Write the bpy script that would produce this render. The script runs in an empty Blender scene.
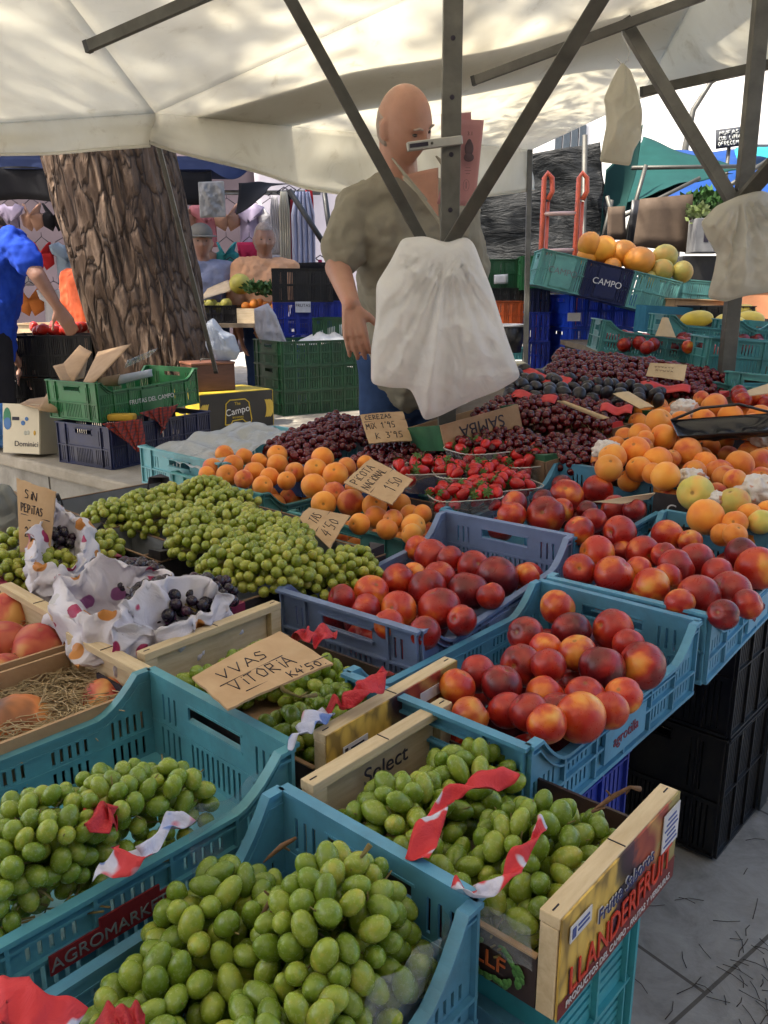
import bpy, bmesh, math, random
from mathutils import Vector, Matrix, noise
random.seed(7)
R = math.radians
S = bpy.context.scene
COL = S.collection
# ------------------------------------------------------------------ camera
FPX, PITCH, CAMZ = 825.0, R(14.7), 1.25
cam = bpy.data.objects.new('camera', bpy.data.cameras.new('camera'))
COL.objects.link(cam)
cam.location = (0, 0, CAMZ)
cam.rotation_euler = (R(90) - PITCH, 0, 0)
cam.data.sensor_fit = 'VERTICAL'
cam.data.sensor_height = 24
cam.data.lens = 24 * FPX / 1024
cam.data.clip_start = .02
cam.data.clip_end = 2000
S.camera = cam
# ------------------------------------------------------------------ light
SUN_EL, SUN_AZ = R(56), R(-118)      # azimuth measured from +Y towards +X
w = bpy.data.worlds.new('World'); S.world = w; w.use_nodes = True
nt = w.node_tree
sky = nt.nodes.new('ShaderNodeTexSky'); sky.sky_type = 'NISHITA'; sky.sun_disc = False
sky.dust_density = 4; sky.air_density = 1.0; sky.ozone_density = .6
sky.sun_elevation = SUN_EL; sky.sun_rotation = SUN_AZ
bg = nt.nodes['Background']; bg.inputs['Strength'].default_value = .15
nt.links.new(sky.outputs[0], bg.inputs['Color'])
sd = Vector((math.sin(SUN_AZ) * math.cos(SUN_EL), math.cos(SUN_AZ) * math.cos(SUN_EL), math.sin(SUN_EL)))
sl = bpy.data.lights.new('sun', 'SUN'); sl.energy = 5.0; sl.angle = R(.5); sl.color = (1, .92, .80)
so = bpy.data.objects.new('sun', sl); COL.objects.link(so)
so.rotation_euler = sd.to_track_quat('Z', 'Y').to_euler()
S.view_settings.view_transform = 'Standard'; S.view_settings.look = 'None'
S.view_settings.gamma = 1; S.view_settings.use_curve_mapping = False
S.view_settings.exposure = 1.55
S.cycles.max_bounces = 8; S.cycles.diffuse_bounces = 5; S.cycles.transparent_max_bounces = 12
S.cycles.transmission_bounces = 5
S.cycles.caustics_reflective = False; S.cycles.caustics_refractive = False
# ------------------------------------------------------------------ points
CP, SP = math.cos(PITCH), math.sin(PITCH)
def ray(px, py):
    x = (px - 384) / FPX; y = -(py - 512) / FPX
    return Vector((x, CP + SP * y, -SP + CP * y))
def at(px, py, z):
    r = ray(px, py); t = (z - CAMZ) / r.z
    return Vector((r.x * t, r.y * t, z))
def atY(px, py, Y):
    r = ray(px, py); t = Y / r.y
    return Vector((r.x * t, Y, CAMZ + r.z * t))
def slope(px, py, z0, y0, k):
    r = ray(px, py); t = (z0 - CAMZ - k * y0) / (r.z - k * r.y)
    return Vector((r.x * t, r.y * t, CAMZ + r.z * t))
def RS(px, py, dz=0): return slope(px, py, .80 + dz, 2.05, .19)   # right, tilted tiers
def LS(px, py, dz=0): return slope(px, py, .74 + dz, 2.2, .10)    # left tiers
AZ = R(47.5)
UX = Vector((math.cos(AZ), math.sin(AZ), 0)); VX = Vector((-math.sin(AZ), math.cos(AZ), 0))
def T(u, v, z): return UX * u + VX * v + Vector((0, 0, z))
def pxm(Y): return FPX / Y
# ------------------------------------------------------------------ materials
MATS = {}
def srgb(r, g, b):
    f = lambda c: (c / 255 / 12.92) if c / 255 <= .04045 else ((c / 255 + .055) / 1.055) ** 2.4
    return (f(r), f(g), f(b))
def base_mat(name, rough=.6, metal=0):
    m = bpy.data.materials.new(name); m.use_nodes = True
    n = m.node_tree; b = n.nodes['Principled BSDF']
    b.inputs['Roughness'].default_value = rough; b.inputs['Metallic'].default_value = metal
    return m, n, b
def coords(n, kind='Object', rnd=0.0):
    tc = n.nodes.new('ShaderNodeTexCoord')
    if not rnd: return tc.outputs[kind]
    oi = n.nodes.new('ShaderNodeObjectInfo')
    vm = n.nodes.new('ShaderNodeVectorMath'); vm.operation = 'MULTIPLY_ADD'
    cx = n.nodes.new('ShaderNodeCombineXYZ')
    for i in range(3): n.links.new(oi.outputs['Random'], cx.inputs[i])
    vm.inputs[1].default_value = (rnd, rnd * 1.7, rnd * .6)
    n.links.new(cx.outputs[0], vm.inputs[0]); n.links.new(tc.outputs[kind], vm.inputs[2])
    return vm.outputs[0]
def noise_tex(n, vec, scale, detail=4, rough=.6, dist=0, mapscale=None):
    t = n.nodes.new('ShaderNodeTexNoise'); t.inputs['Scale'].default_value = scale
    t.inputs['Detail'].default_value = detail; t.inputs['Roughness'].default_value = rough
    t.inputs['Distortion'].default_value = dist
    if mapscale:
        mp = n.nodes.new('ShaderNodeMapping'); mp.inputs['Scale'].default_value = mapscale
        n.links.new(vec, mp.inputs[0]); vec = mp.outputs[0]
    n.links.new(vec, t.inputs['Vector']); return t.outputs[0]
def ramp(n, fac, stops):
    r = n.nodes.new('ShaderNodeValToRGB'); e = r.color_ramp.elements
    while len(e) > 1: e.remove(e[0])
    for i, (p, c) in enumerate(stops):
        el = e[0] if i == 0 else e.new(p)
        el.position = p; el.color = (*c, 1) if len(c) == 3 else c
    n.links.new(fac, r.inputs[0]); return r.outputs[0]
def bump(n, b, h, strength=.3, dist=.01):
    bp = n.nodes.new('ShaderNodeBump'); bp.inputs['Strength'].default_value = strength
    bp.inputs['Distance'].default_value = dist
    n.links.new(h, bp.inputs['Height']); n.links.new(bp.outputs[0], b.inputs['Normal'])
def mixc(n, fac, a, b, mode='MIX'):
    m = n.nodes.new('ShaderNodeMix'); m.data_type = 'RGBA'; m.blend_type = mode
    for sock, v in ((0, fac), (6, a), (7, b)):
        if isinstance(v, (int, float)): m.inputs[sock].default_value = v
        elif isinstance(v, tuple): m.inputs[sock].default_value = (*v, 1)
        else: n.links.new(v, m.inputs[sock])
    return m.outputs[2]
def var(name, c1, c2=None, rough=.6, scale=12, metal=0, bs=.15, bd=.004, c3=None, dirt=.0, mapscale=None, rnd=5.0, spec=None, trans=0):
    """colour with uneven tone, optional dirt, fine bump"""
    if name in MATS: return MATS[name]
    m, n, b = base_mat(name, rough, metal)
    v = coords(n, 'Object', rnd)
    if c2 is None: c2 = tuple(x * .78 for x in c1)
    f = noise_tex(n, v, scale, 5, .6, .3, mapscale)
    st = [(.3, c2), (.68, c1)]
    if c3: st.append((.85, c3))
    col = ramp(n, f, st)
    if dirt:
        d = noise_tex(n, v, scale * .35, 7, .7, .6)
        col = mixc(n, ramp(n, d, [(.5, (0, 0, 0)), (.75, (dirt,) * 3)]), col, (.06, .05, .035))
    n.links.new(col, b.inputs['Base Color'])
    f2 = noise_tex(n, v, scale * 6, 4, .6, 0, mapscale)
    bump(n, b, f2, bs, bd)
    rr = ramp(n, f, [(.3, (min(1, rough * 1.15),) * 3), (.7, (rough * .85,) * 3)])
    n.links.new(rr, b.inputs['Roughness'])
    if spec is not None: b.inputs['Specular IOR Level'].default_value = spec
    MATS[name] = m; return m
def plastic(name, c, rough=.42):
    return var(name, c, tuple(x * .72 for x in c), rough, 11, bs=.08, bd=.003, dirt=.5, c3=tuple(min(1, x * 1.25 + .04) for x in c))
def cloth_mat(name, c, scale=14, trans=0, rough=.9):
    if name in MATS: return MATS[name]
    m, n, b = base_mat(name, rough)
    v = coords(n)
    f = noise_tex(n, v, scale, 5, .6)
    n.links.new(ramp(n, f, [(.3, tuple(x * .8 for x in c)), (.7, c)]), b.inputs['Base Color'])
    b.inputs['Specular IOR Level'].default_value = .2
    bump(n, b, noise_tex(n, v, scale * 12, 3), .2, .003)
    if trans:
        t = n.nodes.new('ShaderNodeBsdfTranslucent'); t.inputs[0].default_value = (*c, 1)
        mx = n.nodes.new('ShaderNodeMixShader'); mx.inputs[0].default_value = trans
        n.links.new(b.outputs[0], mx.inputs[1]); n.links.new(t.outputs[0], mx.inputs[2])
        n.links.new(mx.outputs[0], n.nodes['Material Output'].inputs[0])
    MATS[name] = m; return m
# ------------------------------------------------------------------ mesh collector
class MB:
    def __init__(s): s.v = []; s.f = []; s.m = []; s.sm = []
    def add(s, vs, fs, mi=0, smooth=False):
        o = len(s.v); s.v += [Vector(x) for x in vs]
        for f in fs: s.f.append([i + o for i in f]); s.m.append(mi); s.sm.append(smooth)
    def box(s, c, d, M=None, mi=0):
        c = Vector(c); x, y, z = d[0] / 2, d[1] / 2, d[2] / 2
        vs = [Vector((a * x, b * y, e * z)) for e in (-1, 1) for b in (-1, 1) for a in (-1, 1)]
        if M is not None: vs = [M @ q for q in vs]
        s.add([q + c for q in vs], [(0, 2, 3, 1), (4, 5, 7, 6), (0, 1, 5, 4), (2, 6, 7, 3), (0, 4, 6, 2), (1, 3, 7, 5)], mi)
    def box2(s, a, b, mi=0):
        s.box([(a[i] + b[i]) / 2 for i in range(3)], [abs(b[i] - a[i]) for i in range(3)], None, mi)
    def bar(s, p, q, w, h=None, mi=0, up=(0, 0, 1)):
        p, q = Vector(p), Vector(q); h = h or w
        z = (q - p).normalized(); x = z.cross(Vector(up))
        if x.length < 1e-4: x = z.cross(Vector((0, 1, 0)))
        x.normalize(); y = z.cross(x)
        M = Matrix((x, y, z)).transposed()
        s.box((p + q) / 2, (w, h, (q - p).length), M, mi)
    def tube(s, pts, r, n=8, mi=0, caps=True, closed=False):
        pts = [Vector(p) for p in pts]; L = len(pts)
        rr = r if isinstance(r, (list, tuple)) else [r] * L
        t0 = (pts[1] - pts[0]).normalized()
        x = t0.cross(Vector((0, 0, 1)))
        if x.length < 1e-3: x = t0.cross(Vector((0, 1, 0)))
        x.normalize(); rings = []
        for i in range(L):
            t = (pts[min(i + 1, L - 1)] - pts[max(i - 1, 0)]).normalized()
            x = (x - t * x.dot(t)).normalized(); y = t.cross(x)
            rings.append([pts[i] + (x * math.cos(a) + y * math.sin(a)) * rr[i] for a in [2 * math.pi * k / n for k in range(n)]])
        vs = [q for rg in rings for q in rg]
        fs = [(i * n + k, i * n + (k + 1) % n, (i + 1) * n + (k + 1) % n, (i + 1) * n + k) for i in range(L - 1) for k in range(n)]
        if caps: fs += [tuple(reversed(range(n))), tuple((L - 1) * n + k for k in range(n))]
        s.add(vs, fs, mi, True)
    def ell(s, c, rad, M=None, n=16, m=10, mi=0):
        vs = []; c = Vector(c)
        for i in range(m + 1):
            th = math.pi * i / m
            for k in range(n):
                ph = 2 * math.pi * k / n
                q = Vector((math.sin(th) * math.cos(ph) * rad[0], math.sin(th) * math.sin(ph) * rad[1], math.cos(th) * rad[2]))
                if M is not None: q = M @ q
                vs.append(q + c)
        fs = [(i * n + k, (i + 1) * n + k, (i + 1) * n + (k + 1) % n, i * n + (k + 1) % n) for i in range(m) for k in range(n)]
        s.add(vs, fs, mi, True)
    def cap(s, p, q, r0, r1, n=14, mi=0):
        """tapered capsule with round ends"""
        p, q = Vector(p), Vector(q); d = (q - p); L = d.length; d.normalize()
        pts = []; rr = []
        for a in (80, 60, 35, 10): pts.append(p - d * r0 * math.sin(R(a))); rr.append(r0 * math.cos(R(a)))
        pts.append(p + d * L * .5); rr.append((r0 + r1) / 2)
        for a in (10, 35, 60, 80): pts.append(q + d * r1 * math.sin(R(a))); rr.append(r1 * math.cos(R(a)))
        s.tube(pts, rr, n, mi)
    def grid(s, fn, nu, nv, mi=0, smooth=True, closed_u=False):
        vs = [fn(i / nu, j / nv) for j in range(nv + 1) for i in range(nu + 1)]
        W = nu + 1
        fs = [(j * W + i, j * W + i + 1, (j + 1) * W + i + 1, (j + 1) * W + i) for j in range(nv) for i in range(nu)]
        s.add(vs, fs, mi, smooth)
    def build(s, name, mats, parent=None, bevel=0, solid=0, sub=0, loc=None, merge=False):
        me = bpy.data.meshes.new(name)
        me.from_pydata([tuple(q) for q in s.v], [], s.f)
        for mt in (mats if isinstance(mats, (list, tuple)) else [mats]): me.materials.append(mt)
        me.polygons.foreach_set('material_index', s.m); me.polygons.foreach_set('use_smooth', s.sm)
        if merge:
            b = bmesh.new(); b.from_mesh(me); bmesh.ops.remove_doubles(b, verts=b.verts, dist=1e-5)
            bmesh.ops.recalc_face_normals(b, faces=b.faces); b.to_mesh(me); b.free()
        me.update()
        o = bpy.data.objects.new(name, me); COL.objects.link(o)
        if parent is not None: o.parent = parent
        if loc is not None: o.location = loc
        if solid:
            q = o.modifiers.new('solid', 'SOLIDIFY'); q.thickness = solid; q.offset = 0
        if bevel:
            q = o.modifiers.new('bevel', 'BEVEL'); q.width = bevel; q.segments = 2; q.limit_method = 'ANGLE'; q.angle_limit = R(40)
        if sub:
            q = o.modifiers.new('sub', 'SUBSURF'); q.levels = sub; q.render_levels = sub
        return o
def tag(o, label=None, cat=None, group=None, kind=None):
    if label: o['label'] = label
    if cat: o['category'] = cat
    if group: o['group'] = group
    if kind: o['kind'] = kind
    return o
def thing(name, label, cat, loc=(0, 0, 0), rot=(0, 0, 0), group=None):
    o = bpy.data.objects.new(name, None); COL.objects.link(o)
    o.empty_display_size = .05
    o.location = loc; o.rotation_euler = rot if isinstance(rot, (tuple, list)) else (0, 0, rot)
    return tag(o, label, cat, group)
def copy_tree(o, parent=None):
    c = o.copy(); COL.objects.link(c); c.parent = parent
    for ch in list(o.children): copy_tree(ch, c)
    return c
def clone(o, loc, rot, label, group=None, scale=None):
    c = copy_tree(o); c.location = loc
    c.rotation_euler = rot if isinstance(rot, (tuple, list)) else (0, 0, rot)
    if scale: c.scale = (scale,) * 3 if isinstance(scale, (int, float)) else scale
    c['label'] = label
    if group: c['group'] = group
    return c
def text(body, name, size, mat, parent, loc, rot, ext=.0004, align='CENTER', shear=0, sx=1):
    cu = bpy.data.curves.new(name, 'FONT'); cu.body = body; cu.size = size; cu.extrude = ext
    cu.align_x = align; cu.align_y = 'CENTER'; cu.shear = shear
    cu.materials.append(mat)
    o = bpy.data.objects.new(name, cu); COL.objects.link(o); o.parent = parent
    bpy.context.view_layer.update()
    me = bpy.data.meshes.new_from_object(o.evaluated_get(bpy.context.evaluated_depsgraph_get()))
    bpy.data.objects.remove(o); me.materials.clear(); me.materials.append(mat)
    o = bpy.data.objects.new(name, me); COL.objects.link(o); o.parent = parent
    o.location = loc; o.rotation_euler = rot; o.scale = (sx, 1, 1)
    return o
# ------------------------------------------------------------------ handwriting
GL = {
'A': [[(0,0),(.35,1),(.7,0)],[(.12,.38),(.58,.4)]], 'B': [[(0,0),(0,1),(.5,.85),(.45,.6),(0,.52),(.55,.4),(.55,.1),(0,0)]],
'C': [[(.6,.85),(.3,1),(.03,.6),(.1,.1),(.6,.08)]], 'D': [[(0,0),(0,1),(.5,.8),(.6,.35),(0,0)]],
'E': [[(.55,.95),(.05,1),(.03,0),(.6,.05)],[(.05,.5),(.45,.53)]], 'I': [[(.2,0),(.22,.7)],[(.22,.92),(.24,.98)]],
'K': [[(.05,0),(.05,1)],[(.55,.9),(.08,.45),(.6,0)]], 'L': [[(.05,1),(.02,0),(.55,.04)]],
'M': [[(0,0),(.08,.95),(.33,.35),(.6,.97),(.68,0)]], 'N': [[(0,0),(.04,1),(.55,.03),(.6,1)]],
'O': [[(.3,1),(.03,.6),(.15,.05),(.5,.1),(.6,.7),(.3,1)]], 'P': [[(.05,0),(.05,1),(.55,.88),(.5,.5),(.05,.42)]],
'Q': [[(.3,1),(.03,.6),(.15,.05),(.5,.1),(.6,.7),(.3,1)],[(.35,.25),(.65,-.1)]],
'R': [[(.05,0),(.05,1),(.5,.9),(.48,.58),(.06,.48),(.58,0)]], 'S': [[(.55,.9),(.2,1),(.08,.72),(.5,.42),(.45,.08),(.03,.05)]],
'T': [[(0,.95),(.65,1)],[(.33,.97),(.3,0)]], 'U': [[(.03,1),(.05,.2),(.3,0),(.52,.25),(.55,1)]],
'V': [[(.02,1),(.28,0),(.6,1)]], 'X': [[(.02,0),(.55,1)],[(.05,1),(.6,0)]], 'Z': [[(.05,.95),(.6,1),(.03,.03),(.62,.05)]],
'F': [[(.55,1),(.05,.97),(.03,0)],[(.05,.52),(.45,.55)]], 'G': [[(.6,.85),(.3,1),(.03,.55),(.2,.03),(.58,.15),(.58,.45),(.35,.45)]],
'0': [[(.3,.85),(.05,.5),(.2,.05),(.5,.15),(.55,.6),(.3,.85)]], '1': [[(.05,.7),(.3,1),(.28,0)]],
'2': [[(.05,.8),(.3,1),(.52,.75),(.03,.03),(.6,.05)]], '3': [[(.05,.95),(.5,.9),(.22,.55),(.55,.3),(.3,0),(.02,.08)]],
'4': [[(.35,1),(.02,.4),(.6,.42)],[(.45,.75),(.4,0)]], '5': [[(.6,1),(.15,.97),(.1,.55),(.5,.5),(.45,.08),(.02,.03)]],
'9': [[(.5,.85),(.2,1),(.08,.65),(.5,.6),(.5,.9),(.4,0)]], "'": [[(.1,1.05),(.05,.8)]], '.': [[(.1,.02),(.14,.05)]],
'/': [[(0,-.1),(.5,1.1)]], '-': [[(.05,.4),(.5,.43)]], ' ': []}
def handwriting(mb, P, lines, w=.0011):
    """P(s,t)->point on the card, lines: (text, s, t, height, advance)"""
    rnd = random.Random(sum(ord(c) for l in lines for c in l[0]))
    for tx, s0, t0, h, adv in lines:
        x = s0
        for ch in tx:
            if ch == '_':
                st = [[(0, 0), (3, .05)]]
            else: st = GL.get(ch, [])
            for pl in st:
                q = [(x + a * adv * 1.25 + rnd.uniform(-.02, .02) * adv, t0 + b * h + rnd.uniform(-.03, .03) * h) for a, b in pl]
                pts = [P(a, b) for a, b in q]
                for a, b in zip(pts[:-1], pts[1:]):
                    if (b - a).length > 1e-5: mb.tube([a, b], w * .5, 4)
            x += adv * (.45 if ch in "'.I" else 1)
BOARD = var('brown_cardboard', (.42, .27, .15), (.33, .2, .11), .85, 25, bs=.1, dirt=.15)
CARD = var('card_paper', (.50, .34, .20), (.42, .27, .15), .85, 20, bs=.08, dirt=.1)
CARDL = var('pale_card', (.60, .47, .30), (.5, .38, .24), .85, 20, bs=.08)
INK = var('ink', (.02, .015, .03), None, .7)
SCRIB = var('faint_ink', (.25, .18, .12), None, .7)
def price_card(corners, lines, label, mat=None, ink=None, ws=.0011, torn=.0015):
    TL, TR, BR, BL = corners
    c = (TL + TR + BR + BL) / 4
    n = (TR - TL).cross(BL - TL).normalized()
    if n.dot(Vector((0, 0, CAMZ)) - c) < 0: n = -n
    root = thing('price_card', label, 'price card', c, 0, 'handwritten cardboard price cards')
    P = lambda s, t, o=0: (TL * (1 - s) * t + TR * s * t + BR * s * (1 - t) + BL * (1 - s) * (1 - t)) + n * (o + .0022 * math.sin(s * 3.1)) - c
    mb = MB(); N = 14
    rnd = random.Random(len(label))
    jit = {}
    def edge(i, j):
        s, t = i / N, j / 8
        if i in (0, N): s += rnd.uniform(-1, 1) * torn * 4
        if j in (0, 8): t += rnd.uniform(-1, 1) * torn * 6
        return P(s, t)
    vs = [edge(i, j) for j in range(9) for i in range(N + 1)]
    fs = [(j * (N + 1) + i, j * (N + 1) + i + 1, (j + 1) * (N + 1) + i + 1, (j + 1) * (N + 1) + i) for j in range(8) for i in range(N)]
    mb.add(vs, fs)
    mb.build('card', mat or CARD, root, solid=.003)
    if lines:
        m2 = MB(); handwriting(m2, lambda s, t: P(s, t, .0019), lines, ws)
        m2.build('handwriting', ink or INK, root)
    return root
# ------------------------------------------------------------------ ground, walls, sky side
def ground_mat():
    m, n, b = base_mat('paving', .8); v = coords(n)
    mp = n.nodes.new('ShaderNodeMapping'); mp.inputs['Rotation'].default_value = (0, 0, R(-38)); n.links.new(v, mp.inputs[0])
    f = noise_tex(n, v, 1.3, 7, .7); f2 = noise_tex(n, v, 9, 7, .75, .5)
    col = ramp(n, f2, [(.25, (.17, .16, .14)), (.5, (.28, .265, .24)), (.75, (.36, .345, .31))])
    col = mixc(n, ramp(n, f, [(.50, (0, 0, 0)), (.66, (.75,) * 3)]), col, (.08, .065, .045))
    br = n.nodes.new('ShaderNodeTexBrick'); br.offset = .5; br.inputs['Scale'].default_value = 1
    br.inputs['Mortar Size'].default_value = .004; br.inputs['Brick Width'].default_value = .62; br.inputs['Row Height'].default_value = .62
    br.inputs['Color1'].default_value = (1, 1, 1, 1); br.inputs['Color2'].default_value = (.92, .92, .92, 1); br.inputs['Mortar'].default_value = (.35, .32, .28, 1)
    n.links.new(mp.outputs[0], br.inputs[0])
    col = mixc(n, 1.0, col, br.outputs[0], 'MULTIPLY')
    n.links.new(col, b.inputs['Base Color']); bump(n, b, f2, .3, .01)
    return m
mb = MB(); mb.add([(-400, -400, 0), (400, -400, 0), (400, 900, 0), (-400, 900, 0)], [(0, 1, 2, 3)])
tag(mb.build('ground', ground_mat()), kind='structure')
# fallen pine needles
mb = MB(); rn = random.Random(5)
for k in range(520):
    x, y = rn.uniform(.4, 1.9), rn.uniform(.7, 2.6)
    if rn.random() < .5:
        cx, cy = rn.choice([(.72, 1.25), (.95, 1.35), (.85, 1.1), (1.1, 1.6)]); x, y = rn.gauss(cx, .08), rn.gauss(cy, .08)
    a = rn.uniform(0, 6.28); L = rn.uniform(.02, .075); bend = rn.uniform(-.5, .5)
    d1 = Vector((math.cos(a), math.sin(a), 0)); d2 = Vector((math.cos(a + bend), math.sin(a + bend), 0)); p = Vector((x, y, .003))
    mb.tube([p, p + d1 * L * .5 + Vector((0, 0, .002)), p + d1 * L * .5 + d2 * L * .5], .0008, 4)
tag(mb.build('pine_needles', var('needle_brown', (.05, .03, .015), None, .8)), 'brown fallen pine needles scattered on the grey paving', 'pine needles', None, 'stuff')
STONE = var('ledge_stone', (.30, .285, .25), (.19, .175, .15), .9, 5, bs=.4, bd=.02, dirt=.5)
# raised stone planter round the tree
e0, e1 = at(0, 452, .5), at(110, 478, .5)
d = (e1 - e0); d.z = 0; d.normalize(); nrm = Vector((-d.y, d.x, 0))
if nrm.y < 0: nrm = -nrm
ledge = thing('stone_planter', 'raised stone planter ledge round the pine, crates standing along its edge', 'planter', (0, 0, 0))
c0 = e0 - d * 3; c1 = e1 + d * 1.15
def prism(mb, poly, z0, z1, mi=0):
    n_ = len(poly); vs = [(p[0], p[1], z0) for p in poly] + [(p[0], p[1], z1) for p in poly]
    fs = [tuple(reversed(range(n_))), tuple(range(n_, 2 * n_))] + [(i, (i + 1) % n_, n_ + (i + 1) % n_, n_ + i) for i in range(n_)]
    mb.add(vs, fs, mi)
far = nrm * 4.2
mb = MB(); poly = [c0, c1, c1 + Vector((.35, .5, 0)), c1 + Vector((.9, 3.9, 0)), c0 + far]
prism(mb, poly, 0, .44); mb.build('planter_wall', STONE, ledge, merge=True)
mb = MB(); cap_ = [p + (p - (c0 + far * .5 + d * 3)).normalized() * .03 for p in poly]; prism(mb, cap_, .4405, .5)
mb.build('coping', var('coping_stone', (.36, .32, .26), (.26, .23, .18), .85, 6, bs=.35, bd=.015, dirt=.4), ledge, bevel=.012, merge=True)
mb = MB()
for k in range(9):
    p = c0 + d * (k * .62 + .35); p.z = .22; mb = MB(); mb.box(p - nrm * .001, (.006, .006, .43)); mb.build('joint', var('joint_dark', (.08, .07, .06)), ledge)
# ------------------------------------------------------------------ pine
def bark():
    m, n, b = base_mat('pine_bark', .95); v = coords(n)
    mp = n.nodes.new('ShaderNodeMapping'); mp.inputs['Scale'].default_value = (1, 1, .36); n.links.new(v, mp.inputs[0])
    f = noise_tex(n, mp.outputs[0], 9, 8, .7, .8)
    vo = n.nodes.new('ShaderNodeTexVoronoi'); vo.feature = 'DISTANCE_TO_EDGE'; vo.inputs['Scale'].default_value = 12
    wv = n.nodes.new('ShaderNodeVectorMath'); wv.operation = 'ADD'
    nn = n.nodes.new('ShaderNodeTexNoise'); nn.inputs['Scale'].default_value = 5; nn.inputs['Detail'].default_value = 4; n.links.new(mp.outputs[0], nn.inputs[0])
    sc = n.nodes.new('ShaderNodeVectorMath'); sc.operation = 'SCALE'; sc.inputs['Scale'].default_value = .22
    n.links.new(nn.outputs['Color'], sc.inputs[0]); n.links.new(mp.outputs[0], wv.inputs[0]); n.links.new(sc.outputs[0], wv.inputs[1]); n.links.new(wv.outputs[0], vo.inputs[0])
    fine = noise_tex(n, mp.outputs[0], 45, 5, .7)
    col = ramp(n, f, [(.3, (.06, .036, .024)), (.5, (.115, .073, .047)), (.64, (.19, .13, .09)), (.76, (.40, .34, .27))])
    crack = ramp(n, vo.outputs['Distance'], [(.0, (.0,) * 3), (.09, (1,) * 3)])
    col = mixc(n, crack, (.035, .022, .015), col)
    n.links.new(col, b.inputs['Base Color'])
    ad = n.nodes.new('ShaderNodeMath'); ad.operation = 'MULTIPLY_ADD'; ad.inputs[1].default_value = .35
    rg = n.nodes.new('ShaderNodeMath'); rg.operation = 'MINIMUM'; rg.inputs[1].default_value = .16; n.links.new(vo.outputs['Distance'], rg.inputs[0])
    r2 = n.nodes.new('ShaderNodeMath'); r2.operation = 'MULTIPLY'; r2.inputs[1].default_value = 4; n.links.new(rg.outputs[0], r2.inputs[0])
    n.links.new(fine, ad.inputs[0]); n.links.new(r2.outputs[0], ad.inputs[2])
    bump(n, b, ad.outputs[0], .9, .032)
    return m
pine = thing('pine_tree', 'big leaning pine tree with thick grooved bark rising behind the canopy edge', 'tree', atY(150, 395, 4.75))
pine.location.z = .5
b0 = Vector((-1.36, 5.3, .5)); top = Vector((-2.10, 5.4, 4.6))
def tr(a, h):
    c = b0.lerp(top, h); r0 = .350 + .05 * min(1, h * 2.2) + .05 * math.exp(-h * 22)
    an = a * 2 * math.pi
    q = Vector((math.cos(an), math.sin(an), 0))
    wob = noise.noise(Vector((q.x * 1.6, q.y * 1.6, h * 2.2))) * .035
    rid = -abs(noise.noise(Vector((q.x * 6.5 + 3, q.y * 6.5, h * 5)))) * .030 + noise.noise(Vector((q.x * 18, q.y * 18, h * 14))) * .022
    return c + q * (r0 + wob + rid) - pine.location
mb = MB(); mb.grid(tr, 260, 240)
mb.build('trunk', bark(), pine, merge=True)
mb = MB(); rn = random.Random(11); tips = []
for k in range(20):
    a = rn.uniform(2.3, 5.3); s = top + Vector((0, 0, rn.uniform(-.3, .6))); L = rn.uniform(1.2, 4.6)
    d_ = Vector((math.cos(a), math.sin(a), rn.uniform(.15, .8)))
    m1 = s + d_ * L * .5 + Vector((0, 0, .2)); e = s + d_ * L + Vector((rn.uniform(-.5, .5), rn.uniform(-.5, .5), .1))
    mb.tube([s - pine.location, m1 - pine.location, e - pine.location], [.10, .06, .02], 7); tips += [m1, e, m1.lerp(e, .5)]
mb.tube([top - pine.location, top + Vector((-.3, .2, 1.6)) - pine.location], [.30, .12], 12)
mb.build('limb', MATS.get('x') or var('limb_bark', (.16, .11, .08), None, .95, 20), pine)
mb = MB()
for c in tips:
    for j in range(3):
        cc = c + Vector((rn.gauss(0, .35), rn.gauss(0, .35), rn.gauss(.1, .22))); rr_ = rn.uniform(.22, .5)
        for k in range(150):
            q = Vector((rn.gauss(0, 1), rn.gauss(0, 1), rn.gauss(0, .55))) * rr_ * .55 + cc - pine.location
            dq = Vector((rn.uniform(-1, 1), rn.uniform(-1, 1), rn.uniform(-.3, 1))).normalized(); s_ = dq.cross(Vector((rn.random(), rn.random(), rn.random()))).normalized()
            mb.add([q, q + dq * .16 + s_ * .018, q + dq * .16 - s_ * .018], [(0, 1, 2)])
mb.build('crown', var('pine_needles_green', (.05, .085, .025), (.03, .055, .018), .8, 3), pine)
pine2 = thing('pine_tree', 'second tall pine on the left behind the photographer, its crown shading the canopy', 'tree', (-6.2, -1.6, 0))  # tree out of view, put in for soft dapples on the canopy
mb = MB(); mb.tube([(0, 0, 0), (.1, .1, 4), (.3, .3, 9.5)], [.34, .28, .14], 16); mb.build('trunk', MATS['limb_bark'], pine2)
lm_ = MB(); mb = MB()
for k in range(20):
    e = Vector((rn.uniform(-2.2, 3.6), rn.uniform(-2.0, 4.2), rn.uniform(8.6, 11)))
    if k % 2 == 0: lm_.tube([(.25, .25, 7.5 + k * .05), (e * .5 + Vector((0, 0, 4.6))), e], [.09, .06, .02], 6)
    rr_ = rn.uniform(.5, 1.0)
    for j in range(230):
        q = Vector((rn.gauss(0, 1), rn.gauss(0, 1), rn.gauss(0, .5))) * rr_ * .5 + e; dq = Vector((rn.uniform(-1, 1), rn.uniform(-1, 1), rn.uniform(-.3, 1))).normalized(); s_ = dq.cross(Vector((rn.random(), rn.random(), rn.random()))).normalized()
        mb.add([q, q + dq * .26 + s_ * .035, q + dq * .26 - s_ * .035], [(0, 1, 2)])
lm_.build('limb', MATS['limb_bark'], pine2); mb.build('crown', MATS['pine_needles_green'], pine2)
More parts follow.
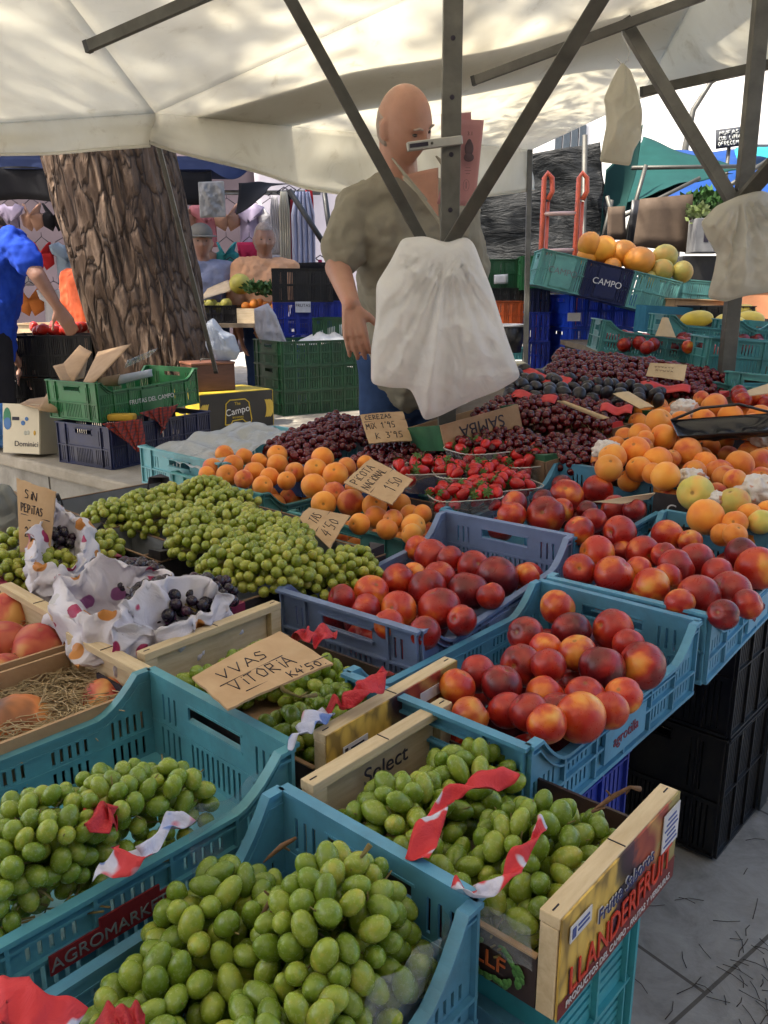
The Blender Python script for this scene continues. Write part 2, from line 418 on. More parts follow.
# ------------------------------------------------------------------ canopy of the stall
def canvas_mat():
    m, n, b = base_mat('canvas', .85); v = coords(n)
    f = noise_tex(n, v, 2.2, 6, .65, .3)
    c = ramp(n, f, [(.3, (.70, .67, .58)), (.6, (.80, .78, .70))])
    st = noise_tex(n, v, 7, 6, .7, 1.0)
    c = mixc(n, ramp(n, st, [(.58, (0, 0, 0)), (.74, (.45,) * 3)]), c, (.45, .40, .30))
    n.links.new(c, b.inputs['Base Color']); bump(n, b, noise_tex(n, v, 5, 4), .25, .02)
    t = n.nodes.new('ShaderNodeBsdfTranslucent'); n.links.new(c, t.inputs[0])
    mx = n.nodes.new('ShaderNodeMixShader'); mx.inputs[0].default_value = .62
    n.links.new(b.outputs[0], mx.inputs[1]); n.links.new(t.outputs[0], mx.inputs[2]); n.links.new(mx.outputs[0], n.nodes['Material Output'].inputs[0])
    MATS['canvas'] = m; return m
CANVAS = canvas_mat()
canopy = thing('market_canopy', 'large off-white canvas canopy over the fruit stall, sunlit patches on its roof', 'canopy', (0, 0, 0))
def pt(px, py, Y): return atY(px, py, Y)
K1 = pt(155, 113, 3.25)      # inner corner of the eave
K2 = pt(531, 150, 5.3)       # far corner
K3 = pt(640, 99, 4.35)
K4 = pt(775, 60, 3.6)
def bil(a, b, c, d_, s, t): return a * (1 - s) * (1 - t) + b * s * (1 - t) + c * s * t + d_ * (1 - s) * t
def roof(name, A, B_, C_, D, sag, seed, nu=60, nv=50):
    mb = MB()
    def fn(s, t):
        p = bil(A, B_, C_, D, s, t)
        k = math.sin(math.pi * s) * math.sin(math.pi * t)
        p = p + Vector((0, 0, -sag * k)) + Vector((0, 0, .05 * noise.noise(Vector((p.x * 1.1 + seed, p.y * 1.1, 0))) * min(1, k * 3)))
        return p
    mb.grid(fn, nu, nv); return mb.build(name, CANVAS, canopy, solid=.0015)
L1 = pt(-260, 140, 4.4)      # eave going left
NA = Vector((-3.9, .6, 2.75)); NB = Vector((-1.5, -1.4, 2.75)); NC = Vector((1.6, -.9, 2.8)); ND = Vector((3.0, 1.2, 2.55))
RA = Vector((-1.2, 1.6, 2.62)); RB = Vector((1.2, 2.9, 2.6)); 
roof('roof_panel', K1, K2, K3 + Vector((.0, .0, .0)), RB, .02, 1)       # far strip up to the ridge
roof('roof_panel', L1, K1, RA, NA, .06, 2)
roof('roof_panel', K1, RB, NC, RA, .10, 3)
roof('roof_panel', NA, RA, NC, NB, .05, 4)
roof('roof_panel', RB, K3, K4, NC, .08, 5)
def onroof(px, py, dz=.035):
    nn = (K2 - K1).cross(RB - K1).normalized(); r = ray(px, py); o = Vector((0, 0, CAMZ)); t = (K1 + Vector((0, 0, dz)) - o).dot(nn) / r.dot(nn); return o + r * t
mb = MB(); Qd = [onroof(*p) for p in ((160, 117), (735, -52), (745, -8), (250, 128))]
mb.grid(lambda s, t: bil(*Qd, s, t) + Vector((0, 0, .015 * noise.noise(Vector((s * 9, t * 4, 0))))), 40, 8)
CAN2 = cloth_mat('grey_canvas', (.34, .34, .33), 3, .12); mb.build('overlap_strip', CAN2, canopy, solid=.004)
def drop(name, A, B_, ha, hb_, sag, seed, n_=60):
    mb = MB()
    def fn(s, t):
        p = A.lerp(B_, s); h = ha * (1 - s) + hb_ * s + sag * math.sin(math.pi * s)
        o = Vector((.03 * math.sin(s * 23 + seed) * t + .02 * noise.noise(Vector((s * 9, t * 3, seed))) * t, -.05 * noise.noise(Vector((s * 7, t * 2 + seed, 0))) * t, 0))
        return p + Vector((0, 0, -h * t)) + o
    mb.grid(fn, n_, 12)
    o = mb.build(name, CANVAS, canopy, solid=.002)
    hm = MB(); hm.tube([fn(i / n_, 1) for i in range(n_ + 1)], .006, 6); hm.build('hem', CANVAS, o)
    return o
drop('valance', L1, K1, .14, .11, .0, 1)
drop('valance', K1, K2, .10, .22, .13, 4)
# steel frame of the stall
STEEL = var('galvanised_steel', (.16, .155, .14), (.10, .098, .09), .5, 12, metal=.6, bs=.08, bd=.002, dirt=.3)
STEELD = var('dull_steel', (.10, .098, .085), (.065, .062, .055), .55, 12, metal=.5, bs=.08, bd=.002, dirt=.3)
def post(label, pts, w, mat=STEEL, holes=(), h=None, name='frame_post', cat='frame post'):
    a, b = Vector(pts[0]), Vector(pts[1]); root = thing(name, label, cat, a)
    mb = MB(); mb.bar((0, 0, 0), b - a, w, h or w * .8, up=(0, 1, 0)); p_ = mb.build('post_tube', mat, root, bevel=.002)
    if holes:
        dv = (b - a)
        for t in holes:
            c = dv * t + Vector((0, -(h or w * .8) / 2 - .0005, 0)); hb = MB(); hb.ell(c, (.007, .002, .007), None, 10, 6); hb.build('bolt_hole', INK, root)
    cb = MB(); dv = (b - a).normalized()
    cb.bar(-dv * .004, dv * .010, w * 1.04, (h or w * .8) * 1.05, up=(0, 1, 0)); cb.build('end_cap', BLACKS, root)
    return root
BLACKS = var('black_cap', (.02, .02, .02), None, .5)
PY = 2.55
p0, p1 = atY(448, 470, PY), atY(453, -40, PY)
p0.z = 0.0; p0.x = atY(447, 470, PY).x
post('upright square steel post in the middle of the stall, white bag hanging at its front', (p0, p1 + Vector((0, 0, .35))), .054, STEEL, [.40, .47, .535, .60, .66, .72, .78, .84])
post('diagonal steel brace running from top left down to the middle post', (atY(425, 245, PY - .10), atY(283, -14, PY - .25)), .030, STEELD)
post('thick diagonal steel brace rising from the bag hook to the top right', (atY(445, 252, PY - .16), atY(606, -10, PY - .5)), .036, STEELD)
post('short steel roof bar ending at the upper left under the canvas', (atY(87, 47, 2.6), atY(215, -9, 2.45)), .030, STEELD, h=.02)
post('long roof bar sloping up from behind the middle post to the top edge', (atY(473, 81, 3.2), atY(705, -5, 2.9)), .030, STEEL, h=.02)
post('roof bar under the canvas edge at the right of the picture', (atY(642, 92, 3.6), atY(790, 60, 3.3)), .034, STEELD, h=.03)
post('diagonal brace from the roof bar down to the right-hand post', (atY(624, 22, 3.05), atY(735, 205, 2.9)), .040, STEEL)
q0, q1 = atY(728, 350, 2.9), atY(764, -20, 2.9); q0.z = .5; q0.x = atY(722, 420, 2.9).x
post('right-hand steel post with small bright holes', (q0, q1), .048, STEEL, [.45, .50])
post('short brace meeting the right-hand post at the picture edge', (atY(742, 200, 2.82), atY(790, 145, 2.7)), .045, STEELD)
post('thin canopy pole leaning along the pine trunk', (atY(216, 372, 3.9), atY(156, 136, 3.3)), .018, STEEL)
r0 = atY(527, 400, 4.9); r0.z = 0
post('thin grey canopy pole at the far corner beside the red hand truck', (r0, atY(530, 150, 5.25)), .030, STEEL)
# sheet clip on the middle post
clip = thing('steel_clip', 'pale steel bracket clamped across the middle post in front of the man', 'bracket', atY(435, 143, PY - .05))
mb = MB(); a, b = atY(407, 147, PY - .06) - clip.location, atY(462, 140, PY - .03) - clip.location
CL = var('clip_metal', (.42, .41, .38), (.3, .3, .28), .4, 10, metal=.5)
mb.bar(a, b, .024, .018, up=(0, 1, 0)); mb.build('arm', CL, clip, bevel=.003)
mb = MB(); mb.bar(a.lerp(b, .05) + Vector((0, -.0105, 0)), a.lerp(b, .38) + Vector((0, -.0105, 0)), .010, .003, up=(0, 1, 0)); mb.build('slot', INK, clip)
mb = MB(); mb.ell(a.lerp(b, .45) + Vector((0, -.012, 0)), (.004, .003, .004), None, 10, 6); mb.build('bolt', STEELD, clip)
# pink notices
PINK = cloth_mat('pink_paper', (.62, .33, .34), 6, .25, .8)
nt1 = thing('paper_notice', 'pink paper notice with a small dark figure printed on it, hung behind the middle post', 'notice', atY(470, 165, PY + .05))
def quadsheet(name, px4, Y, mat, parent, curl=.01, loc=None, solid=.0008):
    A, B_, C_, D = [atY(*p, Y) - parent.location for p in px4]; mb = MB()
    mb.grid(lambda s, t: bil(A, B_, C_, D, s, t) + Vector((0, curl * math.sin(s * 3.1) * (1 - t * .4), 0)), 10, 14)
    return mb.build(name, mat, parent, solid=solid)
sh = quadsheet('sheet', [(437, 204), (475, 206), (484, 120), (455, 118)], PY + .05, PINK, nt1)
NP = var('notice_print', (.10, .06, .07), None, .8)
mb = MB(); z0 = PY + .042
c = atY(469, 153, z0) - nt1.location
mb.ell(c + Vector((0, 0, .026)), (.008, .001, .012), None, 12, 8); mb.ell(c + Vector((0, 0, .012)), (.013, .001, .022), None, 12, 8); mb.ell(c + Vector((0, 0, -.012)), (.015, .001, .012), None, 12, 8)
mb.build('figure_print', NP, nt1)
mb = MB()
for dz, wd in ((-.040, .014), (-.048, .018), (-.056, .012)): mb.box(c + Vector((-.002, 0, dz)), (wd, .001, .0016))
mb.tube([c + Vector((-.006 + .009 * math.cos(a), 0, -.088 + .016 * math.sin(a))) for a in [k * .524 for k in range(13)]], .0006, 4)
mb.box(c + Vector((-.006, 0, -.088)), (.003, .001, .018))
mb.build('line_print', var('notice_lines', (.28, .15, .17), None, .8), nt1)
text('3.1', 'number_print', .014, NP, nt1, c + Vector((.002, 0, .052)), (R(90), 0, 0), .0003)
nt2 = thing('paper_notice', 'second pink sheet sticking out above the first notice behind the post', 'notice', atY(455, 120, PY + .07))
quadsheet('sheet', [(441, 165), (473, 165), (471, 112), (441, 114)], PY + .07, PINK, nt2)
# ------------------------------------------------------------------ hanging white bags
def bag_mat(name, c, trans=.35):
    m = cloth_mat(name, c, 10, min(.65, trans + .15), .26); n = m.node_tree; b = n.nodes['Principled BSDF']; b.inputs['Specular IOR Level'].default_value = .6; bump(n, b, noise_tex(n, coords(n), 22, 4, .5, 2.6), .45, .012); return m
def bag(label, px, Y, thick, hook, mat, folds=16, rings=26, amp=.010, name='plastic_bag', group=None, kind='bag'):
    P = [atY(x, y, Y) for x, y in px]; c = sum(P, Vector()) / len(P); n_ = 150
    per = [0]
    for i in range(len(P)): per.append(per[-1] + (P[(i + 1) % len(P)] - P[i]).length)
    out = []
    for k in range(n_):
        d_ = per[-1] * k / n_; i = max(j for j in range(len(P)) if per[j] <= d_ + 1e-9); out.append(P[i].lerp(P[(i + 1) % len(P)], (d_ - per[i]) / max(1e-9, per[i + 1] - per[i])))
    for _ in range(2): out = [(out[i - 1] + out[i] * 2 + out[(i + 1) % n_]) / 4 for i in range(n_)]
    H = atY(hook[0], hook[1], Y); root_loc = c
    mb = MB(); rnd = random.Random(len(label))
    kx = rnd.uniform(0, 50)
    def surf(side):
        vs = []
        for r_ in range(rings + 1):
            s = r_ / rings
            for k in range(n_):
                p = c + (out[k] - c) * s
                t = thick * math.sqrt(max(0, 1 - s ** 2.6)) + .0012
                v = p - H; ang = math.atan2(v.x, -v.z); dist = v.length
                f = (noise.noise(Vector((ang * folds * .35 + kx, dist * 2.2, side * 9))) * amp * 2.4 + noise.noise(Vector((p.x * 22 + kx, p.z * 22, side * 5))) * amp * .9
                     + abs(noise.noise(Vector((p.x * 9 + kx, p.z * 7, side * 3)))) * -amp * 2.6 + abs(noise.noise(Vector((p.x * 26 + p.z * 9, p.z * 17 - p.x * 12 + kx, side * 7)))) * -amp * 1.5) * min(1, dist * 9)
                f *= (1 - s ** 5)
                vs.append(Vector((p.x, p.y + side * (t + f), p.z)) - root_loc)
        return vs
    for side in (-1, 1):
        vs = surf(side); fs = []
        for r_ in range(rings):
            for k in range(n_):
                a, b_, c_, d_ = r_ * n_ + k, r_ * n_ + (k + 1) % n_, (r_ + 1) * n_ + (k + 1) % n_, (r_ + 1) * n_ + k
                fs.append((a, b_, c_, d_) if side < 0 else (d_, c_, b_, a))
        mb.add(vs, fs, 0, True)
    o = mb.build(name, mat, loc=root_loc, merge=True); tag(o, label, kind, group); return o
WBAG = bag_mat('white_plastic', (.92, .91, .90), .45)
bag('large crumpled white plastic bag hanging from the middle post over the fruit', [(402, 238), (425, 236), (447, 243), (466, 236), (474, 243), (481, 262), (492, 290), (506, 335), (521, 377), (500, 390), (468, 402), (440, 416), (424, 421), (415, 398), (410, 388), (392, 388), (371, 384), (371, 350), (376, 318), (376, 284), (390, 262)], PY - .2, .075, (447, 246), WBAG, 26, amp=.012)
bag('small off-white bag hanging high from a wire on the roof bar', [(622, 62), (630, 70), (637, 90), (642, 112), (641, 138), (634, 150), (630, 166), (615, 164), (600, 162), (603, 145), (607, 125), (606, 104), (604, 98), (610, 84), (616, 72)], 3.0, .045, (622, 55), bag_mat('offwhite_cotton', (.72, .69, .60), .45), 10, amp=.012)
bag('off-white bag hanging on the right-hand post at the picture edge', [(701, 222), (716, 206), (738, 196), (760, 190), (790, 200), (800, 280), (770, 292), (745, 296), (725, 302), (708, 298), (714, 275), (718, 255), (708, 238)], 2.78, .06, (738, 192), bag_mat('offwhite_plastic', (.76, .73, .65), .45), 18, amp=.014)
mb = MB(); W0 = atY(622, 20, 3.0)
mb.tube([atY(*p, 3.0) for p in ((621, 20), (622, 35), (630, 50), (628, 60), (622, 66), (617, 58))], .0025, 6)
tag(mb.build('wire_hook', var('white_wire', (.5, .5, .5))), 'thin white wire holding the small high bag', 'wire')
# unseen house front and awning added behind the camera to dim the stall
hb = thing('blocker_house', 'tall shaded house front on the other side of the market street', 'building', (0, -6.5, 0))
HW = var('pale_render', (.66, .60, .50), (.58, .52, .43), .9, 1.2)  # wall colour lightened to bounce light back onto the hanging bag
mb = MB(); mb.box2((-14, -6, 0), (14, 0, 9)); mb.build('wall', HW, hb)
for x in (-9, -5, -1, 3, 7):
    for z in (1.2, 4.4): f = MB(); f.box((x, .03, z + .9), (1.2, .06, 1.7)); w_ = f.build('window', STEELD, hb); f = MB(); f.box((x, .07, z + .9), (1.0, .02, 1.5)); f.build('pane', BLACKS, w_)
na = thing('blocker_awning', 'dark awning of the next stall behind the photographer', 'awning', (0, 0, 0))  # added blocker, lowers the light reaching the display
mb = MB(); mb.grid(lambda s, t: Vector((-2 + 7 * s, -4.6 + 2.6 * t, 2.5 + .5 * t)), 8, 6); mb.build('awning_sheet', var('beige_awning', (.3, .26, .2), None, .9), na, solid=.004)
for x in (-1.9, 4.9): mb = MB(); mb.tube([(x, -2.1, 0), (x, -2.1, 3.0)], .03, 8); mb.build('pole', STEEL, na)
# ------------------------------------------------------------------ crates
def panel(mb, O, ds, nrm, L, hf, holes, t=.003, zbase=0, extra_s=(), mi=0):
    """upright sheet with real openings. holes: (s0,s1,z0,z1)"""
    O = Vector(O); ds = Vector(ds); nrm = Vector(nrm)
    ss = sorted(set([0, L] + [round(q, 4) for h in holes for q in h[:2]] + [round(q, 4) for q in extra_s]))
    zs = sorted(set([zbase] + [round(q, 4) for h in holes for q in h[2:]])) + [9]
    ns, nz = len(ss) - 1, len(zs) - 1
    zc = [[min(zs[j], hf(ss[i])) for j in range(nz + 1)] for i in range(ns + 1)]
    def filled(i, j):
        if i < 0 or j < 0 or i >= ns or j >= nz: return False
        if max(zc[i][j + 1] - zc[i][j], zc[i + 1][j + 1] - zc[i + 1][j]) < 1e-5: return False
        cs = (ss[i] + ss[i + 1]) / 2; z0 = zs[j]; z1 = zs[j + 1]
        cz = (z0 + min(z1, 5)) / 2 if z1 < 9 else z0 + 1e-4
        for h in holes:
            if h[0] - 1e-6 < cs < h[1] + 1e-6 and h[2] - 1e-6 < cz < h[3] - 1e-6: return False
        return True
    def p(i, j, o): return O + ds * ss[i] + Vector((0, 0, zc[i][j])) + nrm * o
    for i in range(ns):
        for j in range(nz):
            if not filled(i, j): continue
            q = [(i, j), (i + 1, j), (i + 1, j + 1), (i, j + 1)]
            mb.add([p(a, b, 0) for a, b in q], [(0, 1, 2, 3)], mi)
            mb.add([p(a, b, -t) for a, b in q], [(3, 2, 1, 0)], mi)
            for (a, b), (di, dj) in (((0, 1), (0, -1)), ((1, 2), (1, 0)), ((2, 3), (0, 1)), ((3, 0), (-1, 0))):
                if not filled(i + di, j + dj):
                    A, B = q[a], q[b]
                    mb.add([p(*A, 0), p(*A, -t), p(*B, -t), p(*B, 0)], [(0, 1, 2, 3)], mi)
def strip(mb, O, ds, nrm, pts, w, h, mi=0):
    """rail following pts [(s,z)] standing out from the panel"""
    O = Vector(O); ds = Vector(ds); nrm = Vector(nrm)
    prev = None; rings = []
    for s_, z_ in pts:
        c = O + ds * s_ + Vector((0, 0, z_))
        rings.append([c - nrm * .004, c + nrm * w, c + nrm * w - Vector((0, 0, h)), c - nrm * .004 - Vector((0, 0, h))])
    vs = [q for r in rings for q in r]
    fs = [(i * 4 + k, i * 4 + (k + 1) % 4, (i + 1) * 4 + (k + 1) % 4, (i + 1) * 4 + k) for i in range(len(rings) - 1) for k in range(4)]
    fs += [(3, 2, 1, 0), tuple(len(vs) - 4 + k for k in range(4))]
    mb.add(vs, fs, mi)
def side_profile(L, H, low):
    """low-sided display crate: full height at the ends, dipping in a curve"""
    def f(s):
        d = min(s, L - s)
        if d < .022: return H
        if d > .085: return low
        a = (d - .022) / .063
        return low + (H - low) * (1 - a) ** 1.6
    return f
def slots(x0, x1, z0, z1, wslot=.0045, gap=.011):
    n = max(1, int((x1 - x0) / gap)); st = (x1 - x0) / n
    return [(x0 + k * st + st / 2 - wslot / 2, x0 + k * st + st / 2 + wslot / 2, z0, z1) for k in range(n)]
def crate(name, label, cat, mat, loc, rot, L=.5, W=.3, H=.125, low=.07, group=None, handle=True, fine=True, logo=None, detail=1):
    """open plastic crate: x long side, y short side, origin at the base centre"""
    root = thing(name, label, cat, loc, rot, group)
    hf = side_profile(L, H, low) if low < H else (lambda s: H)
    ex = [.022, .034, .046, .058, .072, .085] if low < H else []
    ex = ex + [L - e for e in ex]
    zm = low * .52
    for sg in (-1, 1):
        mb = MB(); O = (-L / 2, sg * W / 2, 0) if sg < 0 else (L / 2, W / 2, 0)
        ds = (1, 0, 0) if sg < 0 else (-1, 0, 0); nr = (0, sg, 0)
        nb = max(4, round(L / .085)); bw = L / nb; hs = []
        if detail:
            for k in range(nb):
                if logo and sg in logo[3] and abs(k - (nb - 1) / 2) < .8: continue
                a, b = k * bw + .014, (k + 1) * bw - .014
                top = min(hf(a), hf(b), hf((a + b) / 2)) - .014
                hs += slots(a, b, .012, zm - .006)
                if top > zm + .012: hs += slots(a, b, zm + .006, top)
        panel(mb, O, ds, nr, L, hf, hs, .003, 0, ex)
        pts = [(s_, hf(s_) + .0015) for s_ in sorted(set([0, L] + ex))]
        strip(mb, O, ds, nr, pts, .009, .005)
        if detail:
            strip(mb, O, ds, nr, [(s_, z_ - .014) for s_, z_ in pts], .0055, .003)
            strip(mb, O, ds, nr, [(0, zm + .002), (L, zm + .002)], .006, .004)
            strip(mb, O, ds, nr, [(0, .006), (L, .006)], .007, .006)
            for k in range(nb + 1):
                s_ = min(L - .003, max(.003, k * bw)); c = Vector(O) + Vector(ds) * s_ + Vector(nr) * .003
                hh = hf(s_) - .003
                mb.box(c + Vector((0, 0, hh / 2)), (.004, .006, hh))
        mb.build('side_panel', mat, root)
    for sg in (-1, 1):
        mb = MB(); O = (sg * L / 2, sg * -W / 2, 0); ds = (0, sg, 0); nr = (sg, 0, 0); hs = []
        hw = .055 if handle else 0
        if detail:
            a0, a1 = W / 2 - hw, W / 2 + hw
            if handle: hs.append((a0, a1, H - .042, H - .022))
            for a, b in ((.02, a0 - .018), (a1 + .018, W - .02)):
                if b - a > .02:
                    m_ = (a + b) / 2
                    hs += slots(m_ - .02, m_ + .02, H * .52, H - .024)
                hs += slots(max(.02, a), b, .014, H * .42)
            if hw: hs += slots(a0, a1, .014, H * .42)
        panel(mb, O, ds, nr, W, lambda s: H, hs, .003, 0)
        strip(mb, O, ds, nr, [(-.004, H + .0015), (W + .004, H + .0015)], .010, .005)
        if detail:
            strip(mb, O, ds, nr, [(0, H * .47), (W, H * .47)], .006, .004)
            strip(mb, O, ds, nr, [(0, .006), (W, .006)], .007, .006)
            for s_ in (.003, .06, W - .06, W - .003):
                c = Vector(O) + Vector(ds) * s_ + Vector(nr) * .003
                mb.box(c + Vector((0, 0, H / 2)), (.006, .004, H * .995))
            if handle:
                for zz in (H - .019, H - .043):
                    strip(mb, O, ds, nr, [(W / 2 - hw - .004, zz), (W / 2 + hw + .004, zz)], .006, .003)
        mb.build('end_panel', mat, root)
    mb = MB(); mb.box((0, 0, .0035), (L - .006, W - .006, .007)); mb.build('base_panel', mat, root)
    if logo:
        body, lm, size, sides = logo[:4]
        for sg in sides:
            rz = 0 if sg < 0 else math.pi
            pl_ = MB(); pl_.box((0, sg * (W / 2 + .0045), low * .5), (.125, .0055, low - .03)); pl_.build('logo_plate', mat, root)
            text(body, 'printed_logo', size, lm, root, (0, sg * (W / 2 + .0078), low * .5), (R(90), 0 if sg < 0 else 0, rz))
    return root
def crate_at(corner, P, dist=0, **k):
    """place by a rim corner ('a' near-left 'b' near-right 'c' far-right 'd' far-left) at world point P"""
    L, W, H = k.get('L', .5), k.get('W', .3), k.get('H', .125)
    rot = k.pop('rot', (0, 0, AZ))
    if not isinstance(rot, tuple): rot = (0, 0, rot)
    lx = -L / 2 if corner in 'ab' else L / 2; ly = W / 2 if corner in 'ad' else -W / 2
    from mathutils import Euler
    M = Euler(rot).to_matrix()
    loc = Vector(P) - M @ Vector((lx, ly, H))
    return crate(loc=loc, rot=rot, **k)
def proj(p):
    d = Vector(p) - Vector((0, 0, CAMZ)); z = d.y * CP - d.z * SP; up = d.y * SP + d.z * CP
    return (round(384 + FPX * d.x / z, 1), round(512 - FPX * up / z, 1))
def rimpx(o, L, W, H):
    from mathutils import Euler
    M = o.rotation_euler.to_matrix()
    return [proj(Vector(o.location) + M @ Vector((a * L / 2, b * W / 2, H))) for a, b in ((-1, 1), (-1, -1), (1, -1), (1, 1))]
LAV = plastic('lavender_plastic', (.17, .24, .43)); BLU = plastic('blue_plastic', (.09, .30, .48))
BLU2 = plastic('light_blue_plastic', (.12, .36, .55)); TEA = plastic('teal_plastic', (.10, .33, .42))
TEAL2 = plastic('sea_green_plastic', (.09, .34, .36)); NAVY = plastic('navy_plastic', (.008, .015, .075))
ROYAL = plastic('royal_blue_plastic', (.012, .035, .36)); BLACKP = plastic('black_plastic', (.012, .012, .014))
GREENP = plastic('green_plastic', (.02, .16, .05)); DKGREEN = plastic('dark_green_plastic', (.012, .075, .03))
ORNP = plastic('orange_plastic', (.65, .13, .03)); CYAN = plastic('pale_cyan_plastic', (.16, .45, .52))
LOGOR = var('logo_red', (.20, .02, .05), None, .6); WHITEINK = var('white_ink', (.7, .7, .7), None, .6)
Lm = .5
fl = crate_at('d', at(150, 670, .752), name='plastic_crate', label='blue-green plastic crate of green grapes at left front, red printed tag on its side', cat='crate', mat=TEA, L=.5, W=.292, H=.13, low=.085)
fc = crate_at('d', at(283, 789, .742), name='plastic_crate', label='blue plastic crate of long green grapes, frontmost at the bottom of the picture', cat='crate', mat=BLU, L=.5, W=.25, H=.13, low=.06, rot=(0, 0, AZ + R(1)))
lc = crate_at('b', at(419, 631, .752), name='plastic_crate', label='lavender-blue plastic crate of nectarines, left of the blue nectarine crates', cat='crate', mat=LAV, L=.51, W=.30, H=.125, low=.078, rot=(0, R(-4), AZ + R(4)), logo=('AGROMARKET', LAV, .03, (-1,)))
n2 = crate_at('c', at(697, 621, .752), name='plastic_crate', label='blue plastic crate of dark nectarines behind the wooden grape box, red logo on its side', cat='crate', mat=BLU, L=.5, W=.285, H=.125, low=.078, rot=(0, 0, AZ + R(1)), logo=('agrotilla', LOGOR, .024, (-1,)))
n3 = crate_at('b', at(709, 614, .752), name='plastic_crate', label='light blue plastic crate of nectarines at the right edge of the picture', cat='crate', mat=BLU2, L=.55, W=.285, H=.125, low=.08, rot=(0, R(-1.5), AZ + R(3)), logo=('agrotilla', LOGOR, .024, (-1,)))
n1 = crate_at('b', at(571, 538, .768), name='plastic_crate', label='blue plastic crate of nectarines with a pale card inside, behind the lavender crate', cat='crate', mat=BLU, L=.5, W=.34, H=.125, low=.075, rot=(0, R(-4.5), AZ - R(1)))
for nm, o, L_, W_ in (('FL', fl, .5, .292), ('FC', fc, .5, .25), ('LC', lc, .51, .3), ('N2', n2, .5, .285), ('N3', n3, .55, .285), ('N1', n1, .5, .34)):
    print(nm, rimpx(o, L_, W_, .127))
# printed red tag on the grape crate
TAGR = var('tag_red', (.22, .015, .02), None, .6)
mb = MB(); mb.box2((-.05, -.1560, .030), (.075, -.1540, .051)); mb.box2((.0, -.1562, .0511), (.065, -.1542, .060))
tg = mb.build('printed_tag', TAGR, fl)
text('AGROMARKET', 'tag_lettering', .0185, var('tag_grey', (.20, .25, .26), None, .6), tg, (.012, -.1566, .040), (R(90), 0, 0))
# ------------------------------------------------------------------ wooden grape boxes
WOOD = var('poplar_wood', (.62, .50, .33), (.50, .38, .23), .7, 14, bs=.2, bd=.002, dirt=.25, mapscale=(1, 8, 8))
WOODD = var('wood_face', (.33, .23, .13), (.26, .17, .09), .75, 10, bs=.2, bd=.002, mapscale=(1, 8, 8))
def print_mat(name='fruit_print', seed=0):
    if name in MATS: return MATS[name]
    m, n, b = base_mat(name, .45)
    tc = n.nodes.new('ShaderNodeTexCoord'); v = tc.outputs['Object']
    nz = noise_tex(n, v, 22, 3)
    sx = n.nodes.new('ShaderNodeSeparateXYZ'); n.links.new(v, sx.inputs[0])
    ma = n.nodes.new('ShaderNodeMath'); ma.operation = 'MULTIPLY_ADD'; ma.inputs[1].default_value = 3.6; ma.inputs[2].default_value = .36 + seed
    n.links.new(sx.outputs[0], ma.inputs[0])
    ad = n.nodes.new('ShaderNodeMath'); ad.operation = 'MULTIPLY_ADD'; ad.inputs[1].default_value = .35
    n.links.new(nz, ad.inputs[0]); n.links.new(ma.outputs[0], ad.inputs[2])
    vo = n.nodes.new('ShaderNodeTexVoronoi'); vo.inputs['Scale'].default_value = 55
    mp = n.nodes.new('ShaderNodeMapping'); mp.inputs['Scale'].default_value = (1.3, 1, .7); n.links.new(v, mp.inputs[0]); n.links.new(mp.outputs[0], vo.inputs[0])
    yel = ramp(n, vo.outputs['Distance'], [(.0, (.70, .48, .10)), (.5, (.56, .36, .07)), (.8, (.25, .16, .04))])
    big = n.nodes.new('ShaderNodeTexVoronoi'); big.inputs['Scale'].default_value = 24; n.links.new(v, big.inputs[0])
    red = ramp(n, big.outputs['Distance'], [(.0, (.42, .09, .04)), (.5, (.22, .03, .025)), (.8, (.45, .25, .08))])
    drk = ramp(n, big.outputs['Distance'], [(.0, (.07, .02, .05)), (.6, (.03, .015, .02)), (.9, (.2, .15, .05))])
    c1 = mixc(n, ramp(n, ad.outputs[0], [(.44, (0, 0, 0)), (.48, (1, 1, 1))]), yel, drk)
    c2 = mixc(n, ramp(n, ad.outputs[0], [(.60, (0, 0, 0)), (.64, (1, 1, 1))]), c1, red)
    c3 = mixc(n, ramp(n, ad.outputs[0], [(.86, (0, 0, 0)), (.9, (1, 1, 1))]), c2, (.30, .25, .09))
    n.links.new(c3, b.inputs['Base Color']); MATS[name] = m; return m
REDL = var('letter_red', (.62, .045, .02), None, .5); WHL = var('label_white', (.62, .62, .66), None, .6); BLL = var('label_blue', (.06, .09, .3), None, .6)
NAVL = var('letter_navy', (.02, .03, .14), None, .5); DKR = var('dark_red_print', (.16, .01, .012), None, .5)
CARTON = var('dark_carton', (.045, .025, .02), (.03, .018, .02), .5, 8, bs=.05); GRN = var('leaf_print', (.10, .28, .06), (.04, .13, .03), .6, 60)
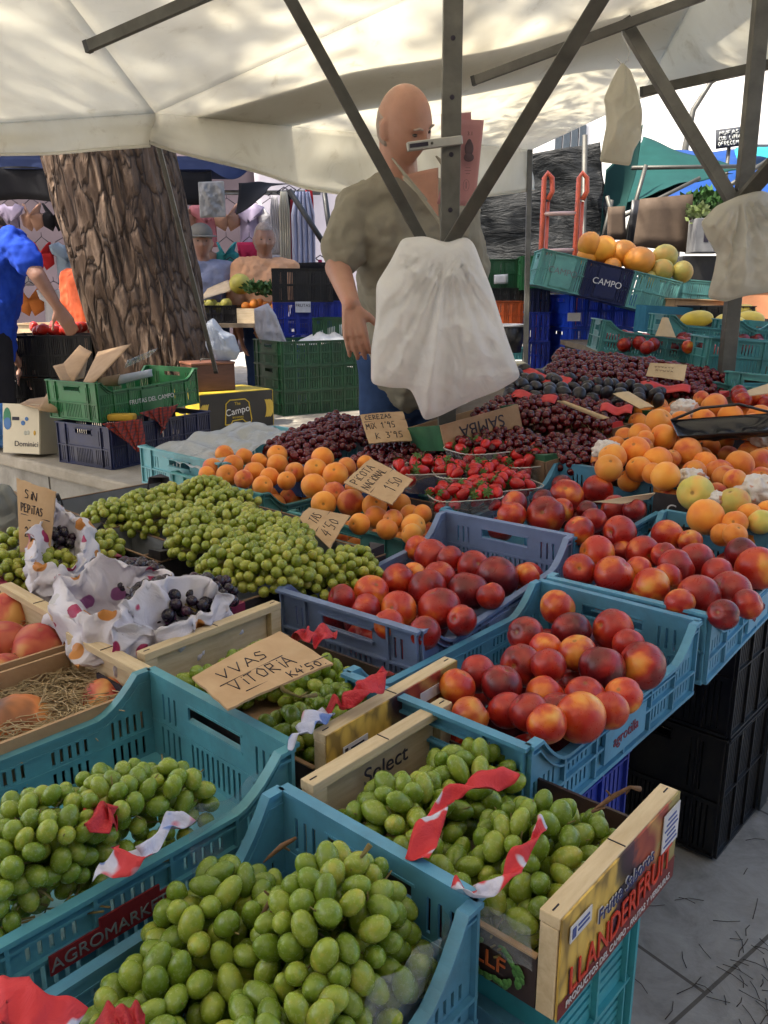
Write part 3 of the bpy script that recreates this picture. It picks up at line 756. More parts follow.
def wooden_box(label, P0, P1, Q0, Q1, hb, big_print):
    """boards run P0-P1 (near) and Q0-Q1 (far), all at board-top height"""
    c = (P0 + P1 + Q0 + Q1) / 4; u = ((P1 - P0) + (Q1 - Q0)); u.z = 0
    yaw = math.atan2(u.y, u.x); Lb = ((P1 - P0).length + (Q1 - Q0).length) / 2
    M = Matrix.Rotation(-yaw, 3, 'Z')
    near = (M @ ((P0 + P1) / 2 - c)).y; far = (M @ ((Q0 + Q1) / 2 - c)).y
    root = thing('wooden_grape_box', label, 'fruit box', (c.x, c.y, P0.z - hb), yaw, 'wooden grape boxes')
    T_ = .020
    for y, sg in ((near, -1), (far, 1)):
        mb = MB(); mb.box((0, 0, hb - .006), (Lb, T_, .012)); 
        for e in (-1, 1): mb.box((e * (Lb / 2 - .011), 0, (hb - .012) / 2), (.022, T_ * .9, hb - .0125))
        mb.box((0, sg * T_ * .25, (hb - .012) / 2), (Lb - .046, .006, hb - .014))
        eb = mb.build('end_board', WOOD, root, bevel=.0012, loc=(0, y, 0))
        for e, wd in ((-.46, .010), (.0, .022), (.46, .010)):
            st = MB(); st.box((e * Lb, 0, hb + .0004), (wd if abs(e) > .1 else .0012, .0012 if abs(e) > .1 else T_ * .9, .0008)); st.build('staple', INK, eb)
    return root, Lb, near, far, T_
P0, P1, Q0, Q1 = at(541, 919, .75), at(669, 790, .75), at(315, 779, .75), at(448, 697, .75)
wb2, Lb2, ny2, fy2, TB = wooden_box('wooden-ended grape box at lower right, fruit print and red lettering on its outer end', P0, P1, Q0, Q1, .105, True)
PRT = print_mat()
pm = MB(); pm.box((0, 0, 0), (Lb2 - .001, .002, .104)); pr = pm.build('printed_end', PRT, wb2, loc=(0, ny2 - TB / 2 - .0012, .0525))
y_ = -.0016
mb = MB(); mb.add([(-Lb2/2, y_ , -.0515), (Lb2/2, y_, -.0515), (Lb2/2, y_, -.024), (-Lb2/2, y_, -.034)], [(0, 1, 2, 3)]); mb.build('red_band', DKR, pr)
o = text('LLANDERFRUIT', 'red_lettering', .040, REDL, pr, (0, y_ - .0012, -.018), (R(90), 0, 0), .0006, sx=.78); o.rotation_euler = (R(90), R(-2), 0)
o = text('LLANDERFRUIT', 'lettering_outline', .040, var('outline_dark', (.03, .02, .04), None, .5), pr, (.0016, y_ - .0004, -.0195), (R(90), R(-2), 0), .0002, sx=.80)
text('Frutte Saboros', 'blue_lettering', .022, WHL, pr, (.0, y_ - .001, .014), (R(90), 0, 0), .0004, sx=.9)
text('Frutte Saboros', 'blue_lettering', .022, NAVL, pr, (.001, y_ - .0016, .0135), (R(90), 0, 0), .0004, sx=.9)
text('PRODUCTOS DEL CAMPO - FRUTAS Y VERDURAS', 'small_lettering', .0105, WHL, pr, (0, y_ - .001, -.042), (R(90), 0, 0), .0003, sx=.95)
mb = MB(); mb.box((-.092, y_ - .001, .030), (.038, .001, .016)); a = mb.build('paper_label', WHL, pr)
mb = MB(); mb.box((.100, y_ - .001, .022), (.040, .001, .044)); a2 = mb.build('paper_label', WHL, pr)
mb = MB(); mb.box((-.105, y_ - .0018, .030), (.006, .0006, .010)); mb.box((-.088, y_ - .0018, .033), (.02, .0006, .002)); mb.box((-.088, y_ - .0018, .028), (.02, .0006, .002))
mb.build('label_print', BLL, a)
mb = MB()
for k in range(6): mb.box((.100, y_ - .0018, .006 + k * .006), (.032 - (k % 3) * .006, .0006, .0018))
mb.build('label_print', BLL, a2)
mb = MB(); mb.box((0, .0, .012), (.07, .0035, .010)); hd = mb.build('hand_hole', INK, pr); 
def carton_sides(root, Lb, near, far, h, mat, wreath=False):
    mb = MB()
    mb.box((-Lb / 2 + .003, (near + far) / 2, h / 2), (.004, far - near - TB, h)); s1 = mb.build('side_panel', mat, root)
    mb = MB(); mb.box((Lb / 2 - .003, (near + far) / 2, h / 2), (.004, far - near - TB, h)); mb.build('side_panel', mat, root)
    mb = MB(); mb.box((0, (near + far) / 2, .003), (Lb - .012, far - near - TB, .005)); mb.build('base_panel', BOARD, root)
    mb = MB(); mb.box((-Lb / 2 + .003, (near + far) / 2, h + .001), (.006, far - near - TB - .002, .002)); mb.build('cut_edge', BOARD, s1)
    return s1
s1 = carton_sides(wb2, Lb2, ny2, fy2, .052, CARTON)
# wreath emblem on the dark carton side
xx = -Lb2 / 2 - .0005; cy = ny2 + .056
wm = MB(); rr = random.Random(3)
for k in range(70):
    a_ = 2 * math.pi * k / 70 + rr.uniform(-.1, .1)
    if abs(a_ - math.pi / 2) < .35: continue
    q = (xx - .001, cy + math.cos(a_) * (.030 + rr.uniform(-.004, .004)), .025 + math.sin(a_) * (.019 + rr.uniform(-.003, .003)))
    wm.ell(q, (.0006, .005, .0028), Matrix.Rotation(a_ + 1.2, 3, 'X'), 6, 4)
wm.build('leaf_wreath', GRN, s1)
text('LLF', 'emblem_letters', .024, var('emblem_orange', (.5, .12, .03), None, .5), s1, (xx - .0018, cy, .026), (R(90), 0, R(-90)), .0005)
pm = MB(); pm.ell((xx, cy + .07, .02), (.001, .016, .026), None, 16, 8); pm.build('fruit_picture', var('plum_print', (.16, .03, .03), (.08, .02, .04), .5, 30), s1)
text('Select', 'stamped_word', .03, INK, wb2, (.0, fy2 - TB * .5 + .0045, .07), (R(90), 0, 0), .0004, sx=1.1)
P0, P1, Q0, Q1 = at(296, 745, .756), at(434, 668, .756), at(162, 645, .756), at(294, 594, .756)
wb1, Lb1, ny1, fy1, _ = wooden_box('wooden-ended grape box under the large handwritten card, fruit picture on its near end', P0, P1, Q0, Q1, .105, True)
pm = MB(); pm.box((0, 0, 0), (Lb1 - .001, .002, .104)); pr1 = pm.build('printed_end', PRT, wb1, loc=(0, ny1 - TB / 2 - .0012, .0525))
mb = MB(); mb.box((-.085, y_ - .001, .018), (.045, .001, .016)); a = mb.build('paper_label', WHL, pr1)
mb = MB(); mb.box((-.102, y_ - .0018, .018), (.005, .0006, .010)); mb.box((-.082, y_ - .0018, .020), (.024, .0006, .002)); mb.build('label_print', INK, a)
mb = MB(); mb.box((.08, y_ - .001, .028), (.07, .001, .016)); a = mb.build('paper_label', WHL, pr1)
mb = MB(); mb.box((.105, y_ - .0018, .028), (.006, .0006, .010)); mb.build('label_print', INK, a)
carton_sides(wb1, Lb1, ny1, fy1, .052, CARTON)
FILM = None
def film_mat():
    global FILM
    if FILM: return FILM
    m, n, b = base_mat('clear_film', .12)
    tr = n.nodes.new('ShaderNodeBsdfTransparent'); tr.inputs[0].default_value = (.93, .95, .97, 1)
    mx = n.nodes.new('ShaderNodeMixShader'); v = coords(n)
    b.inputs['Base Color'].default_value = (.6, .65, .7, 1); b.inputs['Specular IOR Level'].default_value = .8
    f = noise_tex(n, v, 25, 4, .6, 1.2)
    n.links.new(ramp(n, f, [(.35, (.08,) * 3), (.7, (.34,) * 3)]), mx.inputs[0])
    n.links.new(tr.outputs[0], mx.inputs[1]); n.links.new(b.outputs[0], mx.inputs[2]); n.links.new(mx.outputs[0], n.nodes['Material Output'].inputs[0])
    bump(n, b, noise_tex(n, v, 40, 3, .5, 2), .5, .01)
    FILM = m; return m
def film(px_path, z0, z1, label, wob=.006):
    """crumpled clear sheet standing along a path of world points"""
    mb = MB(); pts = [Vector(p) for p in px_path]
    def fn(a, b):
        k = a * (len(pts) - 1); i = min(int(k), len(pts) - 2); p = pts[i].lerp(pts[i + 1], k - i)
        z = z0 + (z1 - z0) * b
        q = Vector((p.x, p.y, z)); nz = noise.noise_vector(q * 28) * wob * 2 * b
        return q + nz + Vector((0, 0, .006 * noise.noise(q * 60)))
    mb.grid(fn, 30, 6)
    o = mb.build('plastic_film', film_mat()); tag(o, label, 'plastic film'); return o
# ------------------------------------------------------------------ fruit meshes and skins
def fruit_mesh(name, dimple=.16, groove=.05, sx=1, sz=.95, seed=0, n=30, m=20, mats=(), lump=.02):
    mb = MB(); vs = []
    for i in range(m + 1):
        th = math.pi * i / m
        for k in range(n):
            ph = 2 * math.pi * k / n
            d = Vector((math.sin(th) * math.cos(ph), math.sin(th) * math.sin(ph), math.cos(th)))
            r = 1 + lump * noise.noise(d * 1.3 + Vector((seed * 7, 0, 0)))
            r -= dimple * math.exp(-(th / .28) ** 2)
            dp = math.atan2(math.sin(ph), math.cos(ph))
            r -= groove * math.exp(-(dp / .16) ** 2) * math.sin(th) ** .6 * (1 if th < 2.6 else .3)
            r += .02 * math.exp(-((th - 3.1) / .2) ** 2)
            vs.append(Vector((d.x * r * sx, d.y * r, d.z * r * sz)))
    fs = [(i * n + k, (i + 1) * n + k, (i + 1) * n + (k + 1) % n, i * n + (k + 1) % n) for i in range(m) for k in range(n)]
    mb.add(vs, fs, 0, True)
    me = bpy.data.meshes.new(name); me.from_pydata([tuple(q) for q in mb.v], [], mb.f)
    b = bmesh.new(); b.from_mesh(me); bmesh.ops.remove_doubles(b, verts=b.verts, dist=1e-4); bmesh.ops.recalc_face_normals(b, faces=b.faces); b.to_mesh(me); b.free()
    me.polygons.foreach_set('use_smooth', [True] * len(me.polygons))
    for q in mats: me.materials.append(q)
    return me
def skin_mat(name, stops, rough=.35, spots=None, bloom=0, sss=.0, fuzz=0, scale=1.1, stem=True, dim=1.0):
    m, n, b = base_mat(name, rough)
    v = coords(n, 'Object', 40)
    f = noise_tex(n, v, scale * .8, 2, .45, .25)
    f2 = noise_tex(n, v, 7, 5, .65, .4, (1, 1, .35))
    mx = n.nodes.new('ShaderNodeMath'); mx.operation = 'MULTIPLY_ADD'; mx.inputs[1].default_value = .11
    n.links.new(f2, mx.inputs[0]); n.links.new(f, mx.inputs[2])
    sb = n.nodes.new('ShaderNodeMath'); sb.operation = 'SUBTRACT'; sb.inputs[1].default_value = .055; n.links.new(mx.outputs[0], sb.inputs[0])
    col = ramp(n, sb.outputs[0], stops)
    if spots:
        vo = n.nodes.new('ShaderNodeTexVoronoi'); vo.inputs['Scale'].default_value = 22; n.links.new(v, vo.inputs[0])
        col = mixc(n, ramp(n, vo.outputs['Distance'], [(.05, (.5,) * 3), (.14, (0, 0, 0))]), col, spots)
    if stem:
        tc = n.nodes.new('ShaderNodeTexCoord'); s = n.nodes.new('ShaderNodeSeparateXYZ'); n.links.new(tc.outputs['Object'], s.inputs[0])
        ln = n.nodes.new('ShaderNodeVectorMath'); ln.operation = 'DISTANCE'; ln.inputs[1].default_value = (0, 0, .8); n.links.new(tc.outputs['Object'], ln.inputs[0])
        col = mixc(n, ramp(n, ln.outputs['Value'], [(.07, (.75,) * 3), (.15, (.0,) * 3)]), col, (.22, .10, .02))
    oi = n.nodes.new('ShaderNodeObjectInfo')
    hs = n.nodes.new('ShaderNodeHueSaturation')
    mr = n.nodes.new('ShaderNodeMapRange'); mr.inputs[3].default_value = dim * .85; mr.inputs[4].default_value = dim * 1.15; n.links.new(oi.outputs['Random'], mr.inputs[0])
    n.links.new(mr.outputs[0], hs.inputs['Value']); n.links.new(col, hs.inputs['Color']); col = hs.outputs[0]
    n.links.new(col, b.inputs['Base Color'])
    b.inputs['Specular IOR Level'].default_value = .5
    if sss:
        b.inputs['Subsurface Weight'].default_value = sss; b.inputs['Subsurface Radius'].default_value = (1, .5, .2); b.inputs['Subsurface Scale'].default_value = .006
    if fuzz: b.inputs['Sheen Weight'].default_value = fuzz; b.inputs['Sheen Roughness'].default_value = .5
    bump(n, b, noise_tex(n, v, 30, 3), .06, .02)
    n.links.new(ramp(n, f2, [(.3, (rough * .8,) * 3), (.7, (min(1, rough * 1.3),) * 3)]), b.inputs['Roughness'])
    return m
RED1, RED2, ORG, YEL = (.40, .018, .012), (.17, .009, .012), (.64, .17, .025), (.72, .36, .07)
NM = {
 'r': skin_mat('nectarine_red', [(.28, (.58, .13, .02)), (.38, (.44, .035, .014)), (.50, (.33, .015, .012)), (.7, RED2)], .30, (.5, .2, .06), dim=1.0),
 'd': skin_mat('nectarine_dark', [(.25, RED1), (.42, (.22, .010, .012)), (.6, (.09, .005, .010))], .30, (.3, .1, .05), dim=1.0),
 'o': skin_mat('nectarine_orange', [(.22, YEL), (.38, ORG), (.50, (.50, .055, .016)), (.62, RED1)], .30, (.6, .3, .1), dim=1.0),
 'y': skin_mat('nectarine_yellow', [(.28, (.72, .38, .08)), (.44, (.66, .20, .03)), (.55, (.48, .05, .015)), (.68, RED1)], .30, (.6, .3, .1), dim=1.0),
 'm': skin_mat('nectarine_mixed', [(.20, YEL), (.33, ORG), (.44, (.40, .025, .014)), (.62, RED2)], .30, (.5, .2, .06), dim=1.0),
}
NWORD = {'r': 'red', 'd': 'dark purple-red', 'o': 'orange-flushed', 'y': 'yellow-cheeked', 'm': 'red and yellow'}
AM = {
 'a': skin_mat('apricot_skin', [(.3, (.84, .34, .04)), (.5, (.80, .26, .025)), (.68, (.72, .17, .02)), (.8, (.5, .07, .02))], .55, None, fuzz=.15),
 'p': skin_mat('apricot_pale', [(.3, (.84, .38, .06)), (.55, (.82, .30, .035)), (.75, (.75, .22, .03))], .55, None, fuzz=.15),
 'g': skin_mat('peach_green', [(.3, (.45, .42, .08)), (.5, (.6, .47, .10)), (.66, (.72, .38, .08)), (.8, (.6, .12, .05))], .5, None, fuzz=.15),
 'n': skin_mat('apricot_blush', [(.3, (.75, .32, .05)), (.5, (.68, .2, .03)), (.65, (.5, .06, .02))], .5, None, fuzz=.15),
}
AWORD = {'a': 'orange', 'p': 'pale orange', 'g': 'greenish-yellow', 'n': 'red-blushed orange'}
FM = {}
def fmesh(kind, key):
    k = (kind, key)
    if k not in FM:
        FM[k] = fruit_mesh(kind, .16, .05, 1.0, .95, hash(key) % 5, mats=[NM[key]] if kind == 'nectarine' else [AM[key]]) if kind != 'nectarine' else \
                fruit_mesh(kind, .20, .07, 1.03, .95, ord(key) % 7, mats=[NM[key]])
    return FM[k]
ORD = ['', 'second', 'third', 'fourth', 'fifth', 'sixth', 'seventh', 'eighth', 'ninth', 'tenth', 'eleventh', 'twelfth', 'thirteenth', 'fourteenth', 'fifteenth', 'sixteenth', 'seventeenth']
def fruits(kind, place, pxfn, zoom, entries, group, fill=None, cat=None, words=None, dmax=.088, dmin=.05, rowh=None):
    """entries: (x, y, radius, skin) read off an enlarged view zoom=(scale, ox, oy)"""
    s, ox, oy = zoom; items = []
    for e in entries:
        px, py, r = ox + e[0] / s, oy + e[1] / s, e[2] / s
        c = pxfn(px, py)
        d = (c - Vector((0, 0, CAMZ))).length
        rad = r * d / FPX; rad = max(dmin / 2, min(dmax / 2, rad))
        items.append([c, rad, e[3], px, py])
    cam0 = Vector((0, 0, CAMZ))
    for it in range(30):                 # settle: neighbours may touch but not cut into each other
        for i in range(len(items)):
            for j in range(i):
                a, b = items[i], items[j]; dv = a[0] - b[0]; L = dv.length; need = (a[1] + b[1]) * .93
                if L < need:
                    near, far = (a, b) if a[4] >= b[4] else (b, a)
                    st = (need - L) * .3
                    for q, sg in ((near, -1), (far, 1)):
                        dr = (q[0] - cam0); dl = dr.length; k = (dl + sg * st) / dl
                        if abs((cam0 + dr * k).z - pxfn(q[3], q[4]).z) < .055:
                            q[0] = cam0 + dr * k
    items.sort(key=lambda q: q[4])
    # rows for wording
    rows = []; rh = rowh or 16
    for q in items:
        if rows and q[4] - rows[-1][0][4] < rh: rows[-1].append(q)
        else: rows.append([q])
    nr = len(rows)
    for ri, row in enumerate(rows):
        row.sort(key=lambda q: q[3])
        rn = 'back row' if ri == 0 else ('front row' if ri == nr - 1 else ORD[min(ri, 11)] + ' row')
        for ci, q in enumerate(row):
            pos = ('leftmost' if ci == 0 else ('rightmost' if ci == len(row) - 1 else ORD[min(ci, 11)] + ' from left')) if len(row) > 1 else 'alone'
            w_ = (words or (NWORD if kind == 'nectarine' else AWORD))[q[2]]
            lab = f"{w_} {kind}, {pos} in {rn}, {place}"
            o = bpy.data.objects.new(kind, fmesh(kind, q[2])); COL.objects.link(o)
            o.location = q[0]; o.scale = (q[1],) * 3
            o.rotation_euler = (random.uniform(-1.3, 1.3), random.uniform(-1.3, 1.3), random.uniform(0, 6.28))
            tag(o, lab, cat or kind, group)
    if fill:
        # fruit underneath, seen only through the gaps
        o_, L, W, z, n_, keys, lab = fill
        Mx = o_.rotation_euler.to_matrix(); pts = []
        r_ = random.Random(n_)
        for t in range(n_ * 40):
            if len(pts) >= n_: break
            q = Vector((r_.uniform(-L / 2 + .04, L / 2 - .04), r_.uniform(-W / 2 + .04, W / 2 - .04), z + r_.uniform(-.006, .006)))
            wq = Vector(o_.location) + Mx @ q; R_ = .033
            if all((wq - p).length > .06 for p in pts) and all((wq - i_[0]).length > (R_ + i_[1]) * .86 for i_ in items):
                pts.append(wq)
                o = bpy.data.objects.new(kind, fmesh(kind, r_.choice(keys))); COL.objects.link(o)
                o.location = wq; o.scale = (R_,) * 3; o.rotation_euler = (r_.uniform(-1, 1), r_.uniform(-1, 1), r_.uniform(0, 6))
                tag(o, lab, cat or kind, group)
    return items
Z_ = lambda z: (lambda px, py: at(px, py, z))
N2E = [(350,103,48,'o'),(262,177,49,'m'),(388,168,52,'d'),(502,163,54,'r'),(318,215,25,'o'),(405,228,50,'y'),(250,262,58,'m'),(325,262,45,'r'),(130,285,52,'r'),(472,268,60,'d'),(545,205,42,'r'),(582,262,62,'m'),(197,315,55,'d'),(315,342,52,'o'),(425,345,52,'r'),(530,345,42,'o'),(75,320,48,'o'),(212,385,45,'r'),(270,390,38,'r'),(350,385,40,'d'),(412,405,66,'y'),(492,385,40,'o'),(320,422,50,'o'),(110,400,40,'o')]
fruits('nectarine', 'blue crate with logo', Z_(.735), (2.743, 430, 570), N2E, 'nectarines in the logo crate behind the wooden box', (n2, .5, .285, .045, 14, 'drrm', 'nectarine wedged low between others in the blue crate with logo, mostly hidden'))
LCE = [(525,320,38,'o'),(568,345,55,'r'),(620,352,40,'r'),(690,375,48,'r'),(468,415,50,'r'),(512,400,30,'o'),(590,408,50,'o'),(555,440,58,'r'),(675,447,62,'d'),(760,405,62,'d'),(388,450,52,'o'),(300,468,40,'r'),(372,500,46,'r'),(468,500,54,'o'),(588,497,64,'r'),(740,460,38,'r'),(545,570,50,'r'),(655,532,45,'r'),(440,545,36,'o'),(848,402,38,'o')]
fruits('nectarine', 'lavender crate', Z_(.738), (2.954, 240, 440), LCE, 'nectarines in the lavender crate', (lc, .5, .3, .05, 14, 'drrm', 'nectarine wedged low between others in the lavender crate, mostly hidden'))
N1E = [(240,252,42,'d'),(255,292,64,'m'),(376,268,56,'r'),(165,305,38,'d'),(55,322,50,'r'),(45,366,55,'o'),(175,366,73,'r'),(238,345,45,'o'),(305,425,56,'m'),(337,352,42,'d'),(360,385,48,'r'),(440,345,55,'r'),(515,345,42,'r'),(460,432,62,'r')]
fruits('nectarine', 'crate with pale card', Z_(.775), (3.84, 500, 420), N1E, 'nectarines in the crate behind the lavender one', (n1, .5, .3, .05, 12, 'drrm', 'nectarine wedged low in the crate with the pale card, mostly hidden'))
N3E = [(480,275,45,'o'),(545,290,32,'y'),(278,325,50,'o'),(410,325,48,'r'),(228,374,46,'r'),(326,388,56,'r'),(395,372,38,'o'),(432,420,52,'y'),(505,365,50,'r'),(560,348,50,'r'),(480,392,30,'o'),(570,445,56,'r'),(515,468,40,'o'),(660,435,55,'r'),(625,385,45,'r'),(695,328,46,'d'),(738,368,57,'y'),(640,500,32,'d'),(350,322,28,'m'),(470,330,26,'r'),(710,470,30,'r')]
fruits('nectarine', 'light blue right-edge crate', Z_(.755), (2.866, 500, 440), N3E, 'nectarines in the light blue crate at the right edge', (n3, .55, .285, .05, 14, 'drro', 'nectarine wedged low in the light blue crate at the right edge, mostly hidden'))
# leaf on a nectarine
# ------------------------------------------------------------------ grapes
def berry_mat(name, stops, dark=False, sss=.85):
    m, n, b = base_mat(name, .28 if not dark else .45)
    v = coords(n, 'Object', 30)
    f = noise_tex(n, v, 1.1, 3, .5, .5)
    oi = n.nodes.new('ShaderNodeObjectInfo')
    mx = n.nodes.new('ShaderNodeMath'); mx.operation = 'MULTIPLY_ADD'; mx.inputs[1].default_value = .45
    sb = n.nodes.new('ShaderNodeMath'); sb.operation = 'MULTIPLY'; sb.inputs[1].default_value = .7
    n.links.new(f, sb.inputs[0]); n.links.new(oi.outputs['Random'], mx.inputs[0]); n.links.new(sb.outputs[0], mx.inputs[2])
    col = ramp(n, mx.outputs[0], stops)
    bl = noise_tex(n, v, 3, 4, .6)
    col = mixc(n, ramp(n, bl, [(.5, (0, 0, 0)), (.75, (.16,) * 3)]), col, (.36, .40, .30) if not dark else (.12, .13, .2))
    sp = noise_tex(n, v, 9, 2, .5)
    col = mixc(n, ramp(n, sp, [(.70, (0, 0, 0)), (.78, (.6,) * 3)]), col, (.18, .12, .03))
    tc = n.nodes.new('ShaderNodeTexCoord')
    ln = n.nodes.new('ShaderNodeVectorMath'); ln.operation = 'DISTANCE'; ln.inputs[1].default_value = (0, 0, -1.18); n.links.new(tc.outputs['Object'], ln.inputs[0])
    col = mixc(n, ramp(n, ln.outputs['Value'], [(.10, (.8,) * 3), (.17, (0, 0, 0))]), col, (.07, .04, .015))
    n.links.new(col, b.inputs['Base Color'])
    if sss and not dark:
        b.inputs['Subsurface Weight'].default_value = sss; b.inputs['Subsurface Radius'].default_value = (.8, 1, .3); b.inputs['Subsurface Scale'].default_value = .02
    b.inputs['Specular IOR Level'].default_value = .45
    n.links.new(ramp(n, bl, [(.4, (.16,) * 3), (.7, (.36,) * 3)]), b.inputs['Roughness'])
    bump(n, b, noise_tex(n, v, 14, 3), .05, .02)
    return m
GRAPE = berry_mat('green_grape', [(.15, (.10, .15, .014)), (.45, (.145, .22, .026)), (.75, (.24, .30, .045)), (.95, (.36, .33, .06))])
GRAPEY = berry_mat('yellow_green_grape', [(.15, (.12, .16, .018)), (.45, (.22, .26, .035)), (.75, (.33, .34, .06)), (.95, (.38, .31, .07))])
GRAPEB = berry_mat('black_grape', [(.2, (.008, .006, .014)), (.6, (.02, .010, .022)), (.9, (.05, .012, .03))], True)
STEM = var('grape_stem', (.20, .17, .05), (.12, .08, .03), .8, 60)
STEMB = var('dry_stem', (.14, .07, .03), (.08, .04, .02), .85, 60)
BM = {}
def berry_mesh(mat, el):
    k = (mat.name, el)
    if k not in BM:
        mb = MB(); mb.ell((0, 0, 0), (1, 1, el), None, 18, 12)
        me = bpy.data.meshes.new('berry'); me.from_pydata([tuple(q) for q in mb.v], [], mb.f)
        b = bmesh.new(); b.from_mesh(me); bmesh.ops.remove_doubles(b, verts=b.verts, dist=1e-4); bmesh.ops.recalc_face_normals(b, faces=b.faces); b.to_mesh(me); b.free()
        me.polygons.foreach_set('use_smooth', [True] * len(me.polygons)); me.materials.append(mat)
        BM[k] = me
    return BM[k]
GR = {}   # berries placed so far per heap
def bunch(heap, label, group, c, ax, yaw, r, mat, el=1.18, stem=None, seed=1, tilt=(0, 0), zmin=None, cat='grapes', nmax=98, cut=-.45, name='grape_bunch', box=None):
    rd = random.Random(seed * 131 + 7); placed = GR.setdefault(heap, [])
    root = thing(name, label, cat, c, 0, group)
    M = Matrix.Rotation(yaw, 3, 'Z') @ Matrix.Rotation(tilt[0], 3, 'Y') @ Matrix.Rotation(tilt[1], 3, 'X')
    cnt = 0; tries = 0; mine = []
    for shell in (1.0, .62):
        A = [a * shell for a in ax]
        area = 4 * math.pi * ((A[0] * A[1]) ** 1.6 / 3 + (A[0] * A[2]) ** 1.6 / 3 + (A[1] * A[2]) ** 1.6 / 3) ** (1 / 1.6)
        for t in range(2200 if shell == 1 else 500):
            z = rd.uniform(cut, 1); ph = rd.uniform(0, 6.2832); q = math.sqrt(1 - z * z)
            k = 1 + .16 * noise.noise(Vector((q * math.cos(ph) * 2.2 + seed, q * math.sin(ph) * 2.2, z * 2)))
            p = M @ Vector((A[0] * q * math.cos(ph) * k, A[1] * q * math.sin(ph) * k, A[2] * z * k))
            wp = Vector(c) + p
            if zmin is not None and wp.z < zmin: continue
            if box is not None:
                lp = box[0] @ wp
                if abs(lp.x) > box[1] or lp.y > box[2] or lp.y < -box[2]: continue
            dmin = r * 1.72
            if any((wp - o).length_squared < dmin * dmin for o in placed): continue
            if (shell < 1 and cnt > nmax): break
            if cnt >= nmax: break
            placed.append(wp); mine.append(wp); cnt += 1
            b_ = bpy.data.objects.new('grape', berry_mesh(mat, el)); COL.objects.link(b_); b_.parent = root
            b_.location = p; rr = r * rd.uniform(.86, 1.1); b_.scale = (rr, rr, rr * rd.uniform(.86, 1.1))
            n_ = M @ Vector((q * math.cos(ph) / A[0], q * math.sin(ph) / A[1], z / A[2])).normalized()
            n_ = (n_ + Vector((rd.uniform(-.9, .9), rd.uniform(-.9, .9), rd.uniform(-.9, .9)))).normalized()
            b_.rotation_euler = (-n_).to_track_quat('Z', 'Y').to_euler()
    mb = MB()
    e0 = M @ Vector((-ax[0] * .9, 0, ax[2] * .3)); e1 = M @ Vector((ax[0] * .8, 0, -ax[2] * .2))
    if box is None: mb.tube([e0, e0.lerp(e1, .35) + Vector((0, 0, ax[2] * .35)), e0.lerp(e1, .7) + Vector((0, 0, .1 * ax[2])), e1], [.0022, .002, .0016, .001], 6)
    for p in mine[::2][:40]:
        q = p - Vector(c); j_ = Vector((rd.uniform(-1, 1), rd.uniform(-1, 1), rd.uniform(-1, 1))) * r * .9
        mb.tube([q * .4, q * .8 + j_ * .5, q * 1.02 + j_ * 1.5], [.0012, .0009, .0007], 5)
    if stem:
        pts = [Vector(x) - Vector(c) for x in stem]
        mb.tube(pts, [.0024] + [.0018] * (len(pts) - 2) + [.0034], 7)
        for k in range(len(pts) - 1):
            a_ = pts[k].lerp(pts[k + 1], .6)
            mb.tube([a_, a_ + Vector((rd.uniform(-.02, .02), rd.uniform(-.02, .02), rd.uniform(-.015, .004)))], [.0013, .0008], 5)
    mb.build('stem', STEMB if stem and seed % 2 else STEM, root)
    return root
def B(heap, items, r, z, mat, el, labels, group, seed0, zmin, pxfn=None, box=None, drop=0):
    if box: bpy.context.view_layer.update(); box = (box[0].matrix_world.inverted(), box[1], box[2])
    for i, (px, py, dz, a, b_, c_, yaw) in enumerate(items):
        p = (pxfn or Z_(z))(px, py) + Vector((0, 0, dz - drop))
        bunch(heap, labels[i], group, p, (a, b_, c_), AZ + R(yaw), r, mat, el, None, seed0 + i, zmin=zmin, box=box)
FLI = [(52, 905, -.035, .085, .055, .05, 0), (40, 820, -.03, .075, .06, .05, 60), (105, 790, -.03, .08, .055, .045, 20), (150, 775, -.035, .07, .055, .045, 100), (185, 800, -.05, .055, .05, .045, 0), (10, 960, -.035, .07, .05, .045, 10), (120, 850, -.055, .09, .06, .04, 0), (80, 930, -.045, .07, .05, .04, 0), (60, 855, -.05, .09, .06, .045, 90), (150, 830, -.06, .07, .05, .035, 0)]
FLL = ['bunch of green grapes at the front rim of the left front crate', 'bunch of green grapes at the left picture edge, middle of the left front crate', 'bunch of green grapes above the red tissue in the left front crate',
 'bunch of green grapes against the back end of the left front crate', 'bunch of green grapes nearest the right corner of the left front crate, beside clear film', 'bunch of green grapes in the lowest left corner of the left front crate', 'bunch of green grapes between the red tissue scraps in the left front crate', 'bunch of green grapes just above the red printed tag of the left front crate', 'bunch of green grapes left of the red tissue scrap in the left front crate', 'low bunch of green grapes under the printed tissue in the left front crate']
B('FL', FLI, .0092, .768, GRAPE, 1.36, FLL, 'green grape bunches in the left front crate', 10, .64, box=(fl, .235, .13), drop=.012)
FCI = [(335, 905, -.01, .075, .055, .06, 20), (215, 875, -.035, .075, .055, .05, 70), (300, 985, -.04, .085, .06, .05, 10), (180, 930, -.05, .08, .055, .045, 0), (400, 930, -.055, .05, .045, .035, 90), (130, 990, -.05, .07, .05, .045, 30), (240, 1030, -.05, .08, .06, .045, 0), (270, 865, -.05, .06, .045, .04, 90), (380, 870, -.06, .05, .04, .035, 90)]
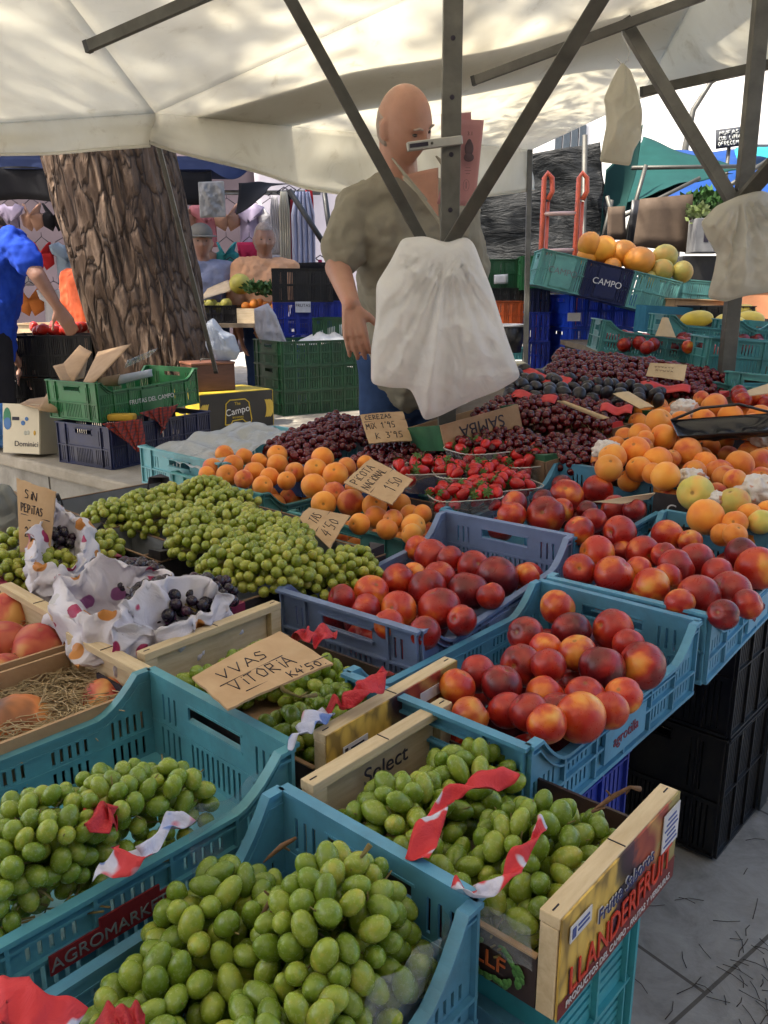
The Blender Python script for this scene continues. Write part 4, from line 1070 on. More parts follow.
FCL = ['large bunch of green grapes hanging highest in the frontmost crate', 'bunch of green grapes at the back left of the frontmost crate', 'bunch of long green grapes at the bottom middle of the frontmost crate', 'bunch of green grapes along the left rim of the frontmost crate',
 'low bunch of green grapes beside the clear film, right side of the frontmost crate', 'bunch of green grapes beside the red and white paper in the frontmost crate', 'bunch of green grapes cut by the bottom edge of the picture', 'bunch of green grapes under the dry brown stalk in the frontmost crate', 'small bunch of green grapes against the handle end of the frontmost crate']
B('FC', FCI, .0103, .742, GRAPE, 1.5, FCL, 'green grape bunches in the frontmost crate', 30, .62, box=(fc, .235, .108), drop=.028)
WBI = [(400, 790, -.02, .075, .05, .045, 0), (470, 750, -.02, .06, .05, .04, 0), (365, 835, -.045, .04, .035, .035, 0), (480, 900, -.03, .055, .05, .05, 60), (535, 820, -.02, .07, .055, .05, 20), (575, 805, -.03, .05, .045, .04, 80), (440, 840, -.04, .06, .05, .04, 0), (520, 890, -.04, .05, .045, .045, 90)]
WBL = ['bunch of green grapes against the inner board of the lower right wooden box', 'bunch of green grapes at the far corner of the lower right wooden box', 'small bunch of green grapes at the left corner of the lower right wooden box', 'bunch of green grapes spilling over the open left side of the lower right wooden box',
 'bunch of green grapes right of the red tissue in the lower right wooden box', 'bunch of green grapes beside the dry twig at the right corner of the wooden box', 'bunch of green grapes left of the red and white tissue in the wooden box', 'bunch of green grapes tucked behind the printed end board']
B('WB', WBI, .0106, .748, GRAPE, 1.5, WBL, 'green grape bunches in the lower right wooden box', 50, .655, box=(wb2, Lb2/2-.015, (fy2-ny2)/2-.022), drop=.03)
W1I = [(200, 660, -.03, .05, .04, .04, 0), (255, 640, -.03, .07, .045, .045, 0), (345, 680, -.03, .06, .05, .045, 0), (290, 705, -.03, .07, .045, .045, 0), (320, 645, -.04, .06, .04, .035, 0), (390, 672, -.045, .04, .04, .035, 0)]
W1L = ['bunch of green grapes peeping out left of the large handwritten card', 'bunch of green grapes behind the large handwritten card', 'bunch of green grapes right of the large handwritten card, between red papers', 'bunch of green grapes under the lower edge of the large handwritten card', 'bunch of green grapes beside the upper red paper in the wooden box', 'small grape bunch at the near right corner of the box under the large card']
B('W1', W1I, .0105, .75, GRAPE, 1.35, W1L, 'green grape bunches in the wooden box under the large card', 70, .66, box=(wb1, Lb1/2-.012, (fy1-ny1)/2-.022), drop=.034)
# dry stalks
for lab, pts in (('curled brown dry stalk standing in the frontmost grape crate', [at(268, 858, .735), at(282, 846, .75), at(296, 838, .76)]),
                 ('brown dry stalk lying across the grapes of the frontmost crate', [at(262, 915, .735), at(272, 898, .75), at(290, 893, .752), at(312, 889, .75), at(330, 888, .745)]),
                 ('thin green grape stalk at the handle end of the frontmost crate', [at(338, 880, .745), at(352, 868, .758), at(362, 856, .77), at(370, 845, .78)]),
                 ('dry brown twig beside the top corner of the printed wooden box', [at(592, 812, .76), at(612, 797, .775), at(630, 787, .785), at(640, 789, .78)]),
                 ('green stalk curling below the large handwritten card', [at(278, 676, .79), at(283, 690, .80), at(300, 697, .79), at(316, 695, .78)])):
    mb = MB(); mb.tube(pts, [.0016 + .0012 * (i % 2) for i in range(len(pts))], 7)
    rq = random.Random(len(lab))
    for p in pts[:-1]: mb.tube([p, p + Vector((rq.uniform(-.012, .012), rq.uniform(-.01, .01), rq.uniform(-.012, .01)))], [.0014, .0009], 5)
    tag(mb.build('dry_stalk', STEM if 'green' in lab[:12] else STEMB), lab, 'grape stalk')
film([at(440, 925, .70), at(452, 940, .70), at(425, 975, .70), at(370, 1020, .70)], .66, .728, 'clear film lining the right side of the frontmost grape crate')
film([at(190, 850, .70), at(255, 800, .70), at(278, 770, .70)], .66, .735, 'clear film lining the right corner of the left front grape crate')
film([at(476, 938, .70), at(532, 972, .70)], .699, .738, 'clear film on the open left side of the printed wooden box')
# ------------------------------------------------------------------ tissue papers
def tissue_mat(name, base, pats):
    m, n, b = base_mat(name, .7); v = coords(n)
    f = noise_tex(n, v, 24, 2, .5)
    n.links.new(ramp(n, f, [(.40, base), (.46, pats[0]), (.57, pats[0]), (.60, pats[1])]), b.inputs['Base Color'])
    bump(n, b, noise_tex(n, v, 50, 4, .6, 1), .5, .006)
    MATS[name] = m; return m
TIR = tissue_mat('tissue_red_white', (.50, .02, .03), [(.55, .03, .04), (.52, .52, .66)])
TIS = var('tissue_red', (.50, .015, .03), (.36, .01, .02), .55, 20, bs=.5, bd=.01)
TIB = tissue_mat('tissue_printed', (.50, .03, .04), [(.48, .50, .66), (.12, .2, .5)])
def tissue(label, pts, width, mat, seed=0, crump=.006, up=.12):
    """crumpled strip of printed paper along world points"""
    P = [Vector(p) - Vector((0, 0, .008)) for p in pts]; mb = MB()
    def fn(a, b):
        k = a * (len(P) - 1); i = min(int(k), len(P) - 2); p = P[i].lerp(P[i + 1], k - i)
        d = (P[min(i + 1, len(P) - 1)] - P[i]); d.z = 0; d.normalize()
        s_ = Vector((-d.y, d.x, 0)) * (1 - up) + Vector((0, 0, up))
        q = p + s_ * (b - .5) * width * .72 * (1 + .35 * math.sin(a * 7 + seed))
        return q + noise.noise_vector(q * 45 + Vector((seed, 0, 0))) * crump + Vector((0, 0, crump * .8 * math.sin(a * 19 + b * 4 + seed)))
    mb.grid(fn, 36, 8)
    return tag(mb.build('tissue_paper', mat, solid=.0006), label, 'tissue paper', 'printed fruit tissue papers')
tissue('red and white tissue strip curving between grapes in the printed wooden box', [at(418, 850, .757), at(432, 815, .77), at(452, 785, .772), at(478, 778, .772), at(512, 765, .765)], .028, TIR, 1)
tissue('red and white tissue strip below the right bunch in the printed wooden box', [at(455, 875, .757), at(480, 885, .762), at(512, 865, .765), at(530, 835, .77), at(545, 812, .77)], .022, TIR, 5)
tissue('crumpled bright red tissue in the back corner of the box under the large card', [at(292, 632, .775), at(308, 628, .79), at(332, 630, .79)], .05, TIS, 2, .009)
tissue('red tissue running along the right of the large handwritten card', [at(325, 702, .77), at(345, 695, .785), at(365, 683, .79), at(388, 665, .79)], .035, TIS, 3, .008)
tissue('small white and red tissue corner at the bottom of the box under the large card', [at(288, 738, .765), at(300, 725, .78), at(312, 712, .78), at(328, 706, .77)], .03, TIB, 9, .006)
tissue('crumpled red tissue lying on the grapes at the back of the left front crate', [at(85, 793, .765), at(92, 805, .78), at(103, 812, .78), at(116, 818, .77)], .035, TIS, 4, .006)
tissue('red white and blue printed tissue lying near the front rim of the left front crate', [at(98, 862, .76), at(120, 855, .768), at(145, 843, .77), at(165, 820, .77), at(182, 808, .765)], .035, TIB, 6, .006)
tissue('red and white paper sheet at the lower left corner of the frontmost crate', [at(-14, 1005, .765), at(10, 990, .772), at(38, 1003, .768), at(66, 1030, .75)], .06, TIR, 7, .002)
tissue('red tissue scrap at the bottom of the frontmost grape crate', [at(92, 1015, .735), at(112, 1008, .745), at(130, 1012, .74), at(146, 1022, .73)], .035, TIS, 8, .004)
# ------------------------------------------------------------------ big card
price_card((at(192, 678, .80), at(280, 632, .805), at(333, 664, .80), at(228, 710, .795)),
  [('VVAS', .16, .60, .20, .13), ('_', .10, .50, .1, .17), ('VITORIA', .16, .26, .22, .105), ('_', .22, .16, .1, .22), ("K4'50.", .60, .03, .14, .075)],
  'large torn brown card reading VVAS VITORIA on the green grapes in front', ws=.0016)
# ------------------------------------------------------------------ cardboard trays
GREYL = var('grey_liner', (.20, .21, .23), (.14, .15, .17), .8, 8, bs=.1)
DKCARD = var('dark_print_card', (.03, .025, .03), (.015, .012, .015), .55, 10)
KRAFT = var('kraft_card', (.24, .15, .09), (.17, .10, .06), .85, 14, bs=.15, dirt=.3)
WHC = var('white_card', (.52, .52, .53), (.42, .42, .44), .75, 10, bs=.1, dirt=.2); BLUEC = var('blue_card', (.04, .10, .36), (.03, .07, .25), .6, 10)
GREENC = var('green_card_tab', (.02, .12, .05), (.015, .08, .035), .6, 12)
REDC = var('red_card', (.62, .05, .05), (.45, .03, .035), .6, 12)
def tray(label, corner, P, L, W, H, yaw=AZ, out=DKCARD, inn=GREYL, tabm=DKCARD, edge=KRAFT, tilt=0, tabs=.035, group=None, low=None, rot=None):
    from mathutils import Euler
    rt = rot or (0, tilt, yaw)
    lx = -L / 2 if corner in 'ab' else L / 2; ly = W / 2 if corner in 'ad' else -W / 2
    M = Euler(rt).to_matrix(); loc = Vector(P) - M @ Vector((lx, ly, H))
    root = thing('cardboard_tray', label, 'tray', loc, rt, group)
    t = .004
    for x, y, wx, wy in ((0, -W / 2, L, t), (0, W / 2, L, t), (-L / 2, 0, t, W - t * 2.2), (L / 2, 0, t, W - t * 2.2)):
        h = H * (low or .78)
        mb = MB(); mb.box((x, y, h / 2), (wx, wy, h), None, 0)
        ix, iy = (0, -math.copysign(t * .5 + .0008, y)) if y else (-math.copysign(t * .5 + .0008, x), 0)
        mb.box((x + ix, y + iy, h / 2 + .003), (wx - .01 if y else .0012, .0012 if y else wy - .01, h - .008), None, 1)
        mb.box((x, y, h + .0012), (wx + .001, wy + .001, .002), None, 2)
        mb.build('side_wall', [out, inn, edge], root)
    mb = MB(); mb.box((0, 0, .002), (L - .01, W - .01, .004)); mb.build('base_panel', inn, root)
    if tabs:
        for sx in (-1, 1):
            for sy in (-1, 1):
                mb = MB(); c = Vector((sx * (L / 2 - .002), sy * (W / 2 - .002), 0)); a = Vector((-sx * tabs * 1.4, 0, 0)); b = Vector((0, -sy * tabs * 1.4, 0))
                z0, z1 = H * .6, H
                vs = [c + a + Vector((0, 0, z0)), c + Vector((0, 0, z0)), c + b + Vector((0, 0, z0)), c + b * .8 + Vector((0, 0, z1)), c + Vector((0, 0, z1 + .003)), c + a * .8 + Vector((0, 0, z1))]
                mb.add(vs, [(0, 1, 4, 5), (1, 2, 3, 4), (5, 4, 3)])
                mb.build('corner_tab', tabm, root, solid=.003)
    return root
GT = 'grape trays on the left of the stall'
tray('dark cardboard tray of green grapes farthest back, next to the teal apricot crate', 'd', at(161, 475, .75), .35, .33, .085, group=GT)
tray('dark cardboard tray under the middle of the big green grape heap', 'd', at(236, 494, .752), .42, .30, .085, group=GT)
tray('dark cardboard tray of green grapes beside the lavender crate', 'c', at(385, 546, .752), .42, .30, .085, group=GT)
tray('dark cardboard tray of yellowish grapes behind the printed plastic bags', 'd', at(96, 510, .74), .38, .36, .085, group=GT)
MAG = var('magenta_liner', (.25, .02, .07), (.18, .012, .05), .6, 10)
tray('brown cardboard tray holding printed bags of black grapes, magenta lining at its corner', 'c', at(246, 604, .742), .24, .44, .085, inn=MAG, out=KRAFT, tabm=MAG, group=GT)
tray('small dark tray at the left edge of the picture beside the pomegranate box', 'c', at(34, 560, .75), .3, .2, .08, group=GT)
TG = 'green grape bunches heaped on the cardboard trays'
ms = [(112, 512), (142, 503), (172, 497), (205, 497), (165, 515), (222, 512), (195, 533), (240, 527), (215, 552), (262, 538), (240, 566), (285, 548), (290, 562), (262, 574), (330, 566), (345, 557)]
ML = ['at the far left end of the heap', 'left of the heap by the tray wall', 'behind the heap near the tray corner', 'at the back of the heap below the apricot crate', 'in the left middle of the heap',
 'in the back centre of the heap under a dark stalk', 'on the near left slope of the heap', 'in the middle of the heap', 'hanging over the near tray wall at its left', 'at the centre right of the heap', 'lowest on the near side of the heap',
 'left of the small slanted card', 'in front of the small slanted card', 'at the near edge of the heap above the wooden box', 'right of the small slanted card', 'beside the grey tray wall under the apricots']
for i, (px, py) in enumerate(ms):
    hi = .004 if 190 < px < 300 else -.018
    if px > 320 or py > 575: hi = -.03
    bunch('MID', 'bunch of green grapes ' + ML[i], TG, at(px, py, .755) + Vector((0, 0, hi)), (.075 + .012 * (i % 3), .055, .042), AZ + R(37 * i % 180), .0098, GRAPEY, 1.15, None, 90 + i, zmin=.68, nmax=72)
for i, (px, py, lab) in enumerate([(22, 548, 'bunch of yellowish grapes at the left picture edge under the upright card'), (92, 552, 'bunch of yellowish grapes behind the printed bag, at its right'), (45, 572, 'bunch of yellowish grapes in front of the upright card'), (0, 575, 'bunch of yellowish grapes cut by the left picture edge')]):
    bunch('T3', lab, 'yellowish grape bunches behind the printed bags', at(px, py, .735), (.075, .06, .035), AZ + R(40 * i), .0100, GRAPEY, 1.1, None, 120 + i, zmin=.66, nmax=55)
for i, (px, py, ax, lab) in enumerate([(170, 606, (.08, .05, .035), 'bunch of black grapes in the front printed bag, nearest the wooden box'), (205, 596, (.055, .045, .03), 'bunch of black grapes at the right end of the printed bags'), (135, 580, (.07, .045, .03), 'bunch of black grapes in the middle printed bag'), (60, 542, (.035, .03, .025), 'small bunch of black grapes in the rear printed bag at the left'), (112, 578, (.05, .04, .03), 'bunch of black grapes at the left end of the middle printed bag')]):
    bunch('BLK', lab, 'black grape bunches in printed bags', at(px, py, .768 if i < 2 else .772), ax, AZ + R(90), .0098, GRAPEB, 1.05, None, 140 + i, zmin=.69, nmax=70)
# printed bags
def bagprint():
    m, n, b = base_mat('printed_bag', .45); v = coords(n)
    vo = n.nodes.new('ShaderNodeTexVoronoi'); vo.inputs['Scale'].default_value = 21; n.links.new(v, vo.inputs[0])
    wn = noise_tex(n, v, 40, 2, .5)
    ds = n.nodes.new('ShaderNodeMath'); ds.operation = 'MULTIPLY_ADD'; ds.inputs[1].default_value = .12; n.links.new(wn, ds.inputs[0]); n.links.new(vo.outputs['Distance'], ds.inputs[2])
    sx = n.nodes.new('ShaderNodeSeparateColor'); n.links.new(vo.outputs['Color'], sx.inputs[0])
    pc = ramp(n, sx.outputs[0], [(.0, (.42, .03, .12)), (.33, (.42, .03, .12)), (.34, (.6, .25, .06)), (.6, (.6, .25, .06)), (.61, (.30, .10, .28)), (.8, (.3, .1, .28)), (.81, (.60, .58, .60))])
    col = mixc(n, ramp(n, ds.outputs[0], [(.33, (1, 1, 1)), (.36, (0, 0, 0))]), (.74, .71, .80), pc)
    n.links.new(col, b.inputs['Base Color']); bump(n, b, noise_tex(n, v, 18, 4, .6, 1), .5, .012)
    t = n.nodes.new('ShaderNodeBsdfTranslucent'); n.links.new(col, t.inputs[0]); mx = n.nodes.new('ShaderNodeMixShader'); mx.inputs[0].default_value = .25
    n.links.new(b.outputs[0], mx.inputs[1]); n.links.new(t.outputs[0], mx.inputs[2]); n.links.new(mx.outputs[0], n.nodes['Material Output'].inputs[0])
    return m
PBAG = bagprint()
def open_bag(label, rim, c, depth, flare, seed, flap=.02):
    """open crumpled carrier bag: a bowl with a loose wavy rim"""
    P = [Vector(p) for p in rim]; c = Vector(c); mb = MB(); n_ = 110; L = len(P)
    def rp(s):
        k = s * L; i = int(k) % L; t = k - int(k); t = t * t * (3 - 2 * t); return P[i].lerp(P[(i + 1) % L], t)
    def fn(s, t):
        r_ = rp(s % 1.0)
        if t < .45:          # inside wall from bottom to rim
            k = t / .45; q = (c + Vector((0, 0, -depth))).lerp(r_, k ** .6); q.z = c.z - depth + (r_.z - c.z + depth) * k ** 1.6
        else:
            k = (t - .45) / .55; o = r_ - c; o.z = 0; o.normalize(); q = r_ + o * flare * math.sin(k * 1.57) + Vector((0, 0, -depth * 1.05 * k ** 1.3))
        nv = noise.noise_vector(q * 24 + Vector((seed * 3, 0, 0))); amp = .022 * min(1, t * 2)
        return q + nv * amp + noise.noise_vector(q * 75) * .009 * min(1, t * 3) - c
    mb.grid(fn, n_, 34)
    o = mb.build('printed_bag', PBAG, loc=c, solid=.0006); return tag(o, label, 'plastic bag', 'printed bags around the black grapes')
zb = .80
open_bag('printed white plastic bag open around a few black grapes, rearmost, under the upright card', [at(50, 500, .85), at(80, 512, .83), at(85, 545, .80), at(55, 575, .78), at(30, 560, .80), at(38, 520, .83)], at(60, 545, .79), .06, .02, 1)
open_bag('printed white plastic bag with orange and magenta spots, open around the middle black grapes', [at(60, 580, .80), at(105, 558, .83), at(160, 566, .82), at(172, 585, .80), at(128, 612, .79), at(88, 620, .785)], at(125, 585, .785), .065, .025, 2)
open_bag('printed white plastic bag with red marks, crumpled open around the front black grapes', [at(124, 602, .815), at(165, 578, .83), at(210, 582, .81), at(226, 596, .79), at(192, 609, .785), at(150, 628, .775), at(122, 630, .785)], at(180, 610, .785), .07, .015, 3)
bg1 = [o for o in bpy.data.objects if o.name.startswith('printed_bag')][0]
text('CI', 'bag_lettering', .034, INK, bg1, at(58, 588, .775) - Vector(bg1.location), (R(75), R(-35), R(-35)))
# ------------------------------------------------------------------ pomegranates
def pome_box(label, a, b, L, div, fr):
    """wooden box whose far end board runs a-b"""
    c = (a + b) / 2; u = b - a; u.z = 0; yaw = math.atan2(u.y, u.x); W_ = u.length
    root = thing('wooden_fruit_box', label, 'fruit box', (c.x, c.y, a.z - .10), yaw, 'wooden pomegranate boxes')
    mb = MB(); mb.box((0, 0, .094), (W_, .022, .012)); mb.box((0, .004, .044), (W_ - .04, .006, .086))
    for e in (-1, 1): mb.box((e * (W_ / 2 - .014), 0, .044), (.028, .02, .087))
    eb = mb.build('end_board', WOOD, root, bevel=.0012)
    st = MB(); st.box((0, 0, .1005), (.0012, .02, .001)); st.build('staple', INK, eb)
    mb = MB(); mb.box((.02, -.0085, .05), (.075, .004, .018)); mb.build('hand_hole', INK, root)
    sgn = -1
    for e in (-1, 1):
        mb = MB(); mb.box((e * (W_ / 2 - .004), sgn * (L / 2 + .012), .036), (.005, L, .07)); mb.build('side_panel', BOARD, root)
    mb = MB(); mb.box((0, sgn * (L / 2), .004), (W_ - .014, L, .006)); mb.build('base_panel', BOARD, root)
    mb = MB(); mb.box((0, sgn * (L + .024), .05), (W_, .02, .1)); mb.build('end_board', WOOD, root)
pome_box('wooden-ended box of pomegranates at the left picture edge, farther of the pair', at(5, 583, .752), at(78, 624, .752), .42, 0, 0)
pome_box('wooden-ended straw-filled pomegranate box touching the left front grape crate', at(72, 630, .752), at(145, 669, .752), .42, 0, 0)
PMM = skin_mat('pomegranate_skin', [(.3, (.62, .32, .10)), (.42, (.50, .11, .05)), (.55, (.36, .03, .03)), (.7, (.48, .14, .07))], .5, (.30, .15, .06), scale=26, stem=False)
PMO = skin_mat('pomegranate_orange_skin', [(.3, (.62, .30, .09)), (.48, (.58, .18, .05)), (.58, (.3, .1, .03)), (.7, (.10, .04, .02))], .5, (.2, .1, .04), scale=24, stem=False)
def pome(px, py, z, r, m, lab, sc=(1, 1, .92)):
    p = at(px, py, z); root = thing('pomegranate', lab, 'pomegranate', p, (random.uniform(2.4, 3.4), random.uniform(-.9, .9), random.uniform(0, 6)), 'pomegranates in the wooden boxes')
    mb = MB(); vs = []; n_, m_ = 32, 22
    for i in range(m_ + 1):
        th = math.pi * i / m_
        for k in range(n_):
            ph = 6.28319 * k / n_; d_ = Vector((math.sin(th) * math.cos(ph), math.sin(th) * math.sin(ph), math.cos(th)))
            q = r * (1 + .035 * math.cos(ph * 5 + 1) * math.sin(th) + .03 * noise.noise(d_ * 2 + p * 9) + .04 * math.exp(-(th / .25) ** 2)); vs.append(Vector((d_.x * q * sc[0], d_.y * q * sc[1], d_.z * q * sc[2])))
    mb.add(vs, [(i * n_ + k, (i + 1) * n_ + k, (i + 1) * n_ + (k + 1) % n_, i * n_ + (k + 1) % n_) for i in range(m_) for k in range(n_)], 0, True)
    mb.build('rind', m, root, merge=True)
    mb = MB(); mb.tube([(0, 0, r * .85), (0, 0, r * .95), (0, 0, r * 1.06)], [r * .2, r * .14, r * .17], 8, caps=False); mb.build('crown', m, root, solid=.002)
for a in [(12, 615, .70, .045, PMM, 'red pomegranate in the back corner of the farther pomegranate box'), (4, 645, .695, .042, PMM, 'red pomegranate cut by the left picture edge, farther box'), (42, 650, .69, .048, PMM, 'large rosy pomegranate in the straw at the right of the farther box'), (3, 672, .69, .03, PMM, 'small red pomegranate at the near corner of the farther box'),
          (17, 728, .67, .05, PMO, 'orange-brown blemished pomegranate in straw at the left picture edge'), (110, 705, .67, .042, PMM, 'rosy pomegranate in straw against the left front grape crate'), (-20, 690, .67, .05, PMM, 'pomegranate in the straw beyond the left edge of the near box')]: pome(*a)
def straw(label, P, sx, sy, n_, seed):
    rd = random.Random(seed); mb = MB()
    for k in range(n_):
        q = Vector(P) + UX * rd.uniform(-sx, sx) + VX * rd.uniform(-sy, sy) + Vector((0, 0, rd.uniform(-.02, .012)))
        a = rd.uniform(0, 6.28); L = rd.uniform(.03, .08); b = rd.uniform(-1.5, 1.5); pts = [q]
        for j in range(4):
            a += b * .35; q = q + Vector((math.cos(a), math.sin(a), rd.uniform(-.25, .3))) * L / 4; pts.append(q)
        mb.tube(pts, .0008, 4)
    tag(mb.build('straw', var('straw_fibre', (.46, .36, .22), (.34, .25, .14), .8, 30)), label, 'straw', None, 'stuff')
straw('pale straw packing in the near pomegranate box', at(45, 700, .69), .16, .09, 1500, 1)
straw('pale straw packing in the farther pomegranate box', at(35, 650, .69), .12, .12, 700, 2)
# ------------------------------------------------------------------ apricot crates
def CR(corner, P, label, mat, L=.5, W=.3, H=.125, low=.075, rot=None, group=None, **k):
    return crate_at(corner, P, name='plastic_crate', label=label, cat='crate', mat=mat, L=L, W=W, H=H, low=low, rot=rot if rot is not None else (0, 0, AZ), group=group, **k)
a1 = CR('b', LS(262, 494), 'teal plastic crate of apricots behind the green grape trays', TEAL2, .44, .42, .12, .075)
a2 = CR('b', LS(405, 541, -.005), 'teal plastic crate of apricots under the slanted apricot price card', TEAL2, .42, .40, .12, .075)
cw = CR('a', LS(141, 446), 'teal crate lined with crumpled white plastic, left of the apricots', CYAN, .56, .42, .12, .10)
A1E = [(102,72,28,'a'),(160,78,26,'a'),(128,103,30,'a'),(65,110,28,'n'),(205,92,25,'a'),(258,73,30,'a'),(258,102,32,'a'),(190,125,33,'a'),(110,135,33,'a'),(50,132,20,'a'),(158,145,28,'n'),(235,140,30,'a'),(310,125,30,'n'),(215,165,30,'a'),(285,150,28,'a')]
fruits('apricot', 'rear teal crate', lambda x, y: LS(x, y, .01), (2.954, 190, 430), A1E, 'apricots in the rear teal crate', (a1, .44, .4, .06, 22, 'aan', 'apricot low in the rear teal crate, mostly hidden'), rowh=8)
A2E = [(392,85,35,'a'),(370,118,35,'a'),(462,110,30,'n'),(430,132,38,'a'),(365,165,38,'a'),(518,100,22,'a'),(425,187,35,'n'),(395,218,38,'p'),(475,215,42,'n'),(485,172,28,'n'),(545,225,38,'a'),(550,258,36,'a'),(500,278,33,'a'),(620,218,33,'a'),(600,265,30,'n'),(650,250,25,'a'),(685,250,25,'a'),(660,285,38,'p'),(582,293,33,'a'),(655,308,30,'p'),(570,200,30,'a')]
fruits('apricot', 'teal crate under card', lambda x, y: LS(x, y, .03), (2.954, 190, 430), A2E, 'apricots in the teal crate under the price card', (a2, .42, .4, .05, 22, 'aan', 'apricot low in the teal crate under the card, mostly hidden'), rowh=9)
# white crumpled liner
mb = MB(); P_ = [LS(150, 447, .005), LS(205, 468, .005), LS(300, 432, .005), LS(250, 418, .005)]
mb.grid(lambda s, t: bil(P_[0], P_[1], P_[2], P_[3], s, t) + Vector((0, 0, .02 * noise.noise(Vector((s * 5, t * 6, 1))) + .012 * abs(math.sin(t * 9.4)) - .012)), 40, 40)
tag(mb.build('plastic_liner', bag_mat('liner_white', (.55, .57, .58), .1), solid=.0008), 'crumpled white plastic liner filling the crate beside the apricots', 'plastic liner')
# ------------------------------------------------------------------ price cards of the left side
CG = None
price_card((LS(299, 519, .055), LS(309, 508, .065), LS(350, 516, .06), LS(330, 549, .04)), [('TAS', .28, .56, .24, .16), ('_', .1, .48, .1, .25), ("4'50", .18, .12, .28, .17)], "small brown card marked 4'50 stuck in the green grape heap", ws=.002)
price_card((LS(344, 483, .10), LS(371, 459, .12), LS(413, 480, .11), LS(392, 505, .085)), [('PICOTA', .08, .76, .17, .13), ('NACIONAL', .08, .52, .16, .105), ('_', .05, .46, .1, .27), ("1'50", .35, .12, .24, .14)], 'brown card slanting over the apricots, two words above a price', ws=.002)
price_card((LS(360, 415, .10), LS(403, 412, .10), LS(412, 441, .05), LS(369, 444, .05)), [('CEREZAS', .08, .78, .15, .09), ('_', .04, .72, .1, .29), ("MIX 1'95", .05, .46, .2, .1), ("K 3'95", .2, .12, .2, .12)], "upright brown card reading CEREZAS MIX 1'95 in the cherries", ws=.0026)
price_card((at(17, 478, .90), at(56, 492, .88), at(50, 556, .76), at(20, 552, .77)), [('SIN', .22, .76, .12, .15), ('PEPITAS', .1, .56, .12, .10), ('_', .1, .52, .1, .22), ('-', .3, .42, .1, .15), ("2'50", .2, .22, .14, .16)], 'tall brown card standing at the left, reading SIN PEPITAS 2\'50', ws=.002)
# ------------------------------------------------------------------ cherries
CHM = skin_mat('cherry_skin', [(.3, (.16, .010, .012)), (.5, (.09, .006, .010)), (.7, (.04, .003, .006))], .18, None, scale=1.2, stem=False)
CHMB = []
cm = MB(); vs = []; n_, m_ = 12, 8
for i in range(m_ + 1):
    th = math.pi * i / m_
    for k in range(n_):
        ph = 6.28319 * k / n_; r_ = 1 - .22 * math.exp(-(th / .4) ** 2); vs.append(Vector((math.sin(th) * math.cos(ph) * r_ * 1.05, math.sin(th) * math.sin(ph) * r_, math.cos(th) * r_)))
cfs = [(i * n_ + k, (i + 1) * n_ + k, (i + 1) * n_ + (k + 1) % n_, i * n_ + (k + 1) % n_) for i in range(m_) for k in range(n_)]
cme = bpy.data.meshes.new('cherry'); cme.from_pydata([tuple(v) for v in vs], [], cfs); cme.polygons.foreach_set('use_smooth', [True] * len(cfs)); cme.materials.append(CHM)
sme = MB(); sme.tube([(0, 0, .8), (.3, .1, 2.0), (1.0, .2, 3.2)], [.07, .06, .09], 5); 
stem_me = sme.build('cherry_stem_src', STEM); stem_data = stem_me.data; bpy.data.objects.remove(stem_me)
ALLCH = []
def heap(quad, n_, r, mound, lab, grp, seed, zoff=0, layers=2, lim=None):
    rd = random.Random(seed); pl = []
    for l in range(layers):
        for t in range(n_ * 14):
            s, q = rd.uniform(0, 1), rd.uniform(0, 1); p = bil(*quad, s, q)
            p = p + Vector((0, 0, mound * math.sin(math.pi * s) ** .6 * math.sin(math.pi * q) ** .6 + zoff - l * r * 1.5 + rd.uniform(-.4, .4) * r + .010 * noise.noise(Vector((s * 7, q * 7, seed)))))
            if len(pl) >= n_ * (l + 1): break
            if all((p - o).length_squared > (r * 1.75) ** 2 for o in pl[-900:]): pl.append(p); 
    for p in pl: ALLCH.append((p, r * rd.uniform(.88, 1.1), lab, grp, rd.random()))
def Q(f, *pts, dz=0): return [f(x, y, dz) for x, y in pts]
cl1 = tray('white and blue cardboard tray of cherries at the back left, behind the teal crates', 'b', LS(303, 467, .02), .60, .30, .09, out=BLUEC, inn=WHC, tabm=BLUEC, group='cherry trays', yaw=AZ + R(6))
cl2 = tray('white and blue cardboard tray of cherries behind the middle post, beside the strawberries', 'b', LS(400, 478, .02), .60, .36, .09, out=BLUEC, inn=WHC, tabm=BLUEC, group='cherry trays', yaw=AZ + R(2))
heap(Q(LS, (262, 446), (305, 462), (390, 428), (335, 414)), 260, .0125, .02, 'dark red cherry in the back left white and blue tray', 'cherries in the back left tray', 1)
heap(Q(LS, (345, 462), (400, 472), (500, 440), (420, 430)), 260, .0125, .02, 'dark red cherry in the white and blue tray behind the strawberries', 'cherries in the tray behind the middle post', 2)
TB_ = dict(out=KRAFT, inn=KRAFT, tabm=GREENC, group='cherry trays')
tray('brown cardboard tray of cherries with green corners, just behind the strawberry punnets', 'b', RS(545, 457), .42, .36, .075, tilt=R(-8), yaw=AZ - R(18), **TB_)
tray('brown cardboard cherry tray beside the near apricots, green corner tabs', 'b', RS(612, 466), .42, .34, .075, tilt=R(-8), yaw=AZ - R(18), **TB_)
heap(Q(RS, (455, 436), (545, 450), (560, 432), (490, 418)), 130, .012, .01, 'dark cherry in the brown tray just behind the strawberries', 'cherries behind the strawberries', 3, -.02)
heap(Q(RS, (545, 452), (600, 462), (625, 436), (560, 428)), 130, .012, .012, 'dark cherry in the brown tray left of the large apricot heap', 'cherries left of the apricot heap', 4, -.02)
tray('brown box tray with red edges piled with cherries, in the middle of the far rows', 'b', RS(612, 424), .50, .62, .075, out=KRAFT, inn=KRAFT, tabm=REDC, tilt=R(-8), yaw=AZ - R(20), group='cherry trays')
